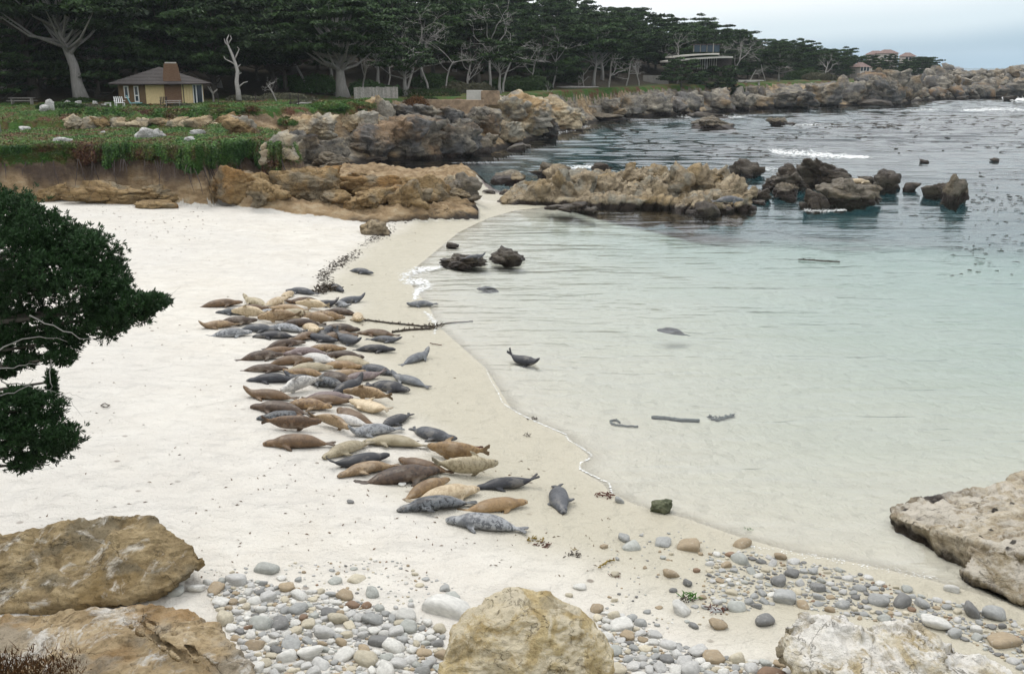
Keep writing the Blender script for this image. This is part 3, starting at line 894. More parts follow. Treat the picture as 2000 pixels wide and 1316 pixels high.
# ---------------- named rocks:  px, foot row, width, height, material, base height (None = ground), label, options
SPEC = [
 # the sand and the golden spit
 (526, 402, 88, 50, ROCK_GOLD, None, 'pointed brown rock streaked with ridges standing on the sand', dict(depth=0.8, tilt=(0.8, 0.1, 0.3), layer=0.14)),
 (598, 394, 150, 66, ROCK_GOLD, None, 'large rounded golden rock right behind the pointed streaked one', dict(subs=2, depth=0.7, lo=0.7)),
 (480, 386, 120, 62, ROCK_GOLD, None, 'golden ledge at the cliff foot left of the large rounded rock', dict(subs=3, depth=0.6)),
 (690, 409, 62, 24, ROCK_GOLD, None, 'small pale wedge of rock at the front of the golden spit', {}),
 (660, 400, 70, 28, ROCK_GOLD, None, 'low brown rock lying beside the pale wedge on the spit', {}),
 (735, 404, 90, 36, ROCK_GOLD, None, 'flat topped golden block in the middle of the spit', dict(subs=2)),
 (740, 376, 185, 34, ROCK_GOLD, None, 'long golden shelf along the back of the spit', dict(subs=4, depth=0.35)),
 (800, 402, 95, 52, ROCK_GOLD, None, 'upright brown block with shadowed clefts on the spit', dict(subs=3)),
 (850, 396, 80, 54, ROCK_GOLD, None, 'tall brown rock near the seaward end of the spit', dict(subs=2)),
 (905, 382, 78, 44, ROCK_WEEDTAN, None, 'dark brown rock at the seaward tip of the spit', dict(subs=2)),
 (820, 408, 40, 20, ROCK_GOLD, None, 'little rounded rock below the upright brown block', dict(level=3)),
 (912, 393, 62, 12, ROCK_WEEDTAN, None, 'low flat rock on the wet sand below the dark tip of the spit', dict(level=3)),
 (735, 459, 66, 27, ROCK_ISLE, None, 'lone olive grey boulder sitting on the open sand by the wrack line', dict(lo=0.75)),
 (305, 407, 84, 13, ROCK_GOLD, None, 'long flat slab half sunk in the sand below the cliff', dict(level=3, lo=0.75)),
 (322, 390, 130, 28, ROCK_GOLD, None, 'striped golden ledge along the cliff foot above the flat slab', dict(subs=3, depth=0.4, tilt=(0.7, 0.2, 0.5), layer=0.12)),
 (205, 398, 175, 44, ROCK_GOLD, None, 'broad sloping ledge at the foot of the cliff on the far left', dict(subs=4, depth=0.4, tilt=(0.7, 0.2, 0.5), layer=0.12)),
 (100, 394, 110, 34, ROCK_GOLD, None, 'brown ledge at the cliff foot showing above the near cypress', dict(subs=2, depth=0.4)),
 (420, 388, 60, 40, ROCK_GOLD, None, 'narrow golden buttress in the corner of the cliff', dict(subs=1)),
 # rocks in the shallows
 (905, 521, 98, 22, ROCK_WEED, 0.0, 'low seaweed covered rock with a dark seal on top', dict(subs=3, rough=0.2, lo=0.75)),
 (990, 514, 72, 29, ROCK_WEED, 0.0, 'humped seaweed covered rock beside the low one in the shallows', dict(subs=3, rough=0.2, lo=0.75)),
 (884, 484, 26, 11, ROCK_WEED, 0.0, 'small dark rock at the water edge above the seaweed rocks', dict(level=3)),
 (1291, 1002, 44, 24, ROCK_MOSS, None, 'mossy grey green stone on the wet sand near the front seals', dict(level=4, lo=0.8, cell=0.05)),
 # dark sea rocks
 (1455, 344, 80, 33, ROCK_WEED, 0.0, 'knobbly black rock cluster behind the island, white water beside it', dict(subs=4)),
 (1535, 372, 95, 50, ROCK_WEED, 0.0, 'dark weedy mound forming the left half of the big sea rock', dict(subs=4, rough=0.16)),
 (1592, 366, 135, 58, ROCK_WEED, 0.0, 'largest dark rock in the sea, rounded top above white surf', dict(subs=4, rough=0.16)),
 (1590, 408, 60, 38, ROCK_WEED, 0.0, 'black weed hung rock at the front edge of the outer sea rocks', dict(subs=2)),
 (1655, 404, 130, 54, ROCK_WEEDTAN, 0.0, 'grey brown sea rock with a cream seal hauled out on its back', dict(subs=3, lo=0.7)),
 (1533, 387, 52, 30, ROCK_WEEDTAN, 0.0, 'small round grey rock in front of the big dark sea rock', dict(lo=0.75)),
 (1486, 392, 42, 24, ROCK_WEED, 0.0, 'small black rock just off the right end of the island', {}),
 (1478, 399, 36, 8, ROCK_WEED, 0.0, 'thin awash rock below the small black one by the island', dict(level=3)),
 (1728, 372, 58, 40, ROCK_WEED, 0.0, 'dark humped rock to the right of the big sea rocks', dict(subs=2)),
 (1690, 366, 46, 22, ROCK_WEED, 0.0, 'low black rock joining the dark hump to the big sea rock', dict(level=3, subs=1)),
 (1780, 373, 34, 16, ROCK_WEED, 0.0, 'tiny black rock standing alone in the gap before the twin rocks', dict(level=3)),
 (1824, 386, 52, 28, ROCK_WEED, 0.0, 'lower left one of the twin rocks at the far right', dict(subs=1)),
 (1864, 397, 52, 56, ROCK_WEEDTAN, 0.0, 'tall split rock, the upright one of the twin rocks', dict(subs=1, lo=0.75, tilt=(0.95, 0.1, 0.1), layer=0.1)),
 (1805, 318, 20, 7, ROCK_WEED, 0.0, 'speck of dark rock awash beyond the twin rocks', dict(level=3)),
 (1942, 315, 18, 7, ROCK_WEED, 0.0, 'speck of dark rock awash at the right edge of the bay', dict(level=3)),
 (1395, 253, 98, 26, ROCK_WEEDTAN, 0.0, 'low pyramid of dark rock well out in the bay', dict(subs=4)),
 (1385, 232, 90, 12, ROCK_WEED, 0.0, 'flat dark reef awash behind the pyramid rock', dict(subs=3, level=3)),
 (1516, 246, 44, 16, ROCK_WEEDTAN, 0.0, 'smooth hump of grey rock alone in the bay', dict(lo=0.8)),
 (1545, 245, 22, 6, ROCK_WEED, 0.0, 'small awash rock trailing behind the smooth hump', dict(level=3)),
 (1012, 294, 52, 13, ROCK_WEED, 0.0, 'low dark rock awash off the promontory', dict(subs=2, level=3)),
 # promontory crags
 (545, 312, 80, 56, ROCK_PALE, None, 'cream rock face showing behind the green cliff end', dict(subs=2)),
 (600, 322, 120, 66, ROCK_GREY, None, 'grey tan rock at the inner corner of the inlet', dict(subs=2)),
 (640, 328, 90, 30, ROCK_WEEDTAN, None, 'dark low rock at the inlet water line', dict(subs=2)),
 (655, 312, 60, 42, ROCK_GREY, None, 'split grey block left of the big slanted slab', dict(subs=1)),
 (728, 318, 60, 14, ROCK_WEED, 0.0, 'flat weedy reef at the inlet water line', dict(level=3, subs=2)),
 (720, 302, 120, 62, ROCK_GREY, None, 'slanted slab of grey rock with an orange stain above the inlet', dict(subs=1, tilt=(0.6, 0.1, 0.7), lo=0.7)),
 (800, 308, 150, 82, ROCK_GREY, None, 'largest dark slab of the promontory, leaning to the right', dict(subs=1, tilt=(0.6, 0.1, -0.7), lo=0.7)),
 (885, 302, 120, 70, ROCK_GREY, None, 'grey brown block right of the largest promontory slab', dict(subs=2, lo=0.65)),
 (935, 296, 80, 36, ROCK_WEEDTAN, None, 'dark wet rock at the foot of the promontory slabs', dict(subs=2)),
 (610, 268, 110, 46, ROCK_PALE, None, 'cream weathered slope below the ice plant of the promontory', dict(subs=3)),
 (690, 262, 110, 46, ROCK_PALE, None, 'pale yellow ledges above the slanted grey slab', dict(subs=3)),
 (742, 236, 66, 50, ROCK_PALE, None, 'yellow knob with hanging plants at the corner of the lawn', dict(subs=2)),
 (745, 242, 80, 24, ROCK_PALE, None, 'low cream ledge at the foot of the yellow knob', dict(level=3, subs=2)),
 (805, 240, 120, 36, ROCK_GREY, None, 'dark ridge under the garden wall', dict(subs=3)),
 (880, 250, 90, 42, ROCK_GREY, None, 'rough grey ridge below the concrete wall', dict(subs=3)),
 (940, 262, 90, 52, ROCK_GREY, None, 'dark cleft block in the middle of the promontory', dict(subs=2)),
 (985, 276, 110, 42, ROCK_ISLE, None, 'tan ledge low on the promontory', dict(subs=3)),
 (1010, 250, 160, 72, ROCK_PALE, None, 'pale dome of rock crowning the promontory', dict(subs=2, lo=0.75, depth=0.9)),
 (1085, 244, 120, 58, ROCK_PALE, None, 'grey cream shoulder right of the pale dome', dict(subs=3, lo=0.7)),
 (1050, 262, 90, 32, ROCK_GREY, None, 'dark jumbled rocks on the seaward side of the pale dome', dict(subs=3)),
 (1115, 248, 70, 26, ROCK_GREY, None, 'low dark snout at the end of the promontory', dict(subs=2)),
 # beyond the promontory
 (1180, 222, 110, 30, ROCK_FAR, None, 'low bushy ledge of rock past the promontory', dict(subs=3)),
 (1185, 236, 90, 14, ROCK_WEEDTAN, 0.0, 'low dark reef past the promontory end', dict(subs=3, level=3)),
 (1235, 222, 60, 36, ROCK_FAR, None, 'leftmost rounded grey rock of the far cliff line', dict(lo=0.75)),
 (1275, 222, 80, 40, ROCK_FAR, None, 'broad grey rock with yellow cap on the far cliff line', dict(subs=1, lo=0.7)),
 (1320, 222, 60, 34, ROCK_FAR, None, 'sloping tan rock between the yellow capped ones', dict(subs=1)),
 (1345, 216, 60, 38, ROCK_FAR, None, 'orange topped rock on the far cliff line', dict(subs=1)),
 (1398, 214, 80, 42, ROCK_FAR, None, 'grey rock with a dark cave stain above the water', dict(subs=1, lo=0.7)),
 (1440, 212, 70, 42, ROCK_FAR, None, 'cream crowned rock right of the cave stained one', dict(subs=2)),
 (1480, 210, 70, 26, ROCK_FAR, None, 'low tan rock under two small pinnacles', dict(subs=1)),
 (1470, 186, 22, 18, ROCK_FAR, None, 'small pointed pinnacle on the far cliff top', dict(level=3)),
 (1488, 186, 18, 18, ROCK_FAR, None, 'smaller blunt pinnacle beside the pointed one', dict(level=3)),
 (1545, 212, 110, 46, ROCK_GREY, None, 'dark conical crag on the far shore', dict(subs=2)),
 (1600, 208, 90, 48, ROCK_FAR, None, 'cream and grey crag right of the dark conical one', dict(subs=2)),
 (1660, 202, 60, 54, ROCK_FAR, None, 'smooth grey rounded crag before the great rock', dict(lo=0.75)),
 (1715, 204, 100, 62, ROCK_GREY, None, 'dark lower face of the great rock on the far shore', dict(subs=2, lo=0.7)),
 (1722, 190, 115, 56, ROCK_FAR, None, 'great pale topped rock towering over the far shore', dict(subs=3, lo=0.7)),
 (1710, 208, 70, 14, ROCK_WEED, 0.0, 'black tidal shelf under the great rock', dict(level=3)),
 (1768, 194, 70, 48, ROCK_FAR, None, 'yellow grey slope right of the great rock', dict(subs=2)),
 (1880, 196, 24, 9, ROCK_WEED, 0.0, 'black rock with surf in front of the far point', dict(level=3)),
 (1972, 198, 26, 11, ROCK_WEED, 0.0, 'black surf washed rock near the right edge of the far point', dict(level=3)),
]
OPT = dict(depth=0.8, level=4, subs=0)
for k, (px, py, w, h, mt, z0, lab, opt) in enumerate(SPEC):
    nm = 'sea_rock' if z0 == 0.0 else ('crag' if k > 40 else 'rock')
    kw = dict(OPT); kw.update(opt)
    if w >= 88 and 'level' not in opt: kw['level'] = 5
    o = boulder(nm, px, py, w, h, mt, 100 + 7 * k, z0, **kw)
    tag(o, lab, 'rock', None)

# loose blocks over the golden spit that nothing tells apart
g = np.random.default_rng(46)
for i in range(20):
    px = g.uniform(620, 910); py = np.interp(px, [620, 910], [372, 376]) + g.uniform(-16, 16)
    o = boulder('rock', px, py, g.uniform(26, 58), g.uniform(12, 24), ROCK_GOLD if g.random() < 0.75 else ROCK_ISLE, 1200 + i * 3, None, level=4, cell=0.2, lo=0.4)
    tag(o, 'tan block in the jumble on top of the golden spit', 'rock', 'blocks on the golden spit')

# the far point: a jumble of grey crags nothing tells apart
g = np.random.default_rng(44)
far = []
for i in range(34):
    px = 1800 + 230 * (i + g.uniform(-0.4, 0.4)) / 34
    row = [0.12, 0.45, 0.8][i % 3]
    top, bot = np.interp(px, [1800, 1860, 1900, 1930, 1960, 2000, 2050], [150, 138, 147, 150, 142, 138, 138]), np.interp(px, [1800, 2000], [196, 189])
    py = bot - (bot - top) * row
    far.append((px, py, g.uniform(30, 60), g.uniform(15, 27)))
for i, (px, py, w, h) in enumerate(far):
    zb = None
    o = boulder('crag', px, py, w, h, ROCK_GREY if i % 3 == 0 else ROCK_FAR, 900 + i * 3, zb, depth=0.9, level=3, subs=2, lo=0.4, rough=0.2, cell=0.24, layer=0.16)
    tag(o, ('dark grey' if i % 3 == 0 else 'paler grey brown') + ' crag in the ' + ['lowest', 'middle', 'topmost'][i % 3] + ' row of the jumbled far point', 'rock', 'crags of the far point, ' + ['lowest', 'middle', 'topmost'][i % 3] + ' row')

# ---------------- the tan island: many blocks fused to one outcrop
hulls = []
g = np.random.default_rng(5)
ISLE = [(1000, 404, 70, 40), (1045, 402, 90, 58), (1092, 400, 80, 62), (1130, 398, 70, 55), (1010, 385, 60, 30), (1085, 360, 70, 30), (1010, 358, 50, 20), (1150, 372, 90, 40), (1180, 392, 110, 50),
        (1220, 402, 100, 52), (1262, 402, 90, 48), (1235, 372, 90, 48), (1300, 395, 80, 62), (1290, 362, 70, 42), (1320, 350, 40, 30), (1340, 385, 90, 62), (1380, 390, 90, 58), (1372, 352, 50, 34), (1395, 366, 60, 40), (1430, 396, 70, 52),
        (1352, 412, 70, 30), (1395, 416, 80, 44), (1440, 410, 60, 44), (1462, 396, 26, 36), (1262, 348, 50, 26), (1180, 348, 46, 22)]
for k, (px, py, w, h) in enumerate(ISLE):
    b = at_height(px, py, 0.0); sc = px_scale(b); W, H = w / sc, h / sc
    b = b + np.array([0, W * 0.32, 0])
    n = 16
    q = g.normal(size=(n, 3)); q /= np.linalg.norm(q, axis=1, keepdims=True)
    q *= g.uniform(0.8, 1.05, (n, 1))
    q[:, 2] = np.where(q[:, 2] > 0, q[:, 2] * H, q[:, 2] * 1.0)
    q[:, 0] *= W * 0.56; q[:, 1] *= W * 0.48
    q[:, 0] += np.maximum(q[:, 2], 0) * 0.35
    hulls.append([tuple(b + t) for t in q])
base = []
for px, py in ((985, 400), (1060, 404), (1180, 398), (1330, 408), (1455, 406), (1440, 375), (1330, 350), (1180, 352), (1020, 372)):
    b = at_height(px, py, 0.0)
    base += [tuple(b + np.array([0, 0.4, 0.45])), tuple(b + np.array([0, 0.4, -1.2]))]
hulls.append(base)
o = hull_rock('rock_island', hulls, ROCK_ISLE, 0.12, 33, 0.20, 0.9, 0.26, 0, (0.8, 0.15, -0.5), 1.3, 0.28, 260)
tag(o, 'long tan rock island with a dark tidal band, off the end of the sand', 'rock')
for k, (px, py, w, h, lab) in enumerate([(1098, 414, 74, 13, 'row of small black weedy rocks on the sand below the island'), (1135, 412, 44, 18, 'reddish black weedy rock below the left half of the island'), (1152, 414, 32, 9, 'small black rock at the water edge right of the reddish one'),
        (1372, 418, 70, 26, 'black mussel covered rock at the front foot of the island'), (985, 356, 60, 22, 'dark pointed rock behind the left end of the island'), (1078, 350, 90, 34, 'dark capped rock behind the island, left of the surf'), (1176, 338, 44, 20, 'black rock poking up behind the middle of the island'),
        (1110, 348, 30, 14, 'small black rock between the dark capped rock and the island'), (956, 379, 30, 8, 'small grey rock awash in the gap between spit and island')]):
    o = boulder('sea_rock', px, py, w, h, ROCK_WEED if k not in (4, 5) else ROCK_WEEDTAN, 1500 + k, 0.05, subs=2, level=3, rough=0.16)
    tag(o, lab, 'rock')

# the low scarp under the cottage terrace
for k, (px, py, w, h, lab) in enumerate([(150, 247, 34, 22, 'leftmost pale rock of the low scarp under the cottage terrace'), (176, 249, 30, 20, 'pale rock second from the left in the low scarp under the cottage'), (203, 248, 34, 18, 'stained rock in the low scarp below the red ice plant'), (236, 248, 32, 16, 'pale rock with hanging plants in the low scarp below the cottage chairs'),
        (272, 247, 36, 15, 'cream rock in the low scarp just behind the paired white boulders'), (312, 246, 34, 13, 'brown rock in the low scarp below the cottage chimney'), (350, 248, 36, 17, 'tan rock in the low scarp below the picnic table'), (392, 252, 50, 24, 'sloping tan rock at the right end of the low scarp'), (440, 250, 50, 30, 'cream rock face where the low scarp meets the promontory'), (480, 262, 60, 36, 'yellowish rock below the ice plant bank at the root of the promontory')]):
    o = boulder('rock', px, py - 3, w * 1.5, h * 0.95, ROCK_GOLD if k % 3 == 2 else ROCK_PALE, 1620 + k, None, level=4, subs=2, depth=0.45, cell=0.2, lo=0.4, sink=0.6)
    tag(o, lab, 'rock')

# white boulders on the lawns
for k, (px, py, w, h, lab) in enumerate([(282, 272, 40, 22, 'white angular boulder on the front lawn, left one of a touching pair'), (308, 270, 34, 18, 'grey white boulder on the front lawn, right one of a touching pair'), (386, 264, 32, 11, 'flat white boulder on the lawn near the cottage scarp'),
        (371, 276, 22, 9, 'small white stone at the lip of the front lawn'), (124, 279, 42, 11, 'low white boulder of two humps in the left lawn'), (49, 254, 24, 7, 'small white stone alone on the far left lawn'), (201, 261, 10, 5, 'tiny white stone in the middle of the front lawn'),
        (98, 216, 18, 22, 'tall leaning white rock at the edge of the upper terrace'), (86, 217, 18, 12, 'grey stone leaning against the tall white rock'), (132, 204, 12, 8, 'small white stone below the pale leaning tree trunk'), (152, 207, 16, 10, 'white stone pair between tree trunk and cottage'), (186, 207, 12, 10, 'pointed white stone left of the cottage chairs'), (200, 209, 16, 6, 'low white stone next to the pointed one by the cottage'),
        (638, 184, 14, 6, 'left white stone at the foot of the great spreading cypress'), (656, 186, 14, 6, 'right white stone at the foot of the great spreading cypress')]):
    o = boulder('lawn_boulder', px, py, w, h, ROCK_LAWN, 1700 + k, None, level=3, lo=0.7, rough=0.08)
    tag(o, lab, 'boulder')
# ================================================================== VEGETATION
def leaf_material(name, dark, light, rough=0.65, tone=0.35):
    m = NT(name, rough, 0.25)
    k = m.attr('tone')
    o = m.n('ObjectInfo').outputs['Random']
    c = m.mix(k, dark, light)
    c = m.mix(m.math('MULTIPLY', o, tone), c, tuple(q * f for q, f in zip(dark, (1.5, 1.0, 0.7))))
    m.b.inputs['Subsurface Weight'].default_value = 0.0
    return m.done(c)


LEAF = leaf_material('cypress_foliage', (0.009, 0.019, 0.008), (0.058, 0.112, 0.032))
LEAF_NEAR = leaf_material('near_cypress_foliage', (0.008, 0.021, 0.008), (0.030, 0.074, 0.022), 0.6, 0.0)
SHRUB = leaf_material('shrub_foliage', (0.018, 0.045, 0.012), (0.055, 0.12, 0.03))
SAGE = leaf_material('grey_shrub_foliage', (0.05, 0.055, 0.035), (0.14, 0.14, 0.09))
HEDGE = leaf_material('hedge_foliage', (0.012, 0.03, 0.008), (0.045, 0.085, 0.02))
RUST = leaf_material('rusty_shrub_foliage', (0.06, 0.03, 0.012), (0.17, 0.085, 0.03))
m = NT('ice_plant_leaves', 0.55, 0.3)
k = m.noise(0.42, 5, 0.6)
c = m.ramp(k, [(0.34, (0.04, 0.115, 0.016)), (0.46, (0.085, 0.19, 0.026)), (0.54, (0.12, 0.15, 0.03)), (0.63, (0.17, 0.085, 0.035)), (0.70, (0.15, 0.13, 0.05))])
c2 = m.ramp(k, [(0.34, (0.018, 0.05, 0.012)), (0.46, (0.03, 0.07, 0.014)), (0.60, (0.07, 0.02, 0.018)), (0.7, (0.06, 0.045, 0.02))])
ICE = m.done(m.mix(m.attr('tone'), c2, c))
BARK = NT('cypress_bark', 0.95, 0.1)
BARK = BARK.done(BARK.mix(BARK.noise(2.5, 6, 0.65, BARK.mapping(None, (4, 4, 0.6))), (0.03, 0.026, 0.022), (0.15, 0.135, 0.115)))
PALEBARK = NT('silvered_bark', 0.95, 0.1)
PALEBARK = PALEBARK.done(PALEBARK.mix(PALEBARK.noise(2.0, 6, 0.65, PALEBARK.mapping(None, (4, 4, 0.5))), (0.10, 0.095, 0.09), (0.40, 0.385, 0.36)))
DEAD = NT('bleached_wood', 0.9, 0.1)
DEAD = DEAD.done(DEAD.mix(DEAD.noise(2.5, 5, 0.6), (0.15, 0.142, 0.13), (0.42, 0.40, 0.375)))


def leaf_quads(cen, nrm, size, g, aspect=0.55):
    """one small leaf spray (a quad) per centre"""
    n = len(cen)
    nrm = nrm / (np.linalg.norm(nrm, axis=1, keepdims=True) + 1e-9)
    r = g.normal(size=(n, 3))
    a = np.cross(nrm, r); a /= np.linalg.norm(a, axis=1, keepdims=True) + 1e-9
    b = np.cross(nrm, a)
    s = np.broadcast_to(size, (n,))[:, None]
    a = a * s; b = b * s * aspect
    bend = nrm * s * 0.25
    v = np.stack([cen - a - bend * 0.6, cen - b * g.uniform(0.5, 1.2, (n, 1)), cen + a - bend, cen + b * g.uniform(0.5, 1.2, (n, 1)) + bend * 0.5], 1).reshape(-1, 3)
    q = np.arange(n * 4).reshape(n, 4)
    return v, q


def cypress(seed, h, spread, bare=0.35, pads=30, leaf=0.32, dens=70, lean=(0, 0), trunk_r=0.03, flat=0.45, limbs_low=False):
    """trunk and crown meshes of a wind shaped cypress: flat shelves of foliage on rising limbs"""
    g = np.random.default_rng(seed)
    T = MB()
    top = h * 0.84
    n = 8
    tz = np.linspace(0, 1, n)
    wob = np.cumsum(g.normal(0, 0.012 * h, (n, 2)), 0); wob[0] = 0
    tp = np.stack([lean[0] * h * tz ** 1.3 + wob[:, 0], lean[1] * h * tz ** 1.3 + wob[:, 1], tz * top], 1)
    tr = h * trunk_r * (1 - 0.85 * tz) * (1 + 0.6 * np.exp(-tz * 14))
    tp[0, 2] = -0.8
    T.tube(tp, tr, 7)
    cen, nor, siz, tone = [], [], [], []
    for k in range(pads):
        f = (k + g.uniform(0, 1)) / pads
        s0 = bare + (0.92 - bare) * f
        p0 = np.array([np.interp(s0 * 0.8, tz, tp[:, i]) for i in range(3)])
        az = k * 2.399 + g.normal(0, 0.4)
        rr = spread * (1 - 0.55 * max(0, f - 0.35) ** 1.2) * g.uniform(0.35, 1.0)
        zt = h * (bare + 0.08 + (1 - bare - 0.10) * f * (1 - flat * 0.25 * (rr / spread) ** 2)) + g.normal(0, 0.02 * h)
        tier = 0.115 * h
        zt = 0.5 * zt + 0.5 * (np.round(zt / tier + 0.3 * math.sin(az)) * tier)
        p3 = np.array([p0[0] + rr * math.cos(az), p0[1] + rr * math.sin(az), max(zt, p0[2] + 0.2)])
        mid = p0 * 0.5 + p3 * 0.5 + np.array([0, 0, -0.10 * rr + g.normal(0, 0.15)])
        br = h * trunk_r * 0.33 * (1 - 0.5 * f)
        T.tube([p0, mid, p3], [br, br * 0.7, br * 0.25], 4, False)
        prx = g.uniform(0.75, 1.25) * (0.14 * h + 0.12 * spread) * (1.0 - 0.25 * f)
        pry = prx * g.uniform(0.6, 0.9)
        prz = prx * g.uniform(0.15, 0.24)
        m_ = int(dens * prx * pry / 1.2)
        u = g.normal(size=(m_, 3)); u /= np.linalg.norm(u, axis=1, keepdims=True)
        u *= g.uniform(0.35, 1.0, (m_, 1)) ** 0.5
        edge = 1 + 0.35 * np.sin(3 * np.arctan2(u[:, 1], u[:, 0]) + k) * np.hypot(u[:, 0], u[:, 1])
        ca, sa = math.cos(az), math.sin(az)
        lx, ly = u[:, 0] * prx * edge, u[:, 1] * pry * edge
        c_ = np.stack([p3[0] + lx * ca - ly * sa, p3[1] + lx * sa + ly * ca, p3[2] + u[:, 2] * prz + 0.10 * prx * (1 - (u[:, 0] ** 2 + u[:, 1] ** 2)) + 0.06 * lx], 1)
        cen.append(c_)
        nor.append(np.stack([u[:, 0] * 0.5, u[:, 1] * 0.5, np.abs(u[:, 2]) + 0.45], 1) + g.normal(0, 0.45, (m_, 3)))
        siz.append(g.uniform(0.6, 1.3, m_) * leaf)
        tone.append(np.clip(0.42 + 0.42 * u[:, 2] + g.normal(0, 0.2, m_) + g.normal(0, 0.16), 0, 1))  # light tops and shaded undersides of the pads put into leaf tone
    cen, nor, siz, tone = map(np.concatenate, (cen, nor, siz, tone))
    v, q = leaf_quads(cen, nor, siz, g)
    return T, v, q, np.repeat(tone, 4)


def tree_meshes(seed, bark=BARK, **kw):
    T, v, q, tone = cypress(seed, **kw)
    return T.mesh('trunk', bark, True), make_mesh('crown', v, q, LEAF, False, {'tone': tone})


def plant_tree(me, loc, rz, s, label, group=None, name='cypress_tree', cat='tree'):
    e_ = empty(name, loc, rz)
    e_.scale = (s[0], s[0], s[1]) if not np.isscalar(s) else (s, s, s)
    link('trunk', me[0], e_)
    if len(me) > 1: link('crown', me[1], e_)
    return tag(e_, label, cat, group)


PROTO = [tree_meshes(11, h=10, spread=4.8, bare=0.12, pads=46), tree_meshes(12, h=10, spread=5.4, bare=0.22, pads=42, lean=(0.08, 0)),
         tree_meshes(13, h=10, spread=4.2, bare=0.08, pads=48), tree_meshes(14, h=10, spread=5.8, bare=0.28, pads=40, lean=(-0.1, 0.03)),
         tree_meshes(15, h=10, spread=5.2, bare=0.05, pads=50), tree_meshes(16, h=10, spread=3.6, bare=0.25, pads=32, bark=PALEBARK),
         tree_meshes(17, h=10, spread=4.8, bare=0.4, pads=30, bark=PALEBARK, lean=(0.12, 0))]


def dead_tree(seed, h, spread=0.35, lean=0.0, depth=4, r0=0.035, fork=0.35, up=0.75):
    g = np.random.default_rng(seed)
    T = MB()

    def grow(p, d, ln, r, lev):
        n = 4
        pts, rr = [p], [r]
        for i in range(n):
            d = d + g.normal(0, 0.16, 3); d /= np.linalg.norm(d)
            p = p + d * ln / n
            pts.append(p); rr.append(r * (1 - 0.5 * (i + 1) / n))
        T.tube(pts, rr, 5 if lev < 2 else 4, False)
        if lev >= depth: return
        for c_ in range(2 + (g.random() < 0.6) + (lev == 0)):
            t = g.uniform(fork, 1.0)
            q = np.array([np.interp(t, np.linspace(0, 1, n + 1), [a[i] for a in pts]) for i in range(3)])
            nd = d + g.normal(0, 1, 3) * (0.5 + spread)
            nd[2] = abs(nd[2]) * up if g.random() < 0.8 else nd[2] * 0.4
            nd /= np.linalg.norm(nd)
            grow(q, nd, ln * g.uniform(0.45, 0.75), max(r * 0.42, 0.012 * h / 6), lev + 1)
    grow(np.array([0, 0, -0.4]), np.array([lean, 0, 1.0]), h * 0.62, h * r0, 0)
    return T


# ---------------- forest on the hill
g = np.random.default_rng(3)
cand = []
tries = 0
pts_xy = np.zeros((0, 2))
while len(cand) < 215 and tries < 9000:
    tries += 1
    cpx = g.uniform(-70, 1850)
    t = g.uniform(0, 1) ** 1.15
    tz, rz_ = np.interp(cpx, TREE_COL, TREE_Z) + 2, np.interp(cpx, TREE_COL, RIDGE_Z)
    Z = tz + (rz_ - tz) * t
    y = (Z - 1.3) / CT; x = (cpx - 1000) / FPX * Z
    row = HORIZON + (CAM_H - 5) / Z * FPX / CT
    # keep clear of the cottage, the garden, the house on the shore and the villas
    if 195 < cpx < 410 and Z < 130: continue
    if 1270 < cpx < 1470 and Z < 232 and Z > 200: continue
    if 590 < cpx < 760 and Z < 140: continue
    if cpx > 1640 and Z > 372: continue
    p = np.array([x, y])
    md = 6.0 + 0.006 * Z
    if len(pts_xy) and np.min(np.hypot(*(pts_xy - p).T)) < md: continue
    pts_xy = np.vstack([pts_xy, p]); cand.append((x, y, cpx, Z, t))
xs = np.array([c_[0] for c_ in cand]); ys = np.array([c_[1] for c_ in cand])
zs = ground_z(xs, ys)
for i, (x, y, cpx, Z, t) in enumerate(cand):
    kp = int(g.integers(0, 5)) if g.random() < 0.8 else 5 + int(g.integers(0, 2))
    me = PROTO[kp]
    s = g.uniform(0.85, 1.25)
    if Z < np.interp(cpx, TREE_COL, TREE_Z) + 14: s *= 0.95
    if cpx > 1450: s *= 0.82
    if cpx > 1700: s *= 0.8
    if cpx < 520:
        lab, grp = 'dark cypress in the shady wood behind the yellow cottage', 'cypresses behind the cottage'
    elif cpx < 960:
        lab, grp = 'dark green cypress in the dense wood on the slope behind the garden hedge', 'cypresses on the slope behind the garden'
    elif cpx < 1270:
        lab, grp = 'flat topped cypress on the wooded ridge above the bare white snags', 'cypresses on the middle ridge'
    elif cpx < 1520:
        lab, grp = 'flat topped cypress around and above the curved roofed house', 'cypresses around the curved roofed house'
    else:
        lab, grp = 'small bluish green cypress on the far headland before the red roofed villas', 'cypresses on the far headland'
    row_ = 'in the front row' if t < 0.18 else ('half way up the slope' if t < 0.55 else 'high on the slope')
    bark_ = 'pale trunked' if kp > 4 else ('narrow crowned' if kp == 2 else ('wide crowned' if kp in (1, 3) else 'bushy'))
    lab = bark_ + ' cypress ' + row_ + ', ' + {'dark cypress in': 'wood behind the yellow cottage', 'dark green cypr': 'wood behind the garden hedge', 'flat topped cyp': 'middle ridge' if cpx < 1270 else 'wood round the curved roofed house', 'small bluish gr': 'far headland by the villas'}[lab[:15]]
    grp = grp + ', ' + bark_ + ' ' + row_
    plant_tree(me, (x, y, zs[i]), g.uniform(0, 6.28), (s, s * g.uniform(0.9, 1.15)), lab, grp)


def on_ground(px, Z):
    y = (Z - 1.3) / CT; x = (px - 1000) / FPX * Z
    return np.array([x, y, float(ground_z(x, y)[0])])


# ---------------- trees one can tell apart:  px, optical distance, height m, ...
def hero(px, Z, label, seed, bark=BARK, s=1.0, rz=0.0, **kw):
    return plant_tree(tree_meshes(seed, bark, **kw), on_ground(px, Z), rz, s, label)


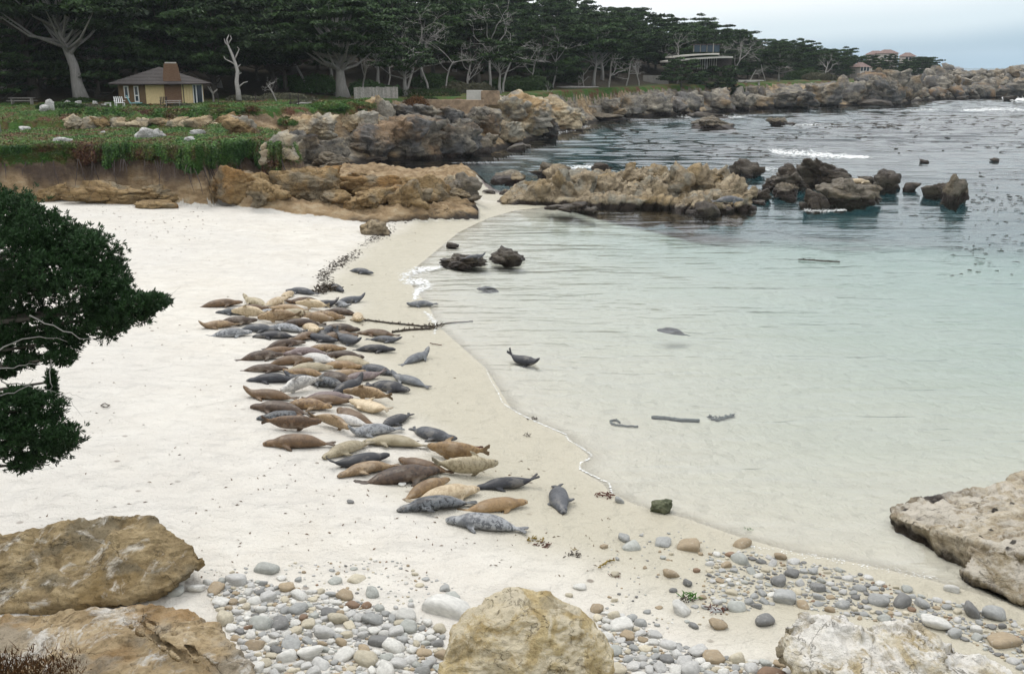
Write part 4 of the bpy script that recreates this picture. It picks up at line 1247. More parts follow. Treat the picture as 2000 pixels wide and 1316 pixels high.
hero(165, 116, 'great leaning cypress with pale bare trunk left of the yellow cottage', 201, PALEBARK, h=17, spread=9.0, bare=0.46, pads=44, lean=(-0.26, 0.0), trunk_r=0.042, leaf=0.36)
hero(70, 118, 'dark trunked cypress leaning left beside the great pale trunk', 202, BARK, h=16, spread=7.0, bare=0.5, pads=34, lean=(-0.10, 0.0), trunk_r=0.036, leaf=0.36)
hero(32, 124, 'straight thick pale trunked cypress at the left edge of the wood', 203, PALEBARK, h=18, spread=7.5, bare=0.5, pads=36, lean=(-0.04, 0.0), trunk_r=0.045, leaf=0.36)
hero(8, 119, 'thin grey trunked cypress at the far left edge of the wood', 204, PALEBARK, h=15, spread=5, bare=0.55, pads=26, trunk_r=0.018, leaf=0.36)
hero(210, 128, 'slender cypress standing in shade just behind the cottage roof', 205, BARK, h=13, spread=6.5, bare=0.3, pads=40, trunk_r=0.025, leaf=0.36)
hero(330, 130, 'broad cypress with foliage hanging low behind the cottage chimney', 206, BARK, h=13, spread=8.5, bare=0.16, pads=56, trunk_r=0.03, leaf=0.36)
hero(420, 131, 'wide cypress filling the gap right of the cottage roof', 207, BARK, h=13, spread=7.5, bare=0.18, pads=52, trunk_r=0.03, leaf=0.36)
hero(540, 140, 'broad layered cypress behind the grey leaning dead tree', 208, BARK, h=13, spread=8.0, bare=0.22, pads=50, trunk_r=0.03, leaf=0.36)
hero(672, 131, 'great spreading cypress with several thick trunks at the end of the wooden fence', 209, PALEBARK, h=12.5, spread=7.6, bare=0.36, pads=50, trunk_r=0.06, leaf=0.33, dens=85)
hero(792, 139, 'round headed cypress with branching bare trunk behind the wooden fence', 210, PALEBARK, h=7.6, spread=4.2, bare=0.45, pads=30, trunk_r=0.045, leaf=0.3)
hero(978, 152, 'small cypress with pale trunk above the rock dome', 211, PALEBARK, h=8.0, spread=4.0, bare=0.5, pads=22, trunk_r=0.03, leaf=0.3)
hero(1158, 192, 'tall flat topped cypress with long pale trunk on the shore terrace', 212, PALEBARK, h=11.5, spread=6.0, bare=0.5, pads=30, trunk_r=0.03, leaf=0.36)
hero(1330, 213, 'wide low cypress growing under the curved roof', 213, BARK, h=5.6, spread=5.0, bare=0.1, pads=36, trunk_r=0.03, leaf=0.34)
hero(1400, 222, 'dark low cypress at the right end of the curved roofed house', 214, BARK, h=6.0, spread=5.6, bare=0.08, pads=40, trunk_r=0.03, leaf=0.34)
hero(1520, 262, 'spreading cypress on the far lawn with pale forked trunk', 215, PALEBARK, h=8.5, spread=6.0, bare=0.4, pads=30, trunk_r=0.03, leaf=0.36)
hero(1790, 388, 'lollipop shaped cypress at the seaward end of the far headland', 216, BARK, h=7.0, spread=3.8, bare=0.5, pads=24, trunk_r=0.03, leaf=0.4)
hero(1812, 390, 'last dark cypress on the far headland, wider than the lollipop shaped one', 217, BARK, h=8.0, spread=5.4, bare=0.35, pads=30, trunk_r=0.03, leaf=0.4)

# ---------------- dead trees
DEADS = [  # px, optical distance, row of the top, branch spread, lean, forks, label
        (545, 118, 148, 0.7, -0.55, 4, 'low grey dead tree with twisted branches leaning left'),
        (418, 114, 168, 0.1, 0.1, 1, 'grey broken stump right of the cottage glass door'),
        (1143, 187, 128, 0.3, -0.25, 2, 'thin curving white dead trunk beside the tall flat topped cypress'),
        (1130, 184, 150, 0.9, 0.1, 3, 'low bleached bush of bare branches by the curving dead trunk'),
        (1068, 160, 160, 0.6, 0.4, 3, 'small bleached dead branch arching at the end of the rock dome'),
        (1222, 208, 108, 0.5, 0.0, 4, 'bleached many branched dead tree above the far cliff, left one of two'),
        (1248, 210, 112, 0.5, 0.1, 4, 'bleached many branched dead tree above the far cliff, right one of two'),
        (915, 153, 82, 0.5, 0.0, 5, 'grey dead tree with drooping twiggy crown in the middle of the wood'),
        (793, 152, 6, 0.4, 0.03, 4, 'tall white branching dead tree in the wood, left of the bleached fan'),
        (838, 153, 42, 0.7, 0.1, 5, 'bleached fan of dead branches high in the wood'),
        (957, 163, -2, 0.3, 0.0, 4, 'tallest grey dead tree, on the skyline where the wood meets the sky'),
        (982, 162, 38, 0.6, 0.0, 4, 'pale dead tree with spread branches below the skyline'),
        (1078, 180, 52, 0.7, 0.1, 4, 'crooked white dead branch crown on the middle ridge'),
        (1428, 230, 70, 0.8, 0.1, 5, 'silvery twisted dead tree at the right end of the curved roofed house'),
        (1462, 246, 118, 0.6, 0.5, 4, 'pale forked dead tree leaning over the far lawn'),
        (1322, 225, 62, 0.5, 0.0, 4, 'grey leafless tree right behind the left end of the curved roofed house'),
        (612, 139, 10, 0.15, 0.0, 2, 'single white dead pole high in the wood at the top of the picture'),
        (708, 138, 105, 0.4, 0.25, 3, 'white dead trunk behind the great spreading cypress'),
        (872, 152, 60, 0.5, -0.1, 4, 'pale leaning dead tree between the bleached fan and the drooping one'),
        (1030, 172, 78, 0.5, 0.1, 4, 'grey dead tree with forked top above the dark rounded bush'),
        (1188, 197, 92, 0.4, 0.0, 4, 'pale dead trunk left of the two many branched ones'),
        (1495, 262, 92, 0.6, -0.1, 4, 'grey dead tree on the slope right of the silvery twisted one'),
        (755, 146, 72, 0.4, 0.1, 4, 'thin pale dead tree above the left half of the wooden fence'),
        (1610, 300, 104, 0.6, 0.0, 4, 'small bleached dead tree among the far headland cypresses')]
for k, (px, Z, top, sp, lean, dep, lab) in enumerate(DEADS):
    b0 = on_ground(px, Z)
    h = CAM_H + (HORIZON - top) * Z / (FPX / CT) - b0[2]
    T = dead_tree(300 + k, h, sp, lean, dep, 0.09 if k == 1 else (0.018 if h > 8 else 0.028), 0.62 if h > 8 else 0.38)
    zz_ = max(v_[:, 2].max() for v_ in T.v)
    T.v = [v_ * np.array([min(1.0, 1.3 * h / zz_), min(1.0, 1.3 * h / zz_), h / zz_]) for v_ in T.v]
    o = T.build('dead_tree', DEAD, None, True, tuple(b0))
    tag(o, lab, 'dead tree')
T = MB()
bp = on_ground(466, 113)
Zs = 113.0
pp = [(467, 197), (465, 178), (462, 160), (464, 140), (459, 122), (452, 104), (445, 88), (443, 78), (447, 68)]
T.tube([at_depth(a, b_, Zs) - bp for a, b_ in pp], [0.34, 0.27, 0.23, 0.20, 0.17, 0.14, 0.11, 0.08, 0.03], 8)
for q in ([(463, 150), (468, 144), (472, 143)], [(461, 128), (452, 122), (440, 116), (437, 110)], [(458, 118), (463, 106), (467, 96), (463, 92)], [(448, 92), (440, 84), (438, 76)], [(464, 172), (476, 162), (484, 160)], [(446, 86), (452, 76), (450, 70)], [(462, 134), (470, 126)]):
    T.tube([at_depth(a, b_, Zs) - bp for a, b_ in q], np.linspace(0.10, 0.03, len(q)), 5)
tag(T.build('dead_tree', DEAD, None, True, tuple(bp)), 'tall bare white dead tree standing right of the cottage', 'dead tree')
# fallen logs
for k, (px, Z, ln, az, lab) in enumerate([(1128, 184, 8.0, 0.1, 'long bleached log lying on the shore terrace under the tall cypress'), (1150, 178, 5.0, -0.3, 'grey fallen trunk hanging over the bank below the long log'),
                                         (595, 110, 2.0, -0.5, 'pale plank of driftwood on the edge of the upper terrace'), (1460, 243, 6.0, 0.1, 'bleached horizontal trunk lying on the far lawn')]):
    b = on_ground(px, Z)
    dx, dy = math.cos(az) * ln / 2, math.sin(az) * ln / 2
    pts = [(-dx, -dy, 0.12), (-dx * 0.3, -dy * 0.3, 0.25), (dx * 0.4, dy * 0.4, 0.22), (dx, dy, 0.3)]
    o = MB().tube(pts, [0.22 * ln / 8 + 0.05, 0.2 * ln / 8 + 0.05, 0.14 * ln / 8 + 0.04, 0.05], 7).build('log', DEAD, None, True, tuple(b))
    tag(o, lab, 'log')


# ---------------- shrubs and hedges
def bush(name, px, Z, w, d, h, mat, label, seed, leaf=0.16, n=None, zoff=0.0, box=False, cat='shrub'):
    g = np.random.default_rng(seed)
    n = n or int(420 * (w * h + w * d + d * h) * 0.16 / leaf ** 1.2 * 0.12) + 200
    u = g.normal(size=(n, 3)); u /= np.linalg.norm(u, axis=1, keepdims=True)
    if box: u = u / np.abs(u).max(1, keepdims=True) ** 0.8
    u[:, 2] = np.abs(u[:, 2])
    lump = 1 + 0.16 * fbm(u * 2.3, seed, 3)
    c_ = u * lump[:, None] * g.uniform(0.78, 1.0, (n, 1)) * np.array([w / 2, d / 2, h])
    v, q = leaf_quads(c_, u + g.normal(0, 0.5, (n, 3)), g.uniform(0.6, 1.3, n) * leaf, g)
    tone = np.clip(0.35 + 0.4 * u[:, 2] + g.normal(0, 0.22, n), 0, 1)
    e_ = empty(name, on_ground(px, Z) + np.array([0, 0, zoff]))
    link('foliage', make_mesh('foliage', v, q, mat, False, {'tone': np.repeat(tone, 4)}), e_)
    S = MB()
    for k in range(5):
        a = g.uniform(0, 6.28)
        S.tube([(0.1 * math.cos(a), 0.1 * math.sin(a), -0.2), (w * 0.18 * math.cos(a), d * 0.18 * math.sin(a), h * 0.6)], [0.04, 0.02], 4, False)
    S.build('stem', BARK, e_)
    return tag(e_, label, cat)


bush('bush', 615, 140, 8, 4, 2.4, SHRUB, 'bright green bush left of the great spreading cypress', 401, 0.2)
bush('bush', 575, 142, 6, 4, 1.8, SHRUB, 'green bush furthest left in the row behind the dead tree', 402, 0.2)
bush('bush', 720, 143, 7, 4, 2.0, SHRUB, 'green bush right of the great spreading cypress', 403, 0.2)
bush('bush', 765, 141, 4, 3, 1.5, SHRUB, 'small green bush above the wooden fence', 404, 0.2)
bush('bush', 850, 158, 9, 4, 2.2, HEDGE, 'dark green bush behind the clipped hedge', 405, 0.22)
bush('bush', 900, 152, 6, 3, 1.6, SAGE, 'grey green bush above the end of the clipped hedge', 406, 0.2)
bush('bush', 935, 152, 5, 3, 1.5, SAGE, 'grey green bush at the top of the rock dome', 407, 0.2)
bush('bush', 1045, 168, 6, 4, 2.4, HEDGE, 'dark rounded bush at the right of the rock dome', 408, 0.22)
bush('bush', 1095, 190, 8, 4, 2.6, HEDGE, 'dark bush under the wood left of the curving dead trunk', 409, 0.24)
bush('bush', 1000, 168, 12, 4, 2.2, HEDGE, 'long dark bush under the wood above the rock dome', 410, 0.24)
bush('bush', 1442, 226, 4, 3, 2.6, HEDGE, 'dark bush at the lip of the far terrace under the silvery dead tree', 411, 0.25)
bush('bush', 1570, 285, 14, 5, 3.0, HEDGE, 'dark bush on the far lawn left of the small white villa', 412, 0.3)
bush('bush', 1600, 280, 10, 4, 2.2, SAGE, 'grey bush on the far lawn right of the dark one', 413, 0.3)
bush('bush', 100, 98, 3.0, 2.0, 0.7, SHRUB, 'low green bush beside the tall leaning white rock', 414, 0.14)
bush('bush', 130, 97, 4.0, 2.0, 0.6, SHRUB, 'low green mat of leaves below the cottage terrace', 415, 0.14)
bush('bush', 160, 113, 4.5, 1.6, 0.55, HEDGE, 'low dark bush at the foot of the great leaning trunk', 416, 0.14)
bush('bush', 280, 102.5, 1.4, 0.8, 0.35, HEDGE, 'small dark green plant below the left corner of the cottage wall', 417, 0.1)
bush('bush', 295, 103.0, 0.6, 0.5, 0.3, RUST, 'little reddish plant against the yellow cottage wall', 418, 0.08)
bush('bush', 812, 128, 3.6, 2.5, 1.7, RUST, 'rounded rusty orange bush left of the garden wall', 419, 0.14)
bush('bush', 480, 117, 5, 2, 0.7, SAGE, 'grey scrub at the foot of the tall white dead tree', 420, 0.16)
bush('bush', 560, 122, 8, 3, 0.8, SAGE, 'grey scrub below the leaning grey dead tree', 421, 0.16)
bush('bush', 600, 112, 4, 2, 0.5, SAGE, 'low grey scrub by the fence posts on the upper terrace', 422, 0.16)
bush('bush', 170, 100.5, 5, 1.6, 0.4, SAGE, 'pale dry scrub below the cottage chairs', 423, 0.12)
bush('bush', 350, 101.5, 3, 1.2, 0.3, SAGE, 'dry grass tuft below the cottage chimney wall', 424, 0.12)
bush('hedge', 838, 139, 8.4, 1.2, 1.15, HEDGE, 'long clipped green hedge above the garden wall', 425, 0.13, None, 0, True, 'hedge')
bush('hedge', 822, 130.5, 4.2, 1.0, 0.7, HEDGE, 'low dark hedge hanging over the brown garden wall', 426, 0.13, None, 0, True, 'hedge')
for k, (px, Z, w, lab) in enumerate([(640, 104, 5, 'mound of ice plant spilling over the promontory edge, left one'), (690, 107, 5, 'mound of ice plant spilling over the promontory edge beside the yellow knob'), (720, 113, 5, 'dark green ice plant mound on top of the yellow knob'),
                                     (575, 99, 5, 'bright green patch of ice plant hanging down the promontory bank'), (450, 97, 6, 'ice plant mound on the bank right of the cottage terrace')]):
    bush('ice_plant', px, Z, w, 3.0, 0.75, ICE, lab, 440 + k, 0.13, 2600, -0.15, False, 'plant')

# ---------------- ice plant mat over the lawns and cliff tops (nobody could count it)
g = np.random.default_rng(12)
N = 230000
cpx = g.uniform(-80, 760, N); Zc = g.uniform(60, 121, N)
yy_ = (Zc - 1.3) / CT; xx_ = (cpx - 1000) / FPX * Zc
K = land(xx_, yy_)
ok = (K['cover'] > 0.25) & (K['d'] > 0.5) & (K['floor'] < 0.5)
lipb = (K['s1'] > 0.15) & (K['d1'] < 1.6) & (Zc < 84)
ok &= (lipb | (g.random(N) < 0.42))
xx_, yy_, zz_ = xx_[ok], yy_[ok], K['z'][ok]
lp = lipb[ok]
n = len(xx_)
up = g.uniform(0.0, 0.12, n) + np.where(lp, g.uniform(0, 0.25, n), 0)
cen = np.stack([xx_, yy_ - np.where(lp, g.uniform(0, 0.35, n), 0), zz_ + up], 1)
v, q = leaf_quads(cen, g.normal(0, 0.4, (n, 3)) + np.array([0, -0.2, 0.9]), g.uniform(0.05, 0.13, n), g, 0.55)
o = link('ice_plant_mat', make_mesh('ice_plant_mat', v, q, ICE, False, {'tone': np.repeat(np.clip(g.normal(0.62, 0.28, n), 0, 1), 4)}))
tag(o, 'green and red ice plant carpeting the terraces and their edges', 'ice plant', None, 'stuff')

# hanging curtain of leaves and dead stems under the front lip
lx, ly = [], []
lipP = T1[:11]
seg = np.diff(lipP, axis=0); ln = np.hypot(seg[:, 0], seg[:, 1]); cum = np.concatenate([[0], np.cumsum(ln)])
n = 75000
sarc = g.uniform(0, cum[-1], n)
bx = np.interp(sarc, cum, lipP[:, 0]); by = np.interp(sarc, cum, lipP[:, 1])
sp_ = np.stack([bx / 2.2, by / 2.2, np.zeros(n)], 1)
depth_ = np.clip(0.55 + 1.05 * fbm(sp_, 77, 3), 0.15, 1.9)
drop = g.uniform(0, 1, n) ** 0.8 * depth_
K = land(bx, by)
edge = np.full(n, -2.4)
for o_ in np.linspace(2.0, -2.2, 15)[::-1]:
    s_k = land(bx, by + o_)['s1']
    edge = np.where((edge < -2.3) & (s_k > 0.62), o_, edge)
edge = np.where(edge < -2.3, 0, edge)
yo = by + edge - 0.05 - 0.35 * drop + g.uniform(-0.3, 0.12, n)
zo = np.maximum(4.55 - drop + g.uniform(-0.05, 0.25, n), land(bx, yo)['z'])
v, q = leaf_quads(np.stack([bx, yo, zo], 1), g.normal(0, 0.4, (n, 3)) + np.array([0, -0.7, 0.6]), g.uniform(0.06, 0.14, n), g, 0.55)
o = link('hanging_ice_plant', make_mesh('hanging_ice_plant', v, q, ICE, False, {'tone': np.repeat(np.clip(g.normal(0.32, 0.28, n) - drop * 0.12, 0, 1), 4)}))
tag(o, 'ice plant hanging in a thick fringe over the edge of the front cliff', 'ice plant', None, 'stuff')
n = 26000
cpx = g.uniform(118, 470, n)
drop = g.uniform(0, 1, n) ** 1.2 * np.clip(0.62 + 0.9 * fbm(np.stack([cpx / 26, cpx * 0, cpx * 0], 1), 79, 3), 0.12, 1.15)
Zl = np.interp(cpx, LIP_COL, LIP_Z) - 2.4 - 2.0 * drop + g.uniform(-1.2, 0.6, n)
yl = (Zl - 1.3) / CT; xl = (cpx - 1000) / FPX * Zl
zl = np.maximum(5.45 - drop, ground_z(xl, yl)) + g.uniform(-0.05, 0.18, n)
v, q = leaf_quads(np.stack([xl, yl, zl], 1), g.normal(0, 0.45, (n, 3)) + np.array([0, -0.6, 0.5]), g.uniform(0.08, 0.2, n), g, 0.5)
o = link('hanging_ice_plant', make_mesh('hanging_ice_plant', v, q, ICE, False, {'tone': np.repeat(np.clip(g.normal(0.4, 0.3, n), 0, 1), 4)}))
tag(o, 'reddish ice plant hanging over the low scarp under the cottage terrace', 'ice plant', None, 'stuff')
R_ = MB()
for k in range(80):
    s_ = cum[-1] * ((int(g.integers(0, 16)) + g.normal(0.5, 0.22)) / 16); x0 = np.interp(s_, cum, lipP[:, 0]); y0 = np.interp(s_, cum, lipP[:, 1]) - 0.9
    L_ = g.uniform(0.4, 2.2); dxr = g.uniform(0.0, 0.9)
    t = np.linspace(0, 1, 4)
    px_, py_ = x0 + dxr * t * L_ * 0.6 + g.normal(0, 0.03, 4), y0 - 0.9 * t
    zz = 4.1 - L_ * t
    gz = land(px_, py_)['z'] + 0.04
    R_.tube(np.stack([px_, py_, np.maximum(zz - 0.3, gz)], 1), [0.035, 0.03, 0.02, 0.01], 4, False)
o = R_.build('hanging_roots', plain('dead_stems', (0.07, 0.055, 0.05), 0.95), None, True)
tag(o, 'dead dark stems and roots hanging down the front cliff face', 'roots', None, 'stuff')

# ---------------- the near cypress on the left
g = np.random.default_rng(31)
root = empty('cypress_tree', (-11.6, 12.8, float(ground_z(-11.6, 12.8)[0]) - 0.3))
rl = np.array(root.location)
W_ = lambda p: np.array(p) - rl
T = MB()
base = np.array([0, 0, 0.0])
head = W_((-10.6, 13.4, 8.2))
T.tube([base, W_((-11.4, 12.9, 4.5)), W_((-11.0, 13.1, 6.5)), head, W_((-10.4, 13.6, 10.0))], [0.42, 0.33, 0.28, 0.2, 0.1], 9)
T.build('trunk', BARK, root, True)
CL = [  # px, py, rx, ry (photo px), depth
 (-40, 420, 90, 60, 14.3), (25, 430, 62, 52, 14.2), (75, 455, 70, 48, 14.0), (130, 480, 70, 45, 14.1), (180, 500, 52, 45, 13.9), (205, 545, 42, 42, 14.0), (30, 500, 80, 55, 13.8), (100, 530, 75, 42, 13.7),
 (165, 560, 75, 40, 13.7), (215, 590, 45, 34, 13.9), (265, 595, 42, 22, 13.8), (300, 590, 30, 16, 13.8), (240, 615, 60, 22, 13.9), (40, 575, 60, 40, 13.9), (-20, 560, 60, 70, 14.2), (150, 625, 60, 30, 14.0), (205, 640, 48, 20, 13.9),
 (60, 640, 55, 34, 14.1), (15, 660, 45, 45, 14.1), (-30, 650, 50, 60, 14.3), (120, 665, 40, 22, 13.9), (118, 698, 30, 16, 13.8), (45, 705, 34, 14, 14.0), (5, 728, 22, 12, 14.1),
 (101, 745, 6, 24, 13.8), (40, 778, 42, 14, 13.6), (85, 795, 40, 24, 13.6), (20, 800, 60, 34, 13.6), (70, 840, 55, 26, 13.5), (120, 855, 40, 24, 13.5), (20, 860, 60, 30, 13.5), (95, 880, 35, 16, 13.5), (50, 905, 28, 15, 13.5), (-20, 850, 60, 50, 13.7)]
cen, nor, tone = [], [], []
LB = MB()
for k, (px, py, rx, ry, Z) in enumerate(CL):
    s = FPX / Z
    a, b = rx / s, ry / s
    c0 = W_(at_depth(px, py, Z))
    n = int(40 + 1500 * a * b + 230 * (a + b))
    u = g.normal(size=(n, 3)); u /= np.linalg.norm(u, axis=1, keepdims=True)
    u *= g.uniform(0.45, 1.0, (n, 1)) ** 0.6
    u *= (1 + 0.30 * fbm(u * 2.6 + k, 5, 3))[:, None]
    u *= np.where(g.random((n, 1)) < 0.07, g.uniform(1.05, 1.38, (n, 1)), 1.0)
    cen.append(c0 + u * np.array([a, min(a, 0.65), b]))
    nor.append(u * np.array([0.8, 0.8, 0.6]) + np.array([0.25, 0, 0.65]) + g.normal(0, 0.25, (n, 3)))
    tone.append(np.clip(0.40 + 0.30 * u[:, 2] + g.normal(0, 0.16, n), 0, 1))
    hub = W_((-10.7, 13.5, CAM_H - Z * (ST + (py - 658) / FPX * CT) - 0.5))
    mid = hub * 0.45 + c0 * 0.55 + np.array([0, 0, -0.12])
    LB.tube([hub, mid, c0], [0.06, 0.04, 0.015], 5, False)
cen, nor, tone = map(np.concatenate, (cen, nor, tone))
n = len(cen)
nor /= np.linalg.norm(nor, axis=1, keepdims=True)
# a tuft: a fan of stubby scale leaf twigs
NB = 13
V, F3, TN = [], [], []
for b_ in range(NB):
    d_ = nor + g.normal(0, 0.55, (n, 3)); d_ /= np.linalg.norm(d_, axis=1, keepdims=True)
    L_ = g.uniform(0.035, 0.085, (n, 1))
    w_ = L_ * g.uniform(0.09, 0.15, (n, 1))
    p = np.cross(d_, g.normal(size=(n, 3))); p /= np.linalg.norm(p, axis=1, keepdims=True)
    r_ = np.cross(d_, p)
    o_ = cen + g.normal(0, 0.012, (n, 3))
    mid = o_ + d_ * L_ * 0.55
    V.append(np.stack([o_, mid + p * w_, mid - p * w_ * 0.5 + r_ * w_ * 0.87, mid - p * w_ * 0.5 - r_ * w_ * 0.87, o_ + d_ * L_], 1).reshape(-1, 3))
    i0 = (np.arange(n) * 5 + b_ * n * 5)[:, None]
    F3.append(np.concatenate([i0 + np.array(t) for t in ((0, 2, 1), (0, 3, 2), (0, 1, 3), (4, 1, 2), (4, 2, 3), (4, 3, 1))]))
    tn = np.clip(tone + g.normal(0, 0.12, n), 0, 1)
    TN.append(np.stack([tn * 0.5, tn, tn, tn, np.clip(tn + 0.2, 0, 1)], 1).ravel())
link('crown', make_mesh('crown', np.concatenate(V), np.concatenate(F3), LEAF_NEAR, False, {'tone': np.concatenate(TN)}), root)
LB.build('limb', BARK, root, True)
for (x0, y0, x1, y1, x2, y2, Z, r) in [(-10, 690, 60, 640, 130, 668, 13.5, 0.02), (60, 615, 110, 650, 200, 668, 13.4, 0.022), (-10, 725, 40, 715, 78, 708, 13.4, 0.018), (-10, 775, 50, 765, 60, 745, 13.4, 0.02), (0, 745, 70, 755, 110, 768, 13.4, 0.018), (110, 768, 140, 780, 160, 812, 13.4, 0.008),
                                      (98, 700, 102, 740, 100, 770, 13.5, 0.018), (305, 585, 330, 580, 352, 556, 13.8, 0.006), (110, 768, 135, 765, 165, 780, 13.4, 0.006), (0, 830, 40, 850, 20, 890, 13.4, 0.014), (70, 900, 92, 905, 104, 915, 13.4, 0.01)]:
    tt = np.linspace(0, 1, 9)
    cx_ = (1 - tt) ** 2 * x0 + 2 * tt * (1 - tt) * x1 + tt ** 2 * x2 + g.normal(0, 2.0, 9); cy_ = (1 - tt) ** 2 * y0 + 2 * tt * (1 - tt) * y1 + tt ** 2 * y2 + g.normal(0, 2.0, 9)
    MB().tube([W_(at_depth(a_, b_, Z + 0.03 * math.sin(i_))) for i_, (a_, b_) in enumerate(zip(cx_, cy_))], r * 0.6 * np.linspace(1, 0.3, 9), 5, False).build('bare_twig', PALEBARK, root, True)
tag(root, 'dark green cypress reaching in from the left over the sand, nearest of all the trees', 'tree')

# small trunk at the left frame edge on the front lawn
tag(MB().tube([(0, 0, -0.3), (-0.1, 0, 1.2), (-0.3, 0, 3.0)], [0.2, 0.17, 0.14], 8).build('tree_stump', PALEBARK, None, True, tuple(on_ground(-2, 80))), 'grey broken trunk at the left edge of the front lawn', 'stump')

# dry grass at the bottom left corner
g = np.random.default_rng(71)
n = 2600
b = np.stack([at_depth(px, py, 12.9) for px, py in zip(g.uniform(-30, 150, n), g.uniform(1290, 1345, n))])
b += g.normal(0, 0.08, (n, 3))
hgt_ = g.uniform(0.05, 0.22, n) * np.interp(b[:, 0], [-6.8, -5.9], [1.0, 0.4])
d_ = np.stack([g.normal(0, 0.5, n), g.normal(0, 0.5, n), np.ones(n)], 1) * hgt_[:, None]
w_ = np.stack([g.normal(0, 0.006, n), g.normal(0, 0.006, n), np.zeros(n)], 1)
V = np.stack([b - w_, b + w_, b + d_], 1).reshape(-1, 3)
o = link('dry_grass', make_mesh('dry_grass', V, np.arange(n * 3).reshape(n, 3), RUST, False, {'tone': np.repeat(g.uniform(0, 0.6, n), 3)}))
tag(o, 'brownish grass tuft on the brown boulder in the bottom left corner', 'grass', None, 'stuff')
# ================================================================== BUILDINGS AND GARDEN THINGS
WALLY = plain('yellow_boards', (0.60, 0.48, 0.26), 0.8, 0.1, 6)
WALLB = plain('brown_boards', (0.13, 0.085, 0.045), 0.85, 0.15, 6)
TRIMW = plain('white_paint', (0.72, 0.72, 0.70), 0.5, 0.06, 4)
GLASS = NT('window_glass', 0.08, 0.6); GLASS = GLASS.done((0.02, 0.035, 0.05))
SHINGLE = NT('grey_shingles', 0.9, 0.15)
SHINGLE = SHINGLE.done(SHINGLE.mix(SHINGLE.noise(5, 5, 0.7), (0.035, 0.033, 0.036), (0.13, 0.115, 0.105)))
m = NT('chimney_brick', 0.9, 0.15)
bt = m.n('TexBrick'); bt.inputs['Scale'].default_value = 3.2
bt.inputs['Color1'].default_value = (0.175, 0.11, 0.07, 1); bt.inputs['Color2'].default_value = (0.13, 0.07, 0.042, 1); bt.inputs['Mortar'].default_value = (0.24, 0.18, 0.13, 1)
m.l(m.mapping(None, (1, 1, 1), (R(90), 0, 0)), bt.inputs['Vector'])
BRICK = m.done(m.mix(m.math('MULTIPLY', m.noise(3, 4), 0.5), bt.outputs['Color'], (0.10, 0.05, 0.03)))
TEAL = plain('teal_canvas', (0.16, 0.33, 0.35), 0.7, 0.1)
DARKW = plain('dark_wood', (0.045, 0.035, 0.035), 0.8)
GREYW = plain('weathered_wood', (0.26, 0.245, 0.22), 0.9, 0.3, 5)
CONC = plain('pale_concrete', (0.46, 0.45, 0.41), 0.9, 0.12, 1.5)
RETAIN = plain('stained_retaining_wall', (0.27, 0.20, 0.135), 0.9, 0.45, 1.3)
STUCCO = plain('white_stucco', (0.50, 0.46, 0.42), 0.8, 0.08)
TILE = plain('red_roof_tiles', (0.19, 0.135, 0.12), 0.9, 0.3, 2)

# ---- octagonal cottage
hc = on_ground(317, 112.5)
hc[2] = 5.30
yaw_h = math.atan2(hc[1], hc[0]) - math.pi / 2
house = empty('cottage', tuple(hc), yaw_h + R(4))
RA, EH = 4.75, 2.25
ang8 = [R(-112.5 + 45 * k) for k in range(8)]       # facet 0 faces the sea
cor = [(RA * math.cos(a), RA * math.sin(a)) for a in ang8]
for k in range(8):
    (x0, y0), (x1, y1) = cor[k], cor[(k + 1) % 8]
    mat = WALLY if k in (0, 1) else WALLB
    t = np.array([x1 - x0, y1 - y0]); ln = np.hypot(*t); t /= ln
    nrm_ = np.array([t[1], -t[0]])
    mid = np.array([(x0 + x1) / 2, (y0 + y1) / 2]) - nrm_ * 0.06
    w = MB().box((mid[0], mid[1], EH / 2 - 0.3), (ln, 0.12, EH + 0.6), math.atan2(t[1], t[0]))
    if k in (0, 1):
        nb = int(ln / 0.42)
        for i in range(nb + 1):
            c_ = np.array([x0, y0]) + t * ln * i / nb + nrm_ * 0.012
            w.box((c_[0], c_[1], EH / 2 - 0.3), (0.05, 0.03, EH + 0.58), math.atan2(t[1], t[0]))
    w.build('wall', mat, house)


def facet_pt(k, u, out=0.0):
    (x0, y0), (x1, y1) = cor[k % 8], cor[(k + 1) % 8]
    t = np.array([x1 - x0, y1 - y0]); ln = np.hypot(*t); t /= ln
    p = np.array([x0, y0]) + t * u * ln + np.array([t[1], -t[0]]) * out
    return p, math.atan2(t[1], t[0]), ln


def window(k, u, w, z0, z1, bars=()):
    p, a, _ = facet_pt(k, u, 0.05)
    f = MB()
    tx, ty = math.cos(a), math.sin(a)
    for s in (-1, 1):
        f.box((p[0] + tx * s * (w / 2 - 0.05), p[1] + ty * s * (w / 2 - 0.05), (z0 + z1) / 2), (0.1, 0.08, z1 - z0), a)
    for z in (z0 + 0.05, z1 - 0.05) + tuple(bars):
        f.box((p[0], p[1], z), (w - 0.2, 0.07, 0.1), a)
    wi = f.build('window', TRIMW, house)
    p2_, _, _ = facet_pt(k, u, 0.02)
    MB().box((p2_[0], p2_[1], (z0 + z1) / 2), (w - 0.16, 0.03, z1 - z0 - 0.12), a).build('pane', GLASS, wi)


window(7, 0.28, 0.62, 0.75, 2.05)
window(7, 0.66, 0.62, 0.35, 2.05, (1.05,))
window(1, 0.60, 0.62, 0.02, 2.18)
window(1, 0.80, 1.15, 0.02, 2.18)
